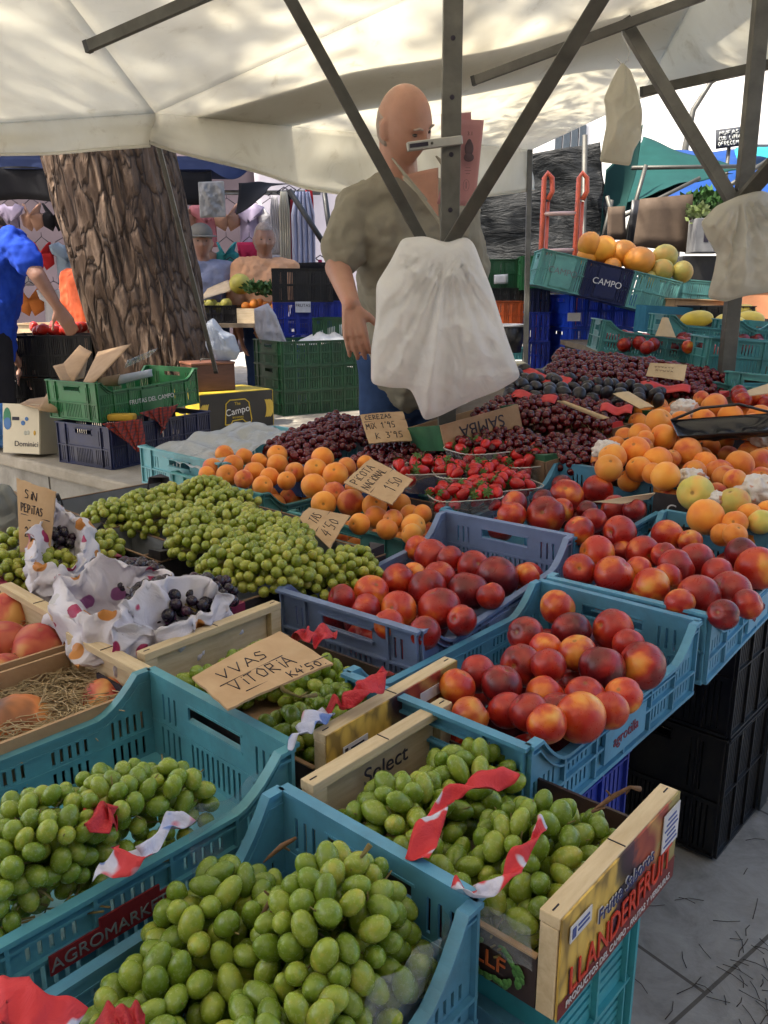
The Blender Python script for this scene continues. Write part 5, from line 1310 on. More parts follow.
heap(Q(RS, (470, 416), (605, 428), (632, 404), (520, 388)), 420, .0125, .02, 'dark cherry in the big pile left of the two narrow cards', 'cherries in the middle pile', 5, .0)
tray('low brown tray of dark plums between two cherry piles', 'b', RS(650, 412), .34, .60, .07, out=KRAFT, inn=KRAFT, tabm=GREENC, tilt=R(-8), yaw=AZ - R(22), group='plum trays')
tray('wide brown tray piled with cherries at the back, blank pale card on it', 'b', RS(700, 398, .01), .56, .85, .075, out=KRAFT, inn=KRAFT, tabm=KRAFT, tilt=R(-8), yaw=AZ - R(24), group='cherry trays')
heap(Q(RS, (540, 381), (700, 396), (745, 376), (560, 350), dz=.01), 560, .0125, .03, 'dark cherry in the big rear pile under the blank card', 'cherries in the rear pile', 6, .0)
ALLCH.sort(key=lambda c: (c[0] - Vector((0, 0, CAMZ))).length)
# the 300 nearest as single fruits, the rest as one mass
rest = MB(); cnt = 0
top_first = sorted(ALLCH, key=lambda c: (c[0] - Vector((0, 0, CAMZ))).length - c[0].z * 4)[:300]
ids = set(id(c) for c in top_first)
for c in ALLCH:
    p, r, lab, grp, u_ = c
    M = Matrix.Rotation(u_ * 3, 3, 'X') @ Matrix.Rotation(u_ * 9, 3, 'Z')
    if id(c) in ids:
        o = bpy.data.objects.new('cherry', cme); COL.objects.link(o); o.location = p; o.scale = (r,) * 3; o.rotation_euler = M.to_euler(); tag(o, lab, 'cherry', grp)
        if u_ > .6:
            s_ = bpy.data.objects.new('stem', stem_data); COL.objects.link(s_); s_.parent = o
    else:
        rest.add([M @ v * r + p for v in vs], cfs, 0, True)
tag(rest.build('cherry_heap', CHM), 'mass of dark cherries filling the farther trays', 'cherries', None, 'stuff')
# ------------------------------------------------------------------ plums
PLM = skin_mat('plum_skin', [(.3, (.02, .014, .022)), (.5, (.010, .008, .012)), (.7, (.03, .024, .034))], .35, None, scale=1.5, stem=False)
plm = fruit_mesh('plum', .1, .03, .8, 1.15, 3, 18, 12, [PLM])
rd = random.Random(8); pl = []; qd = Q(RS, (500, 399), (655, 411), (668, 398), (520, 376))
for t in range(900):
    s, q = rd.random(), rd.random(); p = bil(*qd, s, q) + Vector((0, 0, .02 + rd.uniform(-.01, .012)))
    if all((p - o).length > .042 for o in pl):
        pl.append(p); o = bpy.data.objects.new('plum', plm); COL.objects.link(o); o.location = p; o.scale = (.023,) * 3; o.rotation_euler = (rd.uniform(-1.5, 1.5), rd.uniform(-1.5, 1.5), rd.uniform(0, 6))
        tag(o, 'blue-black plum in the low tray between two cherry piles', 'plum', 'plums between the cherry piles')
# red paper edges and loose card pieces between the far rows
for lab, a, b, m in (('red paper strip along the front of the plum tray, left', (512, 397), (556, 404), REDC), ('red paper strip along the rear cherry tray, left end', (520, 374), (570, 386), REDC), ('red paper strip right of the middle narrow card', (600, 411), (632, 414), REDC), ('red paper piece in front of the blank card', (640, 388), (690, 393), REDC)):
    A, B_ = RS(*a, .015), RS(*b, .02); mb = MB(); dv = B_ - A
    mb.grid(lambda s, t: A + dv * s + Vector((-.1 * dv.y * (t - .5) * .3 / max(.01, dv.length) , .035 * (t - .5), .006 * math.sin(s * 9) + .02 * t)), 16, 4)
    tag(mb.build('paper_strip', m, solid=.001), lab, 'paper strip')
price_card((RS(650, 363, .09), RS(687, 365, .09), RS(684, 381, .05), RS(646, 376, .05)), [('VVVVVV', .15, .70, .1, .09), ('XVUVX', .2, .45, .1, .1)], 'blank-looking pale card on the rear cherry pile, faint marks', CARDL, SCRIB, .002)
price_card((RS(613, 394, .05), RS(629, 392, .055), RS(654, 407, .045), RS(640, 409, .035)), None, 'narrow pale card lying on the plums', CARDL)
price_card((RS(557, 401, .06), RS(565, 401, .065), RS(610, 418, .045), RS(600, 419, .035)), None, 'long narrow pale card on the middle cherry pile', CARDL)
price_card((at(592, 502, .81), at(655, 493, .815), at(648, 499, .80), at(622, 504, .80)), None, 'thin pale card seen almost edge-on in the nectarine crate', CARDL)
# ------------------------------------------------------------------ strawberries
STB = skin_mat('strawberry_skin', [(.3, (.55, .015, .015)), (.5, (.48, .012, .012)), (.75, (.36, .01, .012))], .3, (.6, .35, .1), scale=1.0, stem=False)
CALYX = var('calyx_green', (.09, .17, .03), (.05, .11, .02), .7, 40)
mb = MB(); vs2 = []
for i in range(13):
    th = math.pi * i / 12
    for k in range(16):
        ph = 6.28319 * k / 16; rr_ = math.sin(th) * (1.0 - .28 * (1 - math.cos(th)) / 2 * 1.3) * (1.02 + .05 * noise.noise(Vector((math.cos(ph), math.sin(ph), th)) * 2)); vs2.append(Vector((rr_ * math.cos(ph) * .92, rr_ * math.sin(ph) * .92, math.cos(th) * 1.15)))
mb.add(vs2, [(i * 16 + k, (i + 1) * 16 + k, (i + 1) * 16 + (k + 1) % 16, i * 16 + (k + 1) % 16) for i in range(12) for k in range(16)], 0, True)
t_ = mb.build('sb', STB, merge=True); sbm = t_.data; bpy.data.objects.remove(t_)
mb = MB()
for k in range(7):
    a = k * .9; d_ = Vector((math.cos(a), math.sin(a), 0)); s_ = Vector((-d_.y, d_.x, 0))
    mb.add([Vector((0, 0, 1.16)), d_ * .45 + s_ * .2 + Vector((0, 0, 1.2)), d_ * .95 + Vector((0, 0, 1.05)), d_ * .45 - s_ * .2 + Vector((0, 0, 1.2))], [(0, 1, 2, 3)])
mb.tube([(0, 0, 1.1), (.1, 0, 1.5)], .07, 5)
t_ = mb.build('cx', CALYX); cxm = t_.data; bpy.data.objects.remove(t_)
CLEAR = film_mat()
st_tray = tray('dark cardboard tray holding the clear punnets of strawberries', 'b', LS(468, 505, -.01), .56, .42, .07, yaw=AZ, out=DKCARD, inn=DKCARD, tabm=DKCARD, group='strawberry tray')
CR('b', LS(505, 512, -.03), 'teal crate under the strawberry tray, only its rim corner showing', TEAL2, .5, .46, .10, .07)
SW = ['front left', 'front middle', 'large back right', 'front right', 'rear right', 'lowest right']
for pi, (cx, cy, w_, l_, yw) in enumerate([(430, 470, .20, .16, 10), (470, 474, .20, .16, 5), (490, 449, .26, .17, 30), (503, 486, .19, .15, 20), (528, 463, .20, .15, 25), (465, 497, .18, .12, 15)]):
    P = LS(cx, cy, .045 + .02 * (pi == 2)); lab = f'clear punnet of strawberries, {SW[pi]} of the tray'
    root = thing('strawberry_punnet', lab, 'punnet', P - Vector((0, 0, .05)), R(yw), 'clear strawberry punnets')
    mb = MB()
    def ring(s, t, w=w_, l=l_):
        a = s * 6.28319; n4 = 4; cx_ = math.copysign(abs(math.cos(a)) ** (2 / n4), math.cos(a)); sy_ = math.copysign(abs(math.sin(a)) ** (2 / n4), math.sin(a))
        k = .82 + .18 * t; return Vector((cx_ * w / 2 * k, sy_ * l / 2 * k, .055 * t + .001 * math.sin(a * 30)))
    mb.grid(ring, 64, 5); mb.build('box_wall', CLEAR, root)
    mb = MB(); mb.tube([ring(k / 64, 1) for k in range(65)], .0018, 5, caps=False); mb.build('rim', var('clear_rim', (.55, .53, .5), None, .2), root)
    rd = random.Random(pi + 3); pl = []
    for t in range(1500):
        if len(pl) > 24: break
        x, y = rd.uniform(-.5, .5) * (w_ - .03), rd.uniform(-.5, .5) * (l_ - .03); z = .056 + .018 * math.cos(x / w_ * 3) * math.cos(y / l_ * 3) - (.026 if len(pl) > 15 else 0)
        p = Matrix.Rotation(R(yw), 3, 'Z') @ Vector((x, y, z)) + root.location
        if all((p - o).length > .0285 for o in pl):
            pl.append(p); o = bpy.data.objects.new('strawberry', sbm); COL.objects.link(o); o.location = p; o.scale = (.0175 * rd.uniform(.85, 1.12),) * 3
            o.rotation_euler = (rd.uniform(.4, 2.6), rd.uniform(-.8, .8), rd.uniform(0, 6)); tag(o, f'ripe strawberry in the {SW[pi]} punnet', 'strawberry', f'strawberries in the {SW[pi]} punnet')
            c_ = bpy.data.objects.new('calyx', cxm); COL.objects.link(c_); c_.parent = o
# ------------------------------------------------------------------ big apricot heap on the right
A3 = [(535,112,52,'n'),(297,183,57,'p'),(390,180,45,'a'),(392,208,40,'a'),(490,168,46,'a'),(605,160,50,'a'),(730,158,48,'p'),(690,190,45,'a'),(605,208,50,'a'),(665,220,36,'a'),(215,235,48,'a'),(235,258,40,'a'),(313,248,55,'a'),(195,305,60,'a'),(232,288,40,'n'),(420,308,58,'n'),(97,335,60,'p'),(290,348,60,'a'),(350,340,40,'n'),(80,380,58,'p'),(210,385,55,'a'),(268,402,44,'a'),(325,415,60,'p'),(495,360,50,'a'),(448,398,50,'a'),(556,405,60,'n'),(582,424,52,'n'),(645,365,57,'a'),(735,355,55,'n'),(625,432,45,'n'),(545,487,40,'n'),(455,487,72,'g'),(620,530,64,'g'),(498,590,74,'p'),(625,617,50,'a'),(685,580,48,'a'),(735,612,50,'g'),(738,420,42,'n'),(765,330,40,'n'),(765,565,42,'a'),(570,668,42,'a'),(625,668,40,'a'),(480,80,32,'n')]
AFN = lambda x, y: RS(x, y, .035)
fruits('apricot', 'right-hand heap', AFN, (4.31, 590, 380), A3, 'apricots in the big right-hand heap', None, rowh=7, dmax=.095)
rd = random.Random(4); pl = []
qd = Q(RS, (585, 478), (760, 545), (800, 425), (650, 400), dz=-.015)
for t in range(800):
    if len(pl) > 60: break
    p = bil(*qd, rd.random(), rd.random())
    if all((p - o).length > .055 for o in pl):
        pl.append(p); o = bpy.data.objects.new('apricot', fmesh('apricot', rd.choice('aan'))); COL.objects.link(o); o.location = p; o.scale = (.03,) * 3; o.rotation_euler = (rd.uniform(-1, 1), rd.uniform(-1, 1), rd.uniform(0, 6))
        tag(o, 'apricot low in the big right-hand heap, mostly hidden by others', 'apricot', 'apricots in the big right-hand heap')
tray('dark cardboard tray under the near left of the right-hand apricot heap', 'b', RS(690, 530, -.02), .40, .42, .08, tilt=R(-9), yaw=AZ + R(2), group='apricot trays')
tray('dark cardboard tray under the right of the apricot heap at the picture edge', 'b', RS(800, 560, -.02), .42, .42, .08, tilt=R(-9), yaw=AZ + R(2), group='apricot trays')
tray('brown cardboard tray under the back of the right-hand apricot heap', 'b', RS(735, 460, -.02), .42, .5, .07, tilt=R(-9), yaw=AZ + R(2), out=KRAFT, inn=DKCARD, tabm=KRAFT, group='apricot trays')
text('C', 'printed_letter', .035, WHL, tag(thing('carton_end', 'dark carton end with a white curved letter between the nectarine crates', 'carton', RS(672, 505, .0)), None), (0, -.0025, -.012), (R(90), 0, 0))
fo = [o for o in bpy.data.objects if o.name.startswith('carton_end')][0]; fo.rotation_euler = (0, 0, R(-35))
mb = MB(); mb.box((0, .001, -.02), (.09, .005, .09)); mb.build('carton_panel', DKCARD, fo)
# black shell tray lying in the apricots
sh = thing('black_fruit_tray', 'empty black plastic fruit tray lying among the apricots', 'fruit tray', RS(725, 435, .06), (R(8), R(-6), R(-12)))
mb = MB()
def shell(s, t):
    x = (s - .5) * .26; y = (t - .5) * .15; e = max(abs(s - .5), abs(t - .5)) * 2
    return Vector((x, y, .03 * e ** 5 - .008 * math.cos(s * 25) * math.cos(t * 14) * (1 - e)))
mb.grid(shell, 40, 24); mb.build('tray_shell', var('black_tray', (.012, .012, .016), None, .22), sh, solid=.0012)
mb = MB(); mb.tube([Vector((-.13, .07, .03)), Vector((-.05, .085, .055)), Vector((.05, .085, .058)), Vector((.12, .05, .04))], [.004] * 4, 6); mb.build('turned_edge', DKCARD, sh)
WRAP = tissue_mat('fruit_wrap', (.62, .55, .52), [(.66, .62, .60), (.60, .30, .2)])
for lab, px, py, r_ in (('white tissue-wrapped fruit at the back of the right-hand apricot heap', 686, 410, .055), ('white wrapped fruit at the left end of the right-hand apricot heap', 606, 450, .045), ('wrapped fruit at the right picture edge above the apricots', 765, 435, .06), ('crumpled printed white wrapper at the right edge among the apricots', 757, 492, .07), ('small crumpled wrapper between the apricots by the nectarine crate', 690, 480, .05), ('thin white wrapper under the greenish peach', 715, 500, .035)):
    p = RS(px, py, .035); mb = MB()
    def f3(s, t):
        th = t * math.pi; ph = s * 6.28319; d_ = Vector((math.sin(th) * math.cos(ph), math.sin(th) * math.sin(ph), math.cos(th) * .7))
        q = d_ * r_ * .8; return q * (1 + .30 * noise.noise(d_ * 3 + p * 5) + .12 * noise.noise(d_ * 9 + p))
    mb.grid(f3, 48, 30); tag(mb.build('fruit_wrapper', WRAP, loc=p), lab, 'fruit wrapper', 'white fruit wrappers')
# ------------------------------------------------------------------ supports under the display
def stack_crate(label, loc, rot, mat, L=.6, W=.4, H=.24, group=None, handle=True, detail=1, name='plastic_crate', logo=None):
    return crate(name, label, 'crate', mat, loc, rot, L, W, H, H, group, handle, detail=detail, logo=logo)
tb = thing('display_table', 'trestle table hidden under the crates of fruit', 'table', T(1.75, 1.45, 0), AZ)
mb = MB(); mb.box((0, 0, .60), (1.6, 1.5, .025)); mb.build('table_top', var('old_board', (.16, .12, .08), None, .85, 12), tb)
for sx in (-1, 1):
    for sy in (-1, 1): mb = MB(); mb.box((sx * .72, sy * .66, .293), (.05, .05, .586)); mb.build('leg', STEELD, tb)
SG = 'crates stacked under the display'
def under(lab, u, v, z, mat, L=.5, W=.3, H=.2, rot=None, **k): return stack_crate(lab, T(u, v, z), rot or (0, 0, AZ), mat, L, W, H, SG, **k)
for i, z in enumerate((.01, .315)):
    under(['lower', 'upper'][i] + ' black crate standing on the paving under the dark nectarines', 1.95, .72, z, BLACKP, .50, .36, .30, detail=1)
bl = bpy.data.objects['plastic_crate']
text('Canso', 'printed_logo', .05, WHITEINK, tag(thing('crate_strap', 'dark grey plastic strip with white letters on the black crates', 'strip', T(1.98, .528, .30), (0, 0, AZ)), None), (0, -.0035, -.08), (R(90), R(-90), 0))
fo = [o for o in bpy.data.objects if o.name.startswith('crate_strap')][0]
mb = MB(); mb.box((0, 0, 0), (.05, .006, .58)); mb.build('strip_panel', var('dark_grey_plastic', (.035, .037, .04), None, .5), fo)
for i, z in enumerate((.01, .315)):
    under(['lower', 'upper'][i] + ' royal blue crate at the right picture edge behind the black crates', 2.52, .76, z, ROYAL if i else NAVY, .5, .36, .30)
under('royal blue crate under the near end of the logo nectarine crate', .84, .64, .34, ROYAL, .40, .34, .27)
under('lower royal blue crate behind the printed wooden box', .84, .64, .05, ROYAL, .40, .34, .27)
under('cyan crate stood on end under the printed wooden box', .55, .42, .33, plastic('cyan_plastic', (.05, .36, .44)), .62, .24, .16, rot=(0, R(90), AZ))
under('blue crate just below the frontmost grape crate, its rim showing', .29, .44, .40, BLU2, .5, .28, .19)
under('lower blue crate under the frontmost grape crate', .29, .44, .20, BLU2, .5, .28, .19, detail=0)
under('blue crate under the left front grape crate', .3, .80, .40, BLU, .5, .3, .2, detail=0)
under('dark crate under the pomegranate boxes', .3, 1.25, .40, BLACKP, .5, .5, .22, detail=0)
under('dark crate under the wooden box with the large card', .72, .86, .40, BLACKP, .4, .4, .22, detail=0)
tb2 = thing('trestle_table', 'tilted rear trestle table hidden under cherries and apricots', 'table', RS(640, 430, -.16), (0, R(-10.8), AZ))
mb = MB(); mb.box((-.05, .1, 0), (1.7, 1.4, .02)); mb.build('table_top', MATS['old_board'], tb2)
for x, y in ((-.75, -.5), (-.75, .7), (.7, -.5), (.7, .7)):
    mb = MB(); mb.box((x, y, -.36), (.04, .04, .70)); mb.build('leg', STEELD, tb2)
under('black crate in deep shadow under the middle of the display', 1.30, .95, .05, BLACKP, .5, .36, .28, detail=0); under('upper black crate in deep shadow under the middle of the display', 1.30, .95, .335, BLACKP, .5, .36, .25, detail=0)  # black crates added where there is only deep shadow below the display
# ------------------------------------------------------------------ crates and boxes on the planter ledge
YL = R(58)
nv = crate_at('b', at(113, 470, .5) + Vector((0, 0, .19)), name='plastic_crate', label='navy plastic crate on the stone ledge under the green crate', cat='crate', mat=NAVY, L=.62, W=.36, H=.19, low=.19, rot=(0, 0, YL))
gr = crate_at('b', at(99, 423, .70) + Vector((0, 0, .175)), name='plastic_crate', label='green plastic crate full of folded cardboard, on top of the navy crate', cat='crate', mat=GREENP, L=.62, W=.34, H=.175, low=.13, rot=(0, R(-2), YL), logo=('FRUTAS DEL CAMPO', WHITEINK, .03, (-1,)))
KC = var('kraft_sheet', (.40, .26, .14), (.30, .19, .10), .85, 10, bs=.1)
def sheet3(name, lab, px, cat, mat, zs, group=None, curl=.01, solid=.003):
    P = [atY(x, y, Y) for x, y, Y in px]; c = sum(P, Vector()) / 4; mb = MB()
    mb.grid(lambda s, t: bil(P[0], P[1], P[2], P[3], s, t) - c + Vector((0, -curl * math.sin(3.14 * s), 0)), 8, 6)
    return tag(mb.build(name, mat, loc=c, solid=solid), lab, cat, group)
GC = 'folded cardboard in the green crate'
sheet3('cardboard_sheet', 'large folded cardboard sheet leaning out of the green crate to the right', [(82, 385, 3.9), (95, 382, 3.8), (131, 344, 4.0), (98, 352, 4.2)], 'cardboard', KC, 0, GC)
sheet3('cardboard_sheet', 'tan cardboard flap leaning left out of the green crate', [(62, 383, 3.95), (84, 378, 4.1), (88, 358, 4.3), (53, 366, 4.1)], 'cardboard', KC, 0, GC)
sheet3('cardboard_sheet', 'upright brown cardboard sheet at the top left of the green crate', [(56, 372, 4.1), (74, 382, 4.0), (92, 352, 4.2), (80, 345, 4.3)], 'cardboard', KC, 0, GC)
sheet3('cardboard_sheet', 'small white-edged card standing in the green crate', [(118, 385, 3.95), (120, 375, 3.95), (152, 369, 4.1), (153, 376, 4.1)], 'cardboard', WHC, 0, GC)
sheet3('cardboard_sheet', 'brown card scrap in the middle of the green crate', [(98, 386, 3.9), (99, 378, 3.9), (120, 374, 4.0), (120, 386, 4.0)], 'cardboard', KC, 0, GC)
sheet3('plastic_folder', 'clear plastic tray edge sticking up at the back of the green crate', [(125, 368, 4.2), (128, 360, 4.2), (158, 348, 4.4), (150, 356, 4.4)], 'plastic tray', film_mat(), 0)
# plaid cloth
def plaid():
    m, n, b = base_mat('plaid_cloth', .9); v = coords(n); w1 = n.nodes.new('ShaderNodeTexWave'); w1.inputs['Scale'].default_value = 22; w1.bands_direction = 'X'; n.links.new(v, w1.inputs[0])
    w2 = n.nodes.new('ShaderNodeTexWave'); w2.inputs['Scale'].default_value = 22; w2.bands_direction = 'Z'; n.links.new(v, w2.inputs[0])
    c = mixc(n, ramp(n, w1.outputs['Fac'], [(.7, (0, 0, 0)), (.85, (.8,) * 3)]), (.28, .03, .02), (.05, .02, .03))
    c = mixc(n, ramp(n, w2.outputs['Fac'], [(.75, (0, 0, 0)), (.9, (.7,) * 3)]), c, (.06, .03, .03)); n.links.new(c, b.inputs['Base Color']); return m
PL = plaid()
def drape(lab, px, cat, mat, group=None, name='cloth', amp=.02, sc=9, n1=30, n2=20, solid=.003):
    P = [atY(x, y, Y) for x, y, Y in px]; c = sum(P, Vector()) / len(P); mb = MB()
    def fn(s, t):
        p = bil(P[0], P[1], P[2], P[3], s, t); return p - c + Vector((0, amp * noise.noise(p * sc), amp * .5 * noise.noise(p * sc + Vector((9, 0, 0))))) + Vector((0, amp * .5 * math.sin(s * 20 + t * 3), 0))
    mb.grid(fn, n1, n2); return tag(mb.build(name, mat, loc=c, solid=solid), lab, cat, group)
drape('red and dark plaid cloth hanging over the navy crate, left fold', [(146, 455, 3.62), (137, 452, 3.62), (104, 424, 3.58), (142, 418, 3.72)], 'cloth', PL)
drape('red plaid cloth end hanging over the right part of the navy crate', [(160, 434, 3.82), (166, 428, 3.85), (140, 412, 3.72), (178, 404, 3.95)], 'cloth', PL)
mb = MB(); mb.box((0, 0, 0), (.12, .06, .03)); tag(mb.build('yellow_packet', var('packet_yellow', (.55, .32, .02), None, .6), bevel=.008, loc=atY(122, 417, 3.72)), 'small yellow packet wedged between the green and navy crates', 'packet')
# white carton
CW = var('cream_carton', (.66, .60, .46), (.58, .52, .40), .8, 6, bs=.05, dirt=.1)
wb_ = at(38, 459, .5); wc = thing('fruit_carton', 'cream cardboard fruit carton with blue and green printed spots on the stone ledge', 'carton', wb_ + Vector((-.06, .16, 0)), (R(-9), 0, R(-14)))
W_, D_, H_ = .20, .26, .235
for x, y, wx, wy, nm in ((0, -D_ / 2, W_, .005, 'front_panel'), (0, D_ / 2, W_, .005, 'back_panel'), (-W_ / 2, 0, .005, D_ - .006, 'side_panel'), (W_ / 2, 0, .005, D_ - .006, 'side_panel')):
    mb = MB(); mb.box((x, y, H_ / 2), (wx, wy, H_)); q = mb.build(nm, CW, wc)
    if nm == 'front_panel': fp = q
mb = MB(); mb.box((0, 0, .003), (W_ - .012, D_ - .012, .005)); mb.build('base_panel', CW, wc)
yy = -D_ / 2 - .0035
def disc(px_, z, rx, rz, mat, nm, par=fp, y0=0):
    mb = MB(); mb.ell((px_, yy - y0, z), (rx, .0008, rz), None, 20, 6); return mb.build(nm, mat, par)
disc(-.075, .165, .022, .052, var('print_green', (.05, .22, .12), None, .7), 'oval_print'); disc(-.073, .14, .021, .03, var('print_blue', (.06, .16, .38), None, .7), 'oval_print', y0=.0006)
for x, z, r_ in ((.012, .145, .012), (.032, .165, .010)): disc(x, z, r_, r_, MATS['print_blue'], 'dot_print')
for x, z in ((.04, .10), (.025, .098)): disc(x, z, .009, .011, var('print_grey', (.42, .42, .36), None, .8), 'dot_print')
disc(.075, .10, .007, .012, MATS['packet_yellow'], 'dot_print')
mb = MB(); mb.box((-.028, yy, .165), (.038, .0016, .016)); mb.build('hand_hole', INK, fp)
text('Dominici', 'carton_lettering', .036, INK, fp, (.03, yy - .0008, .045), (R(90), 0, 0), .0003)
for k, (a, b, c, d) in enumerate([((20, 404, 3.9), (55, 412, 3.8), (52, 396, 4.0), (30, 399, 4.1)), ((38, 410, 3.75), (58, 413, 3.8), (60, 395, 3.9), (48, 392, 4.0))]):
    sheet3('carton_flap', ['folded inner flap at the left of the cream carton', 'folded inner flap at the right of the cream carton'][k], [a, b, c, d], 'carton flap', KC, 0)
# banana box and cash box
BK = var('banana_box_black', (.02, .018, .015), None, .5, 8); YB = var('banana_box_yellow', (.55, .40, .03), (.45, .32, .02), .55, 8); BAN = var('banana_yellow', (.62, .45, .06), (.5, .33, .04), .5, 15)
bb = at(201, 433, .5); yb = R(40)
bx = thing('banana_box', 'black and yellow banana carton with bananas printed on it, on the stone ledge', 'carton', bb + Vector((math.cos(yb) * .24 - math.sin(yb) * .17, math.sin(yb) * .24 + math.cos(yb) * .17, 0)), yb)
mb = MB(); mb.box((0, -.17, .105), (.48, .006, .21)); f_ = mb.build('front_panel', BK, bx)
mb = MB(); mb.box((0, .17, .105), (.48, .006, .21)); mb.build('back_panel', BK, bx)
for s_ in (-1, 1): mb = MB(); mb.box((s_ * .24, 0, .105), (.006, .346, .21)); lp = mb.build('side_panel', YB, bx)
mb = MB(); mb.box((0, 0, .212), (.47, .335, .004)); mb.build('lid', YB, bx)
yy2 = -.1745
for sx, fl in ((-.17, 1), (.17, -1)):
    for k in range(4):
        mb = MB(); pts = [Vector((sx + fl * (.035 * math.cos(a) + k * .011 - .03), yy2, .105 + .06 * math.sin(a))) for a in [R(-60 + 15 * j) * 1 + math.pi for j in range(9)]]
        mb.tube(pts, [.002, .006, .008, .009, .009, .009, .008, .006, .003], 6); o = mb.build('banana_print', BAN, f_); o.scale = (1, .12, 1); o.location = (0, yy2 * .88, 0)
mb = MB(); mb.tube([Vector((x, yy2, z)) for x, z in ((-.085, .03), (-.075, .15), (-.05, .17), (.05, .17), (.075, .15), (.09, .05), (.085, .03), (.05, .035), (.03, .055), (-.035, .05), (-.05, .03), (-.085, .03))], .0035, 5, caps=False); mb.build('emblem_outline', YB, f_)
text('Campo', 'box_lettering', .055, WHITEINK, f_, (0, yy2, .105), (R(90), R(-8), 0), .0004); text('The', 'box_lettering', .025, YB, f_, (0, yy2, .147), (R(90), 0, 0), .0004); text('BANANAS', 'box_lettering', .016, YB, f_, (0, yy2, .068), (R(90), 0, 0), .0004)
for x, z in ((-.06, .07), (.06, .14), (-.02, .11)): mb = MB(); mb.box((-.2435, x, z), (.001, .05, .03)); mb.build('side_print', BK, lp)
mb = MB(); mb.box((-.2435, .04, .12), (.001, .09, .07)); mb.build('side_print', BK, bx)
cb = thing('cash_box', 'dark brown wooden cash box standing on the banana carton', 'cash box', bb + Vector((-.0, .26, .216)), R(32))
DW = var('dark_wood', (.09, .035, .02), (.06, .022, .014), .5, 12, mapscale=(1, 6, 6))
mb = MB(); mb.box((0, 0, .075), (.26, .2, .15)); mb.build('box_body', DW, cb, bevel=.004)
mb = MB(); mb.box((0, 0, .157), (.268, .208, .014)); ld = mb.build('lid', var('lid_wood', (.20, .085, .05), (.15, .06, .035), .45, 12), cb, bevel=.004)
mb = MB(); mb.tube([(-.04, 0, .164), (-.035, 0, .176), (.035, 0, .176), (.04, 0, .164)], .004, 6); mb.build('handle', STEELD, ld)
# big green stack
gs = at(285, 416, .5); YG = R(33)
for k in range(3):
    stack_crate(['bottom', 'middle', 'top'][k] + ' dark green crate in the big stack behind the banana carton', gs + Vector((math.cos(YG) * .3 - math.sin(YG) * .2, math.sin(YG) * .3 + math.cos(YG) * .2, .157 * k)), (0, 0, YG), DKGREEN, .62, .42, .155, 'dark green crates stacked on the ledge')
stack_crate('dark green crate standing behind the stacked green ones, one end showing', gs + Vector((.42, .62, .36)), (0, 0, R(-8)), DKGREEN, .5, .3, .24)
POLY = bag_mat('thin_polythene', (.50, .54, .60), .4)
bag('thin bluish plastic bag lying beside the pine trunk', [(207, 322), (213, 318), (222, 330), (234, 335), (240, 352), (236, 360), (212, 360), (206, 345)], 4.9, .10, (212, 320), POLY, 14, amp=.014)
bag('white printed plastic packet standing in the big green crate', [(254, 309), (268, 303), (276, 315), (287, 343), (262, 346), (255, 330)], 5.55, .03, (266, 304), bag_mat('packet_white', (.6, .58, .6), .3), 8, amp=.008)
drape('white cloth spilling over the rim of the big green crate', [(290, 345, 5.5), (350, 343, 5.6), (346, 324, 5.9), (300, 338, 5.8)], 'cloth', cloth_mat('white_cloth', (.62, .60, .55)), amp=.05, sc=6)
# blue and black crates, far
YB2 = R(8)
for k, (m_, nm) in enumerate(((ROYAL, 'lowest blue'), (ROYAL, 'second blue'), (ROYAL, 'third blue'), (BLACKP, 'topmost black'))):
    stack_crate(nm + ' crate in the stack left of the vendor\'s arm', atY(304, 380, 6.3) * 1 + Vector((0, 0, 0 - atY(304, 380, 6.3).z + .5 + .235 * k)), (0, 0, YB2), m_, .42, .4, .23, 'blue and black crates behind the vendor')
stack_crate('bright blue crate just behind the vendor\'s forearm', Vector((atY(338, 300, 6.1).x, 6.4, .95)), (0, 0, R(20)), ROYAL, .30, .35, .26)
text('FRUTAS', 'white_tag_lettering', .03, INK, tag(thing('crate_label', 'white label on the blue crate left of the vendor\'s arm', 'label', atY(303, 307, 6.08)), None), (0, -.004, .01), (R(90), 0, 0))
fo = [o for o in bpy.data.objects if o.name.startswith('crate_label')][0]; mb = MB(); mb.box((0, 0, 0), (.11, .004, .075)); mb.build('label_card', WHL, fo)
# fruit stand far left centre
ft = thing('folding_table', 'folding table in the background carrying crates of oranges', 'table', Vector((-1.25, 6.75, 0)))
mb = MB(); mb.box((0, 0, 1.03), (1.5, .7, .03)); mb.build('table_top', MATS['old_board'], ft)
for sx in (-1, 1):
    for sy in (-1, 1): mb = MB(); mb.box((sx * .7, sy * .3, .507), (.04, .04, 1.014)); mb.build('leg', STEELD, ft)
stack_crate('black crate of yellow-green fruit on the background table', Vector((-1.32, 6.62, 1.046)), 0, BLACKP, .38, .3, .13)
wcr = thing('wooden_crate', 'pale wooden crate of oranges on the background table', 'crate', Vector((-.94, 6.6, 1.046)), 0)
for x, y, a, b in ((0, -.14, .36, .01), (0, .14, .36, .01), (-.175, 0, .01, .27), (.175, 0, .01, .27)):
    mb = MB(); mb.box((x, y, .055), (a, b, .11)); mb.build('side_board', WOOD, wcr)
mb = MB(); mb.box((0, 0, .005), (.33, .26, .008)); mb.build('base_board', WOOD, wcr)
ORM = skin_mat('orange_skin', [(.3, (.75, .25, .02)), (.7, (.65, .18, .015))], .5, None); orm = fruit_mesh('orange', .05, 0, 1, 1, 2, 16, 12, [ORM])
YGM = skin_mat('yellow_green_skin', [(.3, (.5, .42, .06)), (.7, (.35, .32, .05))], .5, None); ygm = fruit_mesh('lemon', .05, 0, 1, 1.15, 2, 16, 12, [YGM])
rd = random.Random(3)
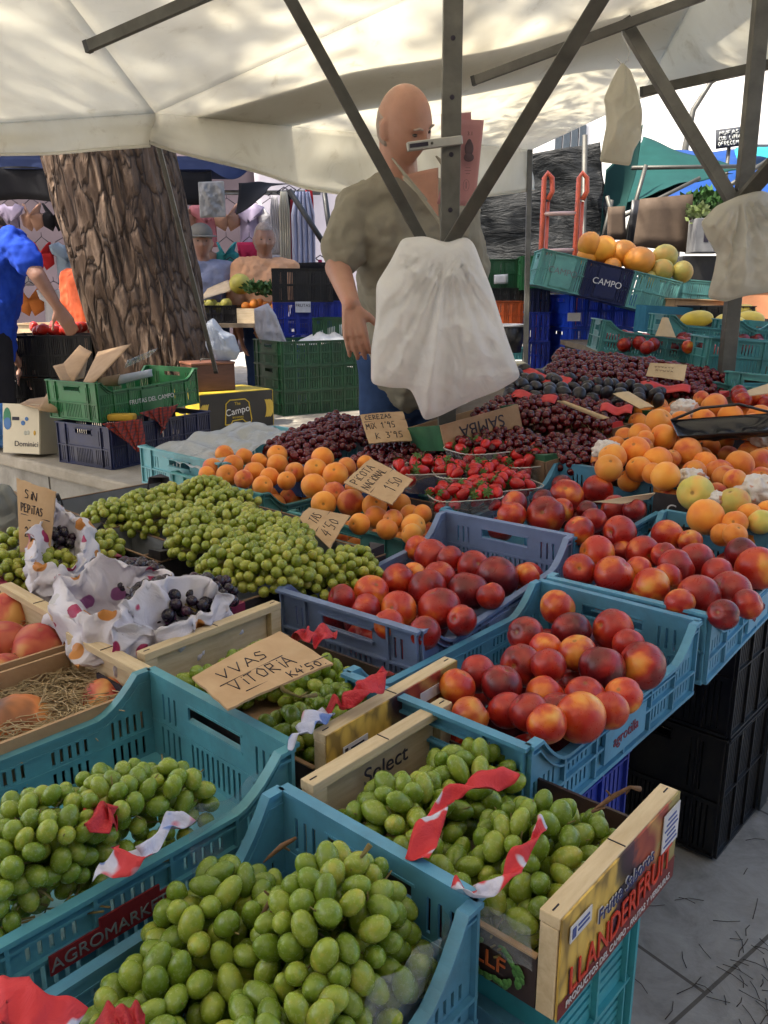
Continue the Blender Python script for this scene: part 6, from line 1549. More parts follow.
for cx, me_, nm, n_, lab in ((-.94, orm, 'orange', 14, 'orange in the pale wooden crate on the background table'), (-1.32, ygm, 'lemon', 10, 'yellow-green fruit in the black crate on the background table')):
    pl = []
    for t in range(600):
        if len(pl) >= n_: break
        p = Vector((cx + rd.uniform(-.13, .13), 6.6 + rd.uniform(-.1, .1), 1.15 + rd.uniform(-.0, .045)))
        if all((p - o).length > .062 for o in pl):
            pl.append(p); o = bpy.data.objects.new(nm, me_); COL.objects.link(o); o.location = p; o.scale = (.037,) * 3; tag(o, lab, nm if nm == 'orange' else 'fruit', nm + 's on the background table')
def leafy(lab, P, r, n_, seed, c=(.05, .14, .03), cat='greens', sz=.05):
    rd = random.Random(seed); mb = MB()
    for k in range(n_):
        d_ = Vector((rd.gauss(0, 1), rd.gauss(0, 1), rd.gauss(.2, .7))).normalized() * rd.uniform(.4, 1); p = Vector((d_.x * r[0], d_.y * r[1], d_.z * r[2])); a = Vector((rd.uniform(-1, 1), rd.uniform(-1, 1), rd.uniform(-.2, 1))).normalized(); b_ = a.cross(Vector((rd.random(), rd.random(), .3))).normalized()
        mb.add([p, p + a * sz * .5 + b_ * sz * .3, p + a * sz, p + a * sz * .5 - b_ * sz * .3], [(0, 1, 2, 3)])
    return tag(mb.build('leafy_greens', var('leaf_%d' % seed, c, tuple(x * .5 for x in c), .6, 20), loc=P), lab, cat)
leafy('dark green leafy bunch lying on the oranges in the background', atY(262, 290, 6.55), (.16, .1, .06), 260, 5)
mb = MB(); mb.ell((0, 0, 0), (.085, .08, .08)); tag(mb.build('squash', YGM, loc=atY(240, 284, 6.7)), 'mottled green and orange squash beside the leafy bunch', 'squash')
sheet3('price_board', 'pale slanted card behind the crate of yellow-green fruit', [(200, 300, 6.5), (234, 290, 6.7), (228, 280, 6.9), (208, 288, 6.9)], 'card', CARDL, 0)
# left edge: dark crates with red peppers
for k, (x, z) in enumerate(((30, .5), (62, .5), (30, .76), (62, .76))):
    stack_crate(['lower left', 'lower right', 'upper left', 'upper right'][k] + ' black crate in the group behind the cream carton', Vector((atY(x - 4, 350, 5.3).x + (.02 * k), 5.4, z)), (0, 0, R(3)), BLACKP, .34 if x == 62 else .3, .4, .25, 'black crates behind the cream carton')
RP = skin_mat('red_pepper', [(.3, (.55, .04, .02)), (.7, (.42, .02, .015))], .3, None); rpm = fruit_mesh('red_pepper', .2, .1, .8, 1.5, 4, 16, 12, [RP]); rd = random.Random(9); pl = []
for t in range(400):
    p = Vector((rd.uniform(atY(30, 340, 5.3).x, atY(80, 340, 5.3).x), rd.uniform(5.25, 5.5), 1.03 + rd.uniform(0, .03)))
    if all((p - o).length > .075 for o in pl) and len(pl) < 22:
        pl.append(p); o = bpy.data.objects.new('red_pepper', rpm); COL.objects.link(o); o.location = p; o.scale = (.035,) * 3; o.rotation_euler = (R(80), 0, rd.uniform(0, 6)); tag(o, 'red pepper heaped on the black crates behind the trunk', 'pepper', 'red peppers on the black crates')
bag('bright blue plastic sack on the ledge at the left picture edge', [(-12, 404), (4, 403), (14, 415), (16, 440), (10, 448), (-14, 447)], 4.1, .10, (0, 400), plastic('sack_blue', (.03, .15, .42)), 10, amp=.02)
stack_crate('pale wooden-coloured box behind the red peppers, top edge showing', Vector((atY(52, 333, 6).x, 6.0, .86)), 0, CARDL, .4, .3, .2, detail=0, handle=False)
sheet3('cardboard_sheet', 'grey-brown cardboard leaning against the ledge under the upright card', [(-20, 560, 2.3), (40, 560, 2.2), (42, 500, 2.55), (-20, 478, 2.7)], 'cardboard', KC, 0)
bag('grey translucent bag hanging at the left picture edge in front of the ledge', [(-15, 480), (8, 485), (18, 500), (20, 545), (5, 550), (-15, 548)], 2.35, .04, (0, 480), bag_mat('grey_polythene', (.30, .31, .30), .2), 8)
# ------------------------------------------------------------------ right background
def netmat(name, c, rough, sheen, sc=(1, 1, 1), trans=0):
    m, n, b = base_mat(name, rough); v = coords(n); f = noise_tex(n, v, 3.5, 7, .65, 1.2, (.5, 1, 2.4)); f2 = noise_tex(n, v, 26, 5, .7, .4, (.25, 1, 3))
    n.links.new(ramp(n, f2, [(.42, tuple(x * .6 for x in c)), (.6, c), (.78, tuple(min(1, x * 2 + .02) for x in c))]), b.inputs['Base Color'])
    bump(n, b, f, .5, .08); b.inputs['Specular IOR Level'].default_value = sheen
    return m
NETB = netmat('black_net', (.012, .014, .016), .5, .2)
nn_ = thing('shade_net', 'crinkled black shade net hung as a wall behind the melons', 'shade net', atY(540, 300, 6.9))
mb = MB(); A_ = [atY(448, 400, 7.0), atY(640, 420, 6.6), atY(628, 132, 6.6), atY(448, 160, 7.0)]
A_ = [atY(448, 330, 7.0), atY(622, 330, 6.6), atY(600, 142, 6.6), atY(448, 168, 7.0)]
mb.grid(lambda s, t: bil(*A_, s, t) - nn_.location + Vector((0, .06 * noise.noise(Vector((s * 5, t * 4, 2))) + .02 * noise.noise(Vector((s * 11 + t * 9, t * 7, 5))), 0)), 70, 60); mb.build('net_sheet', NETB, nn_, solid=.002)
mb = MB(); mb.tube([atY(585, 135, 6.5) - nn_.location, Vector((atY(590, 300, 6.5).x, 6.5, 0)) - nn_.location], .02, 8); mb.build('support_pole', STEELD, nn_)
GRNET = cloth_mat('green_net', (.008, .055, .05), 8, .15); BLT = cloth_mat('blue_tarp', (.015, .06, .24), 6, .2, .4); DKN = cloth_mat('dark_green_cloth', (.012, .05, .045), 8, .1)
def sheet_px(name, lab, px, mat, cat, parent=None, group=None, amp=.06):
    P = [atY(*p) for p in px]; c = sum(P, Vector()) / 4; mb = MB()
    mb.grid(lambda s, t: bil(*P, s, t) - c + noise.noise_vector(bil(*P, s, t) * 2.2) * amp, 24, 18); return tag(mb.build(name, mat, loc=c, solid=.003), lab, cat, group)
GA = 'net and tarpaulin awnings on the right'
sheet_px('awning', 'dark green cloth strip hanging left of the green net awning', [(600, 262, 6.6), (625, 215, 6.6), (640, 120, 6.9), (604, 170, 6.6)], DKN, 'awning', None, GA)
sheet_px('awning', 'sea-green net awning stretched behind the small hanging bag', [(618, 205, 6.8), (660, 190, 6.6), (745, 168, 7.6), (642, 138, 8.2)], GRNET, 'awning', None, GA)
sheet_px('awning', 'lower fold of the green net in shade above the cardboard', [(625, 210, 6.9), (655, 196, 6.9), (735, 172, 7.6), (625, 182, 7.2)], GRNET, 'awning', None, GA)
sheet_px('awning', 'bright blue tarpaulin awning at the right behind the post', [(655, 205, 8.5), (790, 190, 8.5), (800, 148, 10.5), (668, 150, 10.5)], BLT, 'awning', None, GA)
sheet_px('awning', 'turquoise awning edge at the far right under the chalkboard', [(735, 158, 9.5), (800, 160, 9.5), (800, 148, 10.0), (735, 147, 10.0)], cloth_mat('turquoise', (.05, .42, .45), 8, .4), 'awning', None, GA)
for i, (a, b) in enumerate((((606, 225, 6.5), (700, 178, 6.5)), ((625, 240, 6.45), (646, 165, 6.45)), ((650, 200, 6.4), (700, 240, 6.4)), ((632, 168, 6.5), (760, 166, 6.8)), ((700, 205, 6.3), (768, 160, 6.3)), ((600, 250, 6.5), (612, 200, 6.5)), ((607, 196, 6.45), (618, 236, 6.45)))):
    mb = MB(); A, B_ = atY(*a), atY(*b); mb.tube([Vector((0, 0, 0)), B_ - A], .016, 6); tag(mb.build('awning_pole', STEELD, loc=A), ['long pole under the green net', 'upright pole left of the large cardboard', 'pole crossing above the large cardboard', 'top pole of the green net', 'pole running to the right picture edge', 'short pole beside the melons', 'short crossing pole beside the small cardboard'][i], 'awning pole', 'thin awning poles on the right')
def panelbox(name, lab, px, Y, th, mat, cat, group=None):
    P = [atY(x, y, Y) for x, y in px]; c = sum(P, Vector()) / 4; mb = MB(); mb.grid(lambda s, t: bil(*P, s, t) - c, 4, 4); return tag(mb.build(name, mat, loc=c, solid=th), lab, cat, group)
DKC = var('shaded_cardboard', (.085, .055, .035), (.06, .04, .025), .85, 6)  # awning shade put into the cardboard colour
panelbox('cardboard_sheet', 'large brown cardboard sheet standing behind the melons', [(633, 246), (690, 253), (693, 194), (640, 199)], 6.1, .01, DKC, 'cardboard'); panelbox('cardboard_sheet', 'small brown cardboard sheet left of the large one', [(607, 240), (626, 240), (625, 206), (608, 207)], 6.3, .01, DKC, 'cardboard')
panelbox('dark_curtain', 'black cloth hanging between the two cardboard sheets', [(624, 262), (640, 262), (646, 200), (632, 200)], 6.35, .01, BLACKP, 'curtain')
leafy('leafy green vegetables heaped above the white box at the right', atY(705, 205, 6.2), (.17, .15, .09), 420, 6, cat='greens', sz=.07); leafy('pale lettuce beside the leafy vegetables', atY(697, 215, 6.0), (.06, .06, .07), 150, 7, (.25, .32, .12), 'lettuce')
bxw = thing('white_box', 'white box with a dark mark under the leafy vegetables', 'box', atY(704, 253, 6.0), R(-5)); mb = MB(); mb.box((0, 0, .11), (.20, .25, .22)); q = mb.build('box_body', var('shaded_white', (.22, .22, .22), None, .8), bxw, bevel=.004); mb = MB(); mb.box((-.03, -.127, .11), (.03, .002, .09)); mb.build('dark_mark', INK, q)  # box white lowered, its colour stands in for the awning shade
vt = thing('vegetable_stand', 'dark stand holding the leafy vegetables and white box', 'stand', Vector((atY(715, 255, 6.1).x, 6.1, 0))); mb = MB(); mb.box((.1, .1, atY(704, 253, 6.0).z / 2 - .01), (.75, .5, atY(704, 253, 6.0).z - .02)); mb.build('stand_body', BLACKP, vt, bevel=.01)
# hand truck
HT = plastic('orange_red_paint', (.62, .10, .04)); Yh = 5.6
ht = thing('hand_truck', 'orange-red hand truck standing upright against the black net', 'hand truck', Vector((atY(560, 300, Yh).x, Yh, 0)))
hx = lambda px: atY(px, 250, Yh).x - ht.location.x; hz = lambda py: atY(560, py, Yh).z
for px in (541, 575):
    mb = MB(); x = hx(px); zt = hz(178); mb.tube([(x, 0, .05), (x, 0, zt), (x + .02, 0, zt + .03), (x + .05, 0, zt), (x + .055, 0, zt - .08), (x + .03, 0, zt - .13)], .016, 8); mb.build('upright', HT, ht)
    mb = MB(); mb.tube([(x + .035, .02, .05), (x + .035, .02, zt - .14)], .012, 8); mb.build('inner_rail', HT, ht)
for py in (214, 251, 291, 328):
    mb = MB(); mb.tube([(hx(541), 0, hz(py)), (hx(575), 0, hz(py - 1))], .013, 8); mb.build('crossbar', var('bare_tube', (.55, .38, .33), None, .4), ht)
mb = MB(); mb.box((hx(558), -.1, .02), (.36, .2, .008)); mb.build('toe_plate', HT, ht)
for px in (536, 581): mb = MB(); mb.tube([(hx(px) - .02, .08, .1), (hx(px) + .02, .08, .1)], .1, 20); mb.build('wheel', BLACKS, ht)
# crates beside the hand truck
def st_px(lab, px, py, Y, L, W, H, yaw, mat, **k): p = atY(px, py, Y); return stack_crate(lab, p, (0, 0, yaw), mat, L, W, H, 'stacked crates beside the hand truck', **k)
st_px('dark green crate with a white tag, left of the thin pole', 500, 290, 6.0, .34, .3, .20, 0, DKGREEN); st_px('lighter green crate just right of the thin pole', 531, 290, 5.7, .16, .3, .21, R(-4), GREENP)
st_px('dark navy crate between green and blue ones by the hand truck', 535, 313, 5.6, .13, .3, .155, R(-3), NAVY); st_px('upper royal blue crate beside the hand truck foot', 535, 340, 5.55, .13, .3, .18, R(-3), ROYAL); st_px('lower royal blue crate beside the hand truck foot', 535, 368, 5.55, .13, .3, .18, R(-3), ROYAL); st_px('navy base crate under the blue ones by the hand truck', 535, 395, 5.55, .13, .3, .18, R(-3), NAVY, detail=0)
st_px('orange crate behind the large white bag', 508, 328, 5.8, .22, .3, .18, 0, ORNP); st_px('black crate above the orange one', 506, 302, 5.8, .24, .3, .09, 0, BLACKP); st_px('teal crate bottom left of the blue ones', 512, 358, 5.6, .14, .3, .07, 0, TEAL2)
panelbox('paper_label', 'pale label on the dark green crate', [(494, 284), (508, 284), (508, 274), (494, 275)], 5.8, .004, WHL, 'label')
bk = thing('bucket', 'dark bucket with a pale rim behind the large white bag', 'bucket', atY(506, 352, 5.2)); mb = MB(); mb.tube([(0, 0, 0), (0, 0, .16)], [.09, .115], 24, caps=False); mb.build('bucket_wall', BLACKP, bk, solid=.004); mb = MB(); mb.tube([(.117 * math.cos(a), .117 * math.sin(a), .162) for a in [k * .3927 for k in range(17)]], .008, 6, caps=False); mb.build('rim', WHC, bk); mb = MB(); mb.tube([(0, 0, .002), (0, 0, .006)], .088, 20); mb.build('base', BLACKP, bk)
for k, (x, y, s) in enumerate(((518, 372, .09), (521, 385, .10))):
    mb = MB(); mb.box((0, 0, 0), (s, .14, .07)); tag(mb.build('cream_box', var('cream_box', (.60, .53, .36), None, .8), bevel=.006, loc=atY(x - 3, y - 2, 3.7)), ['upper cream box at the edge of the large white bag', 'lower cream box at the edge of the large white bag'][k], 'box', 'cream boxes')
sb_ = thing('banana_carton', 'brown carton printed SAMBA under the large white bag', 'carton', RS(482, 427, .005), (R(-10), R(-10), R(26)))
mb = MB(); mb.box((0, 0, 0), (.27, .006, .075)); q = mb.build('front_panel', BOARD, sb_); mb = MB(); mb.box((0, .22, 0), (.27, .006, .075)); mb.build('back_panel', BOARD, sb_)
for e in (-1, 1): mb = MB(); mb.box((e * .133, .11, 0), (.005, .21, .075)); mb.build('side_panel', GREENC, sb_)
text('SAMBA', 'carton_lettering', .05, INK, q, (.0, -.004, .005), (R(90), R(180), 0), .0005)
# melon crates, propped sloping
MG = 'crates of melons at the back'
TEAL3 = plastic('sea_teal_plastic', (.13, .36, .34))
for k, (px, py, m_, nm) in enumerate(((560, 290, TEAL3, 'left sea-green'), (604, 301, NAVY, 'middle navy'), (650, 312, TEAL3, 'right sea-green'))):
    P = atY(px, py, 5.0 - .02 * k); c = stack_crate(nm + ' crate of the sloping melon row', P + Vector((0, .22, 0)), (0, R(13), R(-3)), m_, .275, .42, .205, MG, handle=True, logo=('CAMPO', WHITEINK if k == 1 else GREYL, .05, (-1,)) if k < 2 else None)
    if k == 2: pass
stack_crate('sea-green crate behind the sloping row, its open side showing', atY(692, 308, 5.5), (0, R(5), R(-20)), TEAL3, .34, .4, .17, MG)
MEL = skin_mat('melon_orange', [(.3, (.75, .34, .03)), (.5, (.70, .26, .02)), (.66, (.55, .22, .03)), (.8, (.4, .25, .05))], .5, (.35, .2, .06), stem=False); MEG = skin_mat('melon_green', [(.3, (.45, .36, .06)), (.5, (.32, .28, .06)), (.7, (.48, .28, .05)), (.8, (.25, .22, .05))], .55, (.2, .15, .05), stem=False)
mg1, mg2 = fruit_mesh('melon', .05, .02, .95, 1.08, 1, 24, 18, [MEL]), fruit_mesh('melon', .05, .02, .97, 1.05, 2, 24, 18, [MEG])
for i, (x, y, r, me_, lab) in enumerate([(292,200,31,mg1,'orange melon at the left end of the melon row'),(328,212,34,mg1,'second orange melon from the left'),(382,222,34,mg1,'third orange melon from the left'),(425,243,37,mg1,'round orange melon in front of the other melons'),(492,232,32,mg2,'brownish-green melon at the back right of the row'),(485,268,29,mg2,'green melon in front of the brownish one'),(540,272,27,mg2,'small green melon at the right end of the row'),(352,262,24,mg1,'melon down inside the navy crate'),(285,232,24,mg1,'melon down inside the left sea-green crate'),(450,290,24,mg2,'melon down inside the right sea-green crate')]):
    P = atY(480 + x / 2.667, 170 + y / 2.667, 5.12 + (.08 if y < 235 else 0)); rr_ = r / 2.667 * 5.2 / FPX
    o = bpy.data.objects.new('melon', me_); COL.objects.link(o); o.location = P; o.scale = (rr_,) * 3; o.rotation_euler = (i * .9, i * .5, i); tag(o, lab, 'melon', 'melons in the sloping crates')
# bright blue stack
for k in range(4):
    stack_crate(['lowest', 'second', 'third', 'topmost'][k] + ' royal blue crate in the sunlit stack under the melons', Vector((atY(598, 340, 5.3).x, 5.5, .44 + .205 * k)), (0, 0, R(12)), plastic('bright_blue_plastic', (.015, .07, .62)), .44, .4, .20, 'royal blue crates under the melons')
mb = MB(); mb.box((0, 0, 0), (.08, .004, .05)); tag(mb.build('paper_label', WHL, loc=atY(574, 317, 5.2)), 'bright white label on the sunlit blue crates', 'label')
# teal crates on the right
TG2 = 'teal crates of fruit on the right of the stall'
def tc(lab, px, py, dz, L, W, H, roll, yaw, low, mat=TEAL2): p = RS(px, py, dz); return crate('plastic_crate', lab, 'crate', mat, p, (0, R(roll), R(yaw)), L, W, H, low, TG2)
tc('teal crate of red fruit with a torn card, below the melon crates', 655, 357, -.05, .50, .32, .12, 7, -6, .085)
tc('teal crate of dark red fruit left of the right-hand post', 706, 347, -.04, .42, .30, .12, 4, -4, .08)
tc('empty-looking teal crate with a handle right of the rear cherry pile', 748, 376, -.03, .38, .22, .13, 4, -4, .13)
tc('teal crate at the right picture edge, behind the handle crate', 772, 352, -.05, .42, .3, .12, 3, -5, .09)
tc('teal crate of peaches under a pale card at the right picture edge', 800, 408, -.06, .44, .26, .11, 3, 25, .07)
tc('teal crate rim crossing behind the apricot heap at the right', 765, 415, -.11, .46, .14, .11, 3, 0, .10)
PE = {'r': NM['r'], 'o': NM['o'], 'd': NM['d']}
rd = random.Random(21)
for (a, b, Y, keys, n_, nm, lab) in (((604, 338), (655, 346), 3.22, 'rr', 12, 'red_fruit', 'bright red fruit at the left of the teal crate with the torn card'), ((665, 341), (712, 348), 3.22, 'rod', 11, 'red_fruit', 'orange-red fruit right of the torn card in the teal crate'), ((738, 396), (768, 402), 2.52, 'ro', 6, 'red_fruit', 'peach under the pale card in the right edge crate'), ((722, 340), (765, 346), 3.45, 'dd', 9, 'red_fruit', 'dark fruit low in the teal crate behind the right post')):
    pl = []
    for t in range(500):
        if len(pl) >= n_: break
        s = rd.random(); p = RS(a[0] + (b[0] - a[0]) * s, a[1] + (b[1] - a[1]) * s + rd.uniform(-5, 5), .025 + rd.uniform(0, .02))
        if all((p - o).length > .042 for o in pl):
            pl.append(p); o = bpy.data.objects.new(nm, fmesh('nectarine', rd.choice(keys))); COL.objects.link(o); o.location = p; o.scale = (.027,) * 3; o.rotation_euler = (rd.uniform(-1, 1), rd.uniform(-1, 1), rd.uniform(0, 6)); tag(o, lab, 'fruit', lab.replace('fruit', 'fruits').replace('peach', 'peaches'))
price_card((atY(662, 318, 3.15), atY(668, 318, 3.15), atY(676, 338, 3.1), atY(655, 336, 3.1)), None, 'torn triangular card in the teal crate of red fruit', CARDL)
price_card((atY(747, 391, 2.46), atY(790, 378, 2.5), atY(790, 392, 2.44), atY(750, 396, 2.42)), None, 'pale card lying on the peaches at the right picture edge', CARDL)
cc = thing('blue_carton', 'petrol-blue carton with a hand hole behind the teal crates', 'carton', atY(668, 333, 4.6), (0, R(3), R(-3)))
PB_ = var('petrol_blue', (.02, .16, .26), None, .6)
for x, y, a, b in ((0, -.12, .32, .006), (0, .12, .32, .006), (-.158, 0, .006, .23), (.158, 0, .006, .23)):
    mb = MB(); mb.box((x, y, .07), (a, b, .14)); mb.build('side_panel', PB_, cc)
mb = MB(); mb.box((0, -.1245, .09), (.07, .003, .02)); mb.build('hand_hole', KRAFT, cc); mb = MB(); mb.box((0, 0, .003), (.31, .23, .005)); mb.build('base_panel', KRAFT, cc)
stack_crate('black crate right of the petrol-blue carton', atY(713, 333, 4.5), (0, 0, R(8)), BLACKP, .26, .3, .14); stack_crate('open tan cardboard box above the petrol-blue carton', atY(697, 312, 4.9), (0, R(2), R(-4)), KC, .34, .3, .07, detail=0, handle=False)
pk = stack_crate('pinkish carton behind the yellow melons at the right edge', atY(760, 318, 4.7), (0, 0, R(-6)), var('pink_carton', (.60, .27, .13), (.5, .2, .1), .7, 10), .34, .3, .15, detail=0, handle=False)
YM = skin_mat('yellow_melon', [(.3, (.68, .50, .05)), (.7, (.55, .40, .05))], .4, None, stem=False); ymm = fruit_mesh('yellow_melon', .04, .0, 1, 1.9, 2, 20, 14, [YM])
for i, (x, y, Y, s, a, lab) in enumerate(((697, 319, 4.2, .042, 85, 'long yellow melon left of the right-hand post'), (748, 320, 4.25, .045, 88, 'long yellow melon at the right picture edge'), (733, 325, 4.15, .036, 75, 'yellow melon just right of the post, lower'), (745, 312, 4.4, .04, 92, 'yellow melon behind the others at the right edge'), (720, 322, 4.2, .03, 60, 'small yellow melon hidden by the post')  )):
    o = bpy.data.objects.new('yellow_melon', ymm); COL.objects.link(o); o.location = atY(x, y, Y); o.scale = (s,) * 3; o.rotation_euler = (0, R(a), R(i * 13 - 10)); tag(o, lab, 'melon', 'yellow melons on the right')
rt = thing('rear_table', 'table hidden under the rear crates on the right', 'table', Vector((2.0, 4.6, 0))); mb = MB(); mb.box((0, 0, .97), (1.8, 1.3, .03)); mb.build('table_top', MATS['old_board'], rt)
for sx in (-1, 1):
    for sy in (-1, 1): mb = MB(); mb.box((sx * .85, sy * .6, .477), (.05, .05, .955)); mb.build('leg', STEELD, rt)
# ------------------------------------------------------------------ far: building, lamp, chalkboard
WALLW = var('white_render', (.74, .72, .68), (.66, .64, .60), .9, 1.5, bs=.2, bd=.02)
bd = thing('white_building', 'white rendered building with grey windows beyond the market', 'building', (6, 24, 0))
mb = MB(); mb.box2((-7, 0, 0), (14, 8, 8.4)); mb.build('wall', WALLW, bd); mb = MB(); mb.box2((-7.3, -.3, 8.4), (14.3, 8.3, 8.7)); mb.build('roof_edge', var('roof_tile', (.36, .2, .13), None, .9, 3), bd)
WG = var('window_glass', (.05, .06, .07), None, .15)
for k in range(4):
    c = atY(558 + k * 8, 138, 24) - bd.location; f = MB(); f.box((c.x, -.03, c.z), (.24, .05, .75)); fr = f.build('window', WHC, bd); g = MB(); g.box((c.x, -.06, c.z), (.17, .03, .62)); g.build('pane', WG, fr)
for x in (4.5, 7.5, 10.5):
    f = MB(); f.box((x, -.03, 4.6), (1.1, .05, 1.3)); fr = f.build('window', WHC, bd); g = MB(); g.box((x, -.06, 4.6), (.95, .03, 1.15)); g.build('pane', WG, fr)
lp_ = thing('street_lamp', 'tall street lamp with a curved arm beyond the right-hand brace', 'street lamp', Vector((atY(681, 200, 16).x, 16, 0))); x0 = 0
mb = MB(); zt = atY(681, 110, 16).z; mb.tube([(0, 0, 0), (0, 0, zt - .6), (.08, 0, zt), (.35, 0, zt + .45), (.8, 0, zt + .75), (1.2, 0, zt + .85)], [.07, .06, .05, .045, .04, .035], 10); mb.build('mast', STEELD, lp_); mb = MB(); mb.ell((1.35, 0, zt + .84), (.25, .1, .06)); mb.build('lamp_head', STEELD, lp_)
cbd = thing('chalkboard', 'dark chalkboard sign with three chalk lines, behind the right-hand post', 'sign', atY(731, 138, 8.8)); P = [atY(*p, 8.8) - cbd.location for p in ((716, 149), (747, 145), (747, 126), (716, 130))]
mb = MB(); mb.grid(lambda s, t: bil(*P, s, t), 2, 2); mb.build('board', var('slate', (.03, .035, .045), None, .8), cbd, solid=.02)
mb = MB(); handwriting(mb, lambda s, t: bil(*P, s, t) + Vector((0, -.013, 0)), [('MUFAS', .1, .68, .2, .13), ('CUB LITROS', .08, .4, .2, .085), ('OFRECEMOS', .06, .12, .2, .095)], .008); mb.build('chalk_writing', var('chalk', (.5, .52, .5)), cbd)
mb = MB(); mb.tube([Vector((0, .03, 0)) + P[0] * 0, Vector((0, .03, -cbd.location.z))], .02, 6); mb.build('sign_post', STEELD, cbd)
# ------------------------------------------------------------------ clothes stall in the left background
aw = thing('blue_awning', 'dark blue awning over the clothes stall behind the pine', 'awning', (0, 0, 0)); DB = cloth_mat('navy_canvas', (.006, .014, .055), 6, 0, .8); BKN = cloth_mat('black_net_cloth', (.015, .015, .018), 8)
P = [atY(-120, 187, 7.2), atY(262, 190, 7.2), atY(330, 120, 11.5) , atY(-120, 120, 11.5)]; P = [Vector((-5.6, 6.6, 2.18)), Vector((-1.35, 6.9, 2.2)), Vector((-1.1, 7.75, 2.42)), Vector((-6, 7.7, 2.45))]
mb = MB(); mb.grid(lambda s, t: bil(*P, s, t) + Vector((0, 0, -.12 * math.sin(3.14 * t))), 20, 12); mb.build('awning_sheet', DB, aw, solid=.004)
mb = MB(); mb.grid(lambda s, t: P[0].lerp(P[1], s) + Vector((0, .02 * math.sin(s * 40), -.24 * t + .02 * math.sin(s * 31))), 60, 4); mb.build('valance', BKN, aw, solid=.004)
for x in (-5.4, -3.15): mb = MB(); mb.tube([(x, 6.7, 0), (x, 6.7, 2.2)], .025, 8); mb.build('pole', STEEL, aw)
sheet_px('net_scrap', 'black net bundle hanging from the awning corner behind the trunk', [(232, 208, 6.8), (268, 196, 6.8), (300, 182, 7.2), (228, 180, 6.9)], BKN, 'net', amp=.12)
bag('grey plastic sheet hanging from the awning behind the trunk', [(198, 182), (224, 181), (226, 217), (200, 218)], 6.8, .02, (211, 175), bag_mat('grey_sheet', (.36, .36, .36), .2), 8, amp=.01, name='plastic_sheet', kind='plastic sheet')
LAVC = cloth_mat('lavender_sheet', (.55, .52, .58), 2, .35)
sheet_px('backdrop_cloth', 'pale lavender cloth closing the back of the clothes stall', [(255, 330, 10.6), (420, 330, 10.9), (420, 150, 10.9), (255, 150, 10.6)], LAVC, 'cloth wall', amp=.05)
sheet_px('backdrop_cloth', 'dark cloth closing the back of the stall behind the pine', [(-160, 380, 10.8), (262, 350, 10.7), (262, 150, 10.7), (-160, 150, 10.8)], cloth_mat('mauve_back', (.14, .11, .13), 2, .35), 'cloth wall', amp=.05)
for i, (y, z, x0, x1) in enumerate(((8.3, 2.18, -4.9, -.6), (8.1, 1.62, -4.6, -.9), (8.0, 1.22, -4.6, -1.2), (7.6, 2.12, -1.9, -.3))):
    mb = MB(); mb.tube([(x0, y, z), (x1, y, z)], .012, 6); tag(mb.build('clothes_rail', STEEL), ['top rear', 'middle', 'lowest', 'nearest'][i] + ' clothes rail of the background stall', 'clothes rail')
def garment(kind, lab, P, w, h, mat, grp='clothes hanging in the background stall', yaw=0):
    root = thing('hanging_' + kind.replace('top', 'shirt'), lab.replace(' top,', ' shirt,'), kind.replace('top', 'shirt'), P, yaw, grp)
    if kind == 'top': o2 = [(-.2, 0), (-.5, -.08), (-.42, -.26), (-.3, -.2), (-.32, -1), (.32, -1), (.3, -.2), (.42, -.26), (.5, -.08), (.2, 0), (.08, -.07), (-.08, -.07)]
    elif kind == 'bra': o2 = [(-.42, 0), (-.3, -.3), (-.5, -.4), (-.45, -.75), (-.1, -.95), (0, -.75), (.1, -.95), (.45, -.75), (.5, -.4), (.3, -.3), (.42, 0), (.36, 0), (.18, -.32), (0, -.55), (-.18, -.32), (-.36, 0)]
    elif kind == 'briefs': o2 = [(-.5, 0), (.5, 0), (.45, -.35), (.12, -1), (-.12, -1), (-.45, -.35)]
    else: o2 = [(-.3, 0), (-.45, -.1), (-.5, -1), (-.1, -.98), (.2, -1.0), (.5, -.99), (.45, -.1), (.3, 0)]
    mb = MB(); n_ = len(o2); N = 14
    ctr = (0, -.45); vs = []; 
    for r_ in range(5):
        s = r_ / 4
        for x, z in o2: vs.append(Vector(((ctr[0] + (x - ctr[0]) * s) * w, -.03 * (1 - s ** 2) * (1.6 if kind == 'bra' else 1) + .012 * math.sin(x * 14 + z * 5), (ctr[1] + (z - ctr[1]) * s) * h)))
    fs = [(r_ * n_ + k, r_ * n_ + (k + 1) % n_, (r_ + 1) * n_ + (k + 1) % n_, (r_ + 1) * n_ + k) for r_ in range(4) for k in range(n_)]
    mb.add(vs, fs, 0, True); mb.build('cloth', mat, root, solid=.012)
    mb = MB(); mb.tube([(-.3 * w, 0, .0), (0, 0, .05), (.3 * w, 0, 0)], .004, 5); mb.tube([(0, 0, .05), (0, 0, .09)], .003, 5); mb.build('hanger', INK, root)
    return root
CC = {'white': (.66, .64, .66), 'pink': (.62, .25, .28), 'skin-coloured': (.55, .33, .24), 'lavender': (.42, .36, .50), 'teal': (.04, .25, .28), 'red': (.50, .03, .04), 'black': (.02, .02, .025), 'magenta': (.45, .03, .10), 'yellow': (.6, .45, .08), 'pale blue': (.35, .45, .58), 'orange': (.6, .2, .05), 'dark blue': (.03, .05, .2)}
CM = {k: cloth_mat('garment_' + k.replace(' ', '_').replace('-', '_'), v, 10, .3) for k, v in CC.items()}
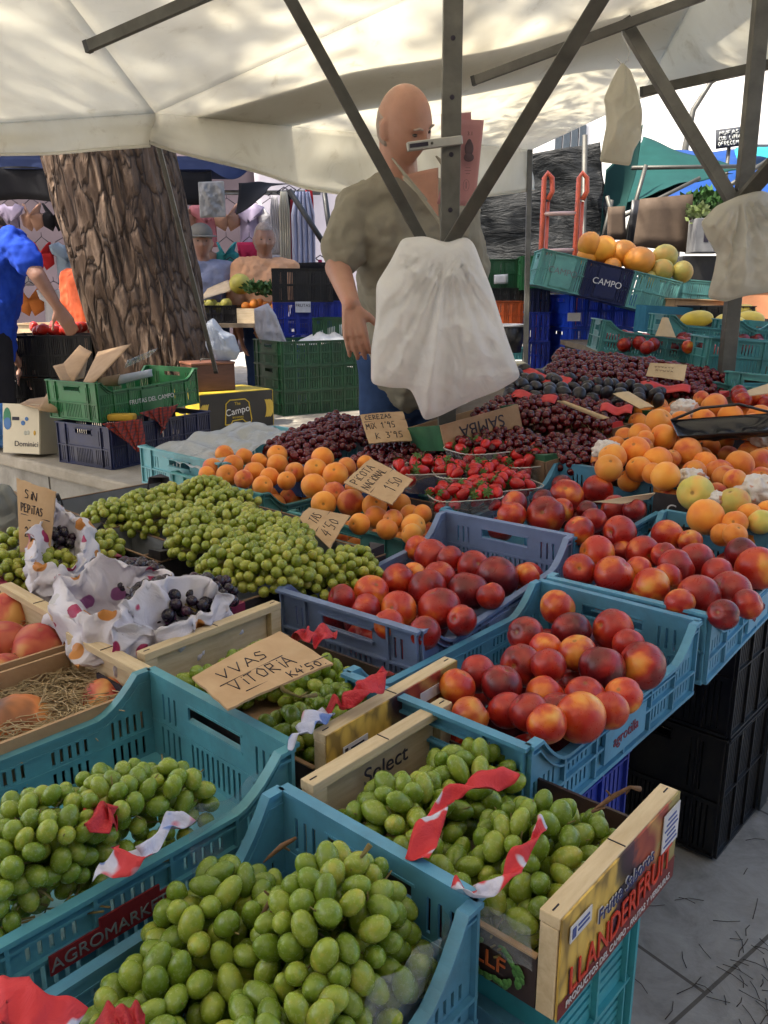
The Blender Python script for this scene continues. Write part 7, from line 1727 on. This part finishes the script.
def row(name, y, z, items, x0, dx, w, h):
    for i, (k, c) in enumerate(items):
        garment(k, f'{c} {k}, {ORD[i] + " from left" if i else "leftmost"} on the {name} rail of the background clothes stall', Vector((x0 + i * dx, y - .02, z - .09)), w * (1.2 if k == 'top' else 1), h * (1.5 if k == 'top' else 1), CM[c], yaw=R(random.uniform(-25, 25)))
row('top rear', 8.3, 2.18, [('bra', 'skin-coloured'), ('bra', 'skin-coloured'), ('bra', 'pink'), ('top', 'lavender'), ('bra', 'skin-coloured'), ('bra', 'black'), ('top', 'lavender'), ('bra', 'pink'), ('bra', 'white'), ('top', 'skin-coloured'), ('bra', 'pink'), ('bra', 'skin-coloured'), ('top', 'pink'), ('bra', 'skin-coloured'), ('top', 'lavender'), ('bra', 'white')], -4.15, .205, .25, .26)
row('middle', 8.1, 1.82, [('top', 'lavender'), ('bra', 'red'), ('bra', 'black'), ('top', 'white'), ('bra', 'red'), ('top', 'pale blue'), ('bra', 'skin-coloured'), ('bra', 'teal'), ('briefs', 'black'), ('top', 'white'), ('bra', 'magenta'), ('bra', 'skin-coloured'), ('bra', 'teal'), ('briefs', 'magenta'), ('top', 'white')], -4.05, .215, .24, .26)
row('lowest', 8.0, 1.42, [('top', 'white'), ('briefs', 'red'), ('top', 'pink'), ('bra', 'orange'), ('top', 'white'), ('briefs', 'black'), ('top', 'lavender'), ('bra', 'teal'), ('top', 'white'), ('briefs', 'teal'), ('top', 'lavender'), ('briefs', 'black'), ('top', 'white'), ('briefs', 'teal')], -4.0, .23, .26, .28)
def longc(lab, px0, px1, py0, py1, Y, mat, kind='dress'):
    a, b = atY(px0, py0, Y), atY(px1, py1, Y); root = thing('hanging_' + kind, lab, kind, Vector(((a.x + b.x) / 2, Y, a.z)), 0, 'long garments hanging behind the vendor'); w = b.x - a.x; h = a.z - b.z
    mb = MB(); mb.grid(lambda s, t: Vector(((s - .5) * w * (.6 + .4 * min(1, t * 4)), -.03 * abs(math.sin(s * 14)) - .01 * math.sin(t * 9), -h * t)), 40, 16); mb.build('cloth', mat, root, solid=.01); mb = MB(); mb.tube([(-.06, 0, 0), (0, 0, .04), (.06, 0, 0)], .005, 5); mb.build('hanger', INK, root)
SIL = var('silver_stripe', (.36, .38, .50), (.20, .22, .34), .35, 4, bs=.3, bd=.02, mapscale=(12, 1, .2))
longc('white long garment, leftmost behind the orange-shirted man', 270, 281, 196, 255, 7.6, CM['white']); longc('cream long garment between the white and the black ones', 279, 291, 192, 262, 7.55, cloth_mat('cream', (.6, .58, .48), 8, .3)); longc('black long garment beside the striped one', 285, 295, 190, 258, 7.65, CM['black'])
longc('dark red long garment peeping out left of the striped one', 290, 298, 200, 262, 7.62, cloth_mat('dkred', (.22, .02, .03))); longc('long silvery blue striped garment behind the vendor\'s shoulder', 291, 316, 192, 282, 7.4, SIL); longc('bright red long scarf hanging right of the striped garment', 305, 314, 186, 238, 7.5, CM['red'], 'scarf')
longc('yellow cloth hanging at the foot of the striped garment', 310, 318, 262, 290, 7.5, CM['yellow'], 'cloth'); longc('pink and purple cloth hanging right of the yellow one', 318, 323, 260, 286, 7.5, CM['magenta'], 'cloth'); longc('white cloth hanging low beside the orange-shirted man', 226, 236, 262, 292, 7.6, CM['lavender'], 'cloth')
sheet_px('black_cover', 'dark cloth-covered table behind the vendor', [(285, 330, 7.3), (345, 330, 7.3), (345, 262, 7.3), (300, 262, 7.3)], BKN, 'table cover', amp=.04)
for i, (a, b) in enumerate((((289, 190, 6.9), (336, 262, 6.9)), ((324, 190, 7.1), (334, 262, 7.1)))):
    mb = MB(); A, B_ = atY(*a), atY(*b); mb.tube([Vector(), B_ - A], .022, 8); tag(mb.build('stall_pole', BLACKS, loc=A), ['slanting dark pole of the clothes stall', 'upright dark pole left of the vendor\'s sleeve'][i], 'pole', 'dark poles of the clothes stall')
# ------------------------------------------------------------------ people
def skin(name, c):
    m, n, b = base_mat(name, .5); v = coords(n); f = noise_tex(n, v, 9, 5, .6)
    n.links.new(ramp(n, f, [(.3, tuple(x * .8 for x in c)), (.6, c), (.8, (c[0] * 1.05, c[1] * .85, c[2] * .8))]), b.inputs['Base Color'])
    b.inputs['Subsurface Weight'].default_value = .2; b.inputs['Subsurface Scale'].default_value = .008; b.inputs['Subsurface Radius'].default_value = (1, .35, .2)
    bump(n, b, noise_tex(n, v, 60, 5, .7), .35, .004); return m
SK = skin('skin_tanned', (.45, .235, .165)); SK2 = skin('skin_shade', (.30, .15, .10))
HAIRG = var('grey_hair', (.36, .29, .25), (.27, .21, .18), .9, 60)
def head_into(mb, c, fwd, up, s=1.0, old=True):
    """one sculpted head: cranium, brow, nose, lips, chin, ears; returns axes"""
    f = Vector(fwd).normalized(); u = Vector(up); r = f.cross(u).normalized(); u = r.cross(f).normalized()
    M = Matrix((r, f, u)).transposed(); n_, m_ = 72, 56; vs = []
    g = lambda x, z, x0, z0, sx, sz: math.exp(-((x - x0) / sx) ** 2 - ((z - z0) / sz) ** 2)
    for i in range(m_ + 1):
        th = math.pi * i / m_
        for k in range(n_):
            ph = 6.28319 * k / n_; d_ = Vector((math.sin(th) * math.cos(ph), math.sin(th) * math.sin(ph), math.cos(th)))
            x, y, z = d_.x * .080, d_.y * .100, d_.z * .122
            if z < 0: k2 = min(1, -z / .122); x *= 1 - .30 * k2 ** 1.6; y *= (1 - .05 * k2) if y > 0 else (1 - .42 * k2)
            if z < -.07 and y > 0: y += .010 * (-z - .07) / .05
            if y > 0:
                e = 0
                e += .026 * g(x, z, 0, -.022, .011, .020) + .012 * g(x, z, 0, .004, .008, .026) + .010 * g(abs(x), z, .014, -.030, .009, .010)
                e += .008 * g(abs(x), z, .028, .028, .020, .009) - .014 * g(abs(x), z, .030, .010, .014, .012) + .006 * g(abs(x), z, .030, .008, .009, .006)
                e += .007 * g(x, z, 0, -.057, .022, .005) + .008 * g(x, z, 0, -.069, .018, .006) - .006 * g(x, z, 0, -.0625, .020, .0025) + .010 * g(x, z, 0, -.098, .022, .014)
                e += .006 * g(abs(x), z, .045, -.025, .018, .022) - .004 * g(abs(x), z, .032, -.050, .006, .016)
                y += e
            vs.append(M @ Vector((x, y, z)) * s + Vector(c))
    mb.add(vs, [(i * n_ + k, (i + 1) * n_ + k, (i + 1) * n_ + (k + 1) % n_, i * n_ + (k + 1) % n_) for i in range(m_) for k in range(n_)], 0, True)
    for e in (-1, 1):
        mb.ell(Vector(c) + M @ Vector((e * .079, -.006, -.008)) * s, (.011 * s, .021 * s, .035 * s), M @ Matrix.Rotation(e * .35, 3, 'Z'), 14, 10)
        mb.ell(Vector(c) + M @ Vector((e * .078, .002, -.030)) * s, (.007 * s, .010 * s, .011 * s), M, 10, 8)
    return M
def hand_into(mb, wrist, d, side, palm_n, s=1.0, curl=.35):
    """palm, four unequal bent fingers and a thumb leaving the side of the palm"""
    d = Vector(d).normalized(); n_ = Vector(palm_n); n_ = (n_ - d * n_.dot(d)).normalized(); w = d.cross(n_) * side
    wr = Vector(wrist)
    for k, o in enumerate((-.030, -.010, .010, .029)):
        mb.cap(wr + w * o * .55 * s, wr + d * .085 * s + w * o * s, .015 * s, .0125 * s, 10)
    L = [.062, .076, .080, .070]
    for k, o in enumerate((-.031, -.0105, .0105, .031)):
        p = wr + d * .088 * s + w * o * s; dd = d + w * o * 1.2; r_ = (.0088, .0096, .0098, .0095)[k] * s; a = curl * (.6 + .15 * k)
        for j, fr in enumerate((.45, .32, .23)):
            dd = (dd.normalized() * math.cos(a) + n_ * math.sin(a) * .9).normalized(); q = p + dd * L[k] * fr * s; mb.cap(p, q, r_, r_ * .9, 10); p = q; r_ *= .9
    p = wr + w * .024 * s + d * .018 * s; dd = (d * .62 + w * .62 + n_ * .35).normalized()
    for fr, r_ in ((.040, .0145), (.032, .0115), (.024, .0098)):
        q = p + dd * fr * s; mb.cap(p, q, r_ * s, r_ * .9 * s, 10); p = q; dd = (dd + d * .25 + n_ * .15).normalized()
def fuse(o, vox, sm=4):
    r = o.modifiers.new('remesh', 'REMESH'); r.mode = 'VOXEL'; r.voxel_size = vox; r.use_smooth_shade = True
    k = o.modifiers.new('smooth', 'SMOOTH'); k.iterations = sm; k.factor = .5
def wrinkle(o, amp=.012, scale=.12):
    t = bpy.data.textures.new('wr', 'CLOUDS'); t.noise_scale = scale; t.noise_depth = 2
    m_ = o.modifiers.new('folds', 'DISPLACE'); m_.texture = t; m_.strength = amp; m_.mid_level = .5; m_.texture_coords = 'LOCAL'
def person(label, J, shirt, pants, skin_m, s=1.0, vox=.007, hair=None, hat=None, head=None, group=None, hands=('l', 'r'), curl=.35, shirt_end=.75, neck_open=False):
    """J: joints in world space; body is one fused surface, clothes are children"""
    base = Vector(J['base']); root = thing('person', label, 'person', base, 0, group)
    g = lambda k: Vector(J[k]) - base
    mb = MB(); hz_ = J.get('hs', s); M = head_into(mb, g('head'), J['face'], J.get('hup', (0, 0, 1)), hz_)
    mb.cap(g('neck'), g('head') + M @ Vector((0, -.02, -.05)) * s, .062 * s, .055 * s)
    ch, pe = g('chest'), g('pelvis'); sh = {'l': g('shl'), 'r': g('shr')}
    ac = (sh['l'] - sh['r']).normalized()
    for e in ('l', 'r'):
        q = sh[e]; mb.cap(g('neck') + Vector((0, 0, -.04)), q, .045 * s, .05 * s); mb.cap(ch.lerp(q, .45), pe.lerp(q, .12), .105 * s, .115 * s)
        mb.cap(q, g('el' + e), .052 * s, .042 * s); mb.cap(g('el' + e), g('wr' + e), .042 * s, .027 * s)
        hd = (g('wr' + e) - g('el' + e)).normalized(); 
        if 'hd' + e in J: hd = Vector(J['hd' + e])
        hand_into(mb, g('wr' + e) + hd * .01, hd, J.get('sd' + e, 1 if e == 'l' else -1), J.get('pn' + e, (0, 1, 0)), s, curl)
        h = pe + ac * (.09 * s if e == 'l' else -.09 * s); kn = g('kn' + e) if 'kn' + e in J else h + Vector((0, 0, -.45 * s)); an = g('an' + e) if 'an' + e in J else Vector((h.x, h.y, .08 - base.z))
        mb.cap(h, kn, .085 * s, .058 * s); mb.cap(kn, an, .056 * s, .038 * s); J['_k' + e], J['_a' + e], J['_h' + e] = kn, an, h
    mb.cap(ch, pe, .12 * s, .14 * s)
    body = mb.build('body', skin_m, root); fuse(body, vox, 3)
    # shirt
    mb = MB(); t_ = J.get('belly', .15)
    for e in ('l', 'r'):
        q = sh[e]; mb.cap(g('neck') + Vector((0, 0, -.045)), q + (q - g('neck')) * .02, .074 * s, .074 * s); mb.cap(ch.lerp(q, .5), pe.lerp(q, .18), .125 * s, .135 * s)
        el = q.lerp(g('el' + e), shirt_end); mb.cap(q, el, .074 * s, .072 * s)
    mb.cap(ch, pe + Vector((0, 0, -.03)), .145 * s, t_ * s)
    so_ = mb.build('shirt', shirt, root); fuse(so_, max(vox, .010), 4); wrinkle(so_, .045 * s, .13); wrinkle(so_, .016 * s, .04)
    mb = MB()
    for e in ('l', 'r'): mb.cap(J['_h' + e], J['_k' + e], .105 * s, .080 * s); mb.cap(J['_k' + e], J['_a' + e], .078 * s, .062 * s)
    mb.cap(pe + Vector((0, 0, .02)), pe + Vector((0, 0, -.10)), .135 * s, .13 * s)
    tr_ = mb.build('trousers', pants, root); fuse(tr_, max(vox, .012), 4); wrinkle(tr_, .02, .12)
    for e in ('l', 'r'):
        mb = MB(); a = J['_a' + e]; fd = Vector(J.get('feet', (J['face'][0], J['face'][1], 0))).normalized(); z = -base.z + .04
        mb.cap(Vector((a.x, a.y, z)) - fd * .04, Vector((a.x, a.y, z)) + fd * .16, .045, .038); mb.build('shoe', BLACKS, root)
    hc = g('head')
    for e in (-1, 1):
        mb = MB(); mb.ell(hc + M @ Vector((e * .030, .0835, .007)) * hz_, (.0095 * hz_, .0085 * hz_, .0055 * hz_), M, 14, 10); mb.build('eye', var('eye_dark', (.06, .045, .04), None, .25), root)
    if hair:
        mb = MB(); n_, m_ = 48, 30; vs = []
        for i in range(m_ + 1):
            th = math.pi * i / m_
            for k in range(n_):
                ph = 6.28319 * k / n_; d_ = Vector((math.sin(th) * math.cos(ph), math.sin(th) * math.sin(ph), math.cos(th))); k_ = (1.015 if hair == 'fringe' else 1.05) + .03 * noise.noise(d_ * 7)
                vis = 1.0
                if hair == 'fringe':          # bald crown, short hair round the back and sides
                    vis = 1 if (d_.z < .3 and d_.y < .05 and d_.z > -.55) else .8
                else: vis = 1 if (d_.y < .35 or d_.z > .55) and d_.z > -.45 - .3 * (d_.y < -.2) else .8
                vs.append(hc + M @ Vector((d_.x * .078 * k_ * vis, d_.y * .099 * k_ * vis - .002, d_.z * .122 * (1.02 if hair == 'fringe' else k_) * vis)) * hz_)
        mb.add(vs, [(i * n_ + k, (i + 1) * n_ + k, (i + 1) * n_ + (k + 1) % n_, i * n_ + (k + 1) % n_) for i in range(m_) for k in range(n_)], 0, True); mb.build('hair', HAIRG if hair in ('fringe', 'grey') else var('dark_hair', (.05, .03, .02), None, .9, 40), root)
    if hat:
        mb = MB(); mb.ell(hc + M @ Vector((0, -.01, .055)) * s, (.092 * s, .112 * s, .082 * s), M, 24, 12); mb.ell(hc + M @ Vector((0, .01, .04)) * s, (.125 * s, .150 * s, .010 * s), M, 24, 8); mb.build('hat', hat, root)
    return root, M
# --- the vendor
SHIRTG = cloth_mat('olive_shirt', (.27, .25, .20), 10); JEAN = cloth_mat('jeans', (.03, .06, .15), 30)
HC = atY(404, 124, 2.93); hs = 1.10
J = dict(hs=1.0, sdr=1, base=(HC.x + .02, 3.42, 0), head=HC, face=(.70, -.60, -.55), hup=(-.10, -.35, 1), neck=atY(399, 178, 3.03), chest=atY(418, 250, 3.10), pelvis=(.10, 3.38, .98),
         shr=atY(357, 206, 3.03), shl=atY(458, 212, 3.12), elr=atY(338, 268, 2.98), wrr=atY(351, 303, 2.84), ell=atY(472, 290, 3.15), wrl=atY(455, 350, 3.0), hdr=(.14, -.06, -1), pnr=(.25, 1, 0), pnl=(0, 0, -1), belly=.165, feet=(.2, -1, 0))
v, M = person('bald older man in an olive-grey short-sleeved shirt leaning over the stall, looking down', J, SHIRTG, JEAN, SK, hs, .0058, 'fringe', curl=.30, shirt_end=.70)
base = Vector(J['base'])
# open collar and bare chest wedge
cN = atY(412, 180, 2.90) - base
def tri(name, pts, mat, th=.004, sub=6):
    A, B_, C_ = [Vector(p) - base for p in pts]; mb = MB(); mb.grid(lambda s, t: A * (1 - t) + (B_ * (1 - s) + C_ * s) * t + Vector((0, -.012 * math.sin(3.14 * s) * t, 0)), sub, sub); return mb.build(name, mat, v, solid=th)
tri('bare_chest', (atY(438, 216, 2.865), atY(402, 176, 2.90), atY(438, 168, 2.88)), SK, .012, 12)
COLL = cloth_mat('olive_collar', (.31, .29, .235), 10)
tri('collar', (atY(427, 200, 2.83), atY(392, 158, 2.90), atY(404, 176, 2.86)), COLL, .006); tri('collar', (atY(458, 190, 2.84), atY(436, 156, 2.93), atY(448, 168, 2.86)), COLL, .006)
mb = MB(); pts = [atY(*p) - base for p in ((404, 178, 2.845), (418, 192, 2.82), (430, 208, 2.81), (441, 224, 2.80), (446, 250, 2.80))]; mb.tube(pts, .006, 6); mb.build('shirt_placket', COLL, v)
for e in (-1, 1):
    mb = MB(); hc = HC - base; mb.tube([hc + M @ Vector((e * x, .098 + dy, z)) for x, z, dy in ((.014, .027, .002), (.028, .033, 0), (.045, .028, -.009))], [.003, .0045, .003], 6); mb.build('eyebrow', HAIRG, v)
# --- people in the background
def stand(x, Y, hgt, face, **k):
    z = hgt; b = Vector((x, Y, k.get('z0', 0))); f = Vector(face).normalized(); r = f.cross(Vector((0, 0, 1))).normalized(); s = hgt / 1.72; H = lambda a, q=0, fz=0: b + Vector((0, 0, a * s)) + r * q * s + f * fz * s
    return dict(base=b, head=H(1.60, 0, .02), face=face, neck=H(1.44), chest=H(1.27), pelvis=H(.95), shr=H(1.39, .19), shl=H(1.39, -.19), elr=H(1.10, .25, .02), ell=H(1.10, -.25, .02), wrr=H(.90, .22, .16), wrl=H(.90, -.22, .16), pnr=tuple(-r), pnl=tuple(r)), s
J, s = stand(atY(201, 240, 7.0).x, 7.0, 1.80, (.3, -1, -.1)); person('person in a grey-blue open-necked shirt and cap, standing behind the trunk', J, cloth_mat('greyblue_shirt', (.24, .26, .36), 12), JEAN, SK2, s, .012, 'grey', hat=cloth_mat('grey_hat', (.20, .19, .17)))
J, s = stand(atY(264, 240, 7.05).x, 7.05, 1.82, (.25, -1, -.15)); person('grey-haired man in a peach-orange shirt behind the background oranges', J, cloth_mat('peach_shirt', (.74, .40, .22), 12, .1), JEAN, SK2, s, .012, 'grey')
J, s = stand(atY(-8, 300, 4.95).x, 4.95, 1.70, (.75, .5, -.3)); b_ = J['base']
J.update(elr=atY(38, 276, 4.7), wrr=atY(57, 306, 4.75), shr=atY(12, 240, 4.8), pelvis=atY(-14, 345, 4.95), chest=atY(-8, 272, 4.95), belly=.155)
person('person in a royal blue polo shirt bending at the left picture edge, back turned', J, cloth_mat('royal_shirt', (.012, .05, .38), 12), cloth_mat('black_trousers', (.015, .015, .02)), SK2, s * 1.1, .010, 'dark', shirt_end=.62)
J, s = stand(atY(92, 300, 6.3).x, 6.3, 1.70, (-.4, -.8, -.3)); person('person in a rust-orange top half hidden by the pine trunk', J, cloth_mat('rust_shirt', (.46, .09, .035), 12), cloth_mat('black_trousers', (.015, .015, .02)), SK2, s, .012, 'dark')
J, s = stand(atY(602, 260, 13).x, 13, 1.62, (0, -1, 0)); person('distant small figure in a dark red top between the net and the cardboard', J, cloth_mat('darkred_shirt', (.35, .02, .03)), JEAN, SK2, s, .02, 'dark')
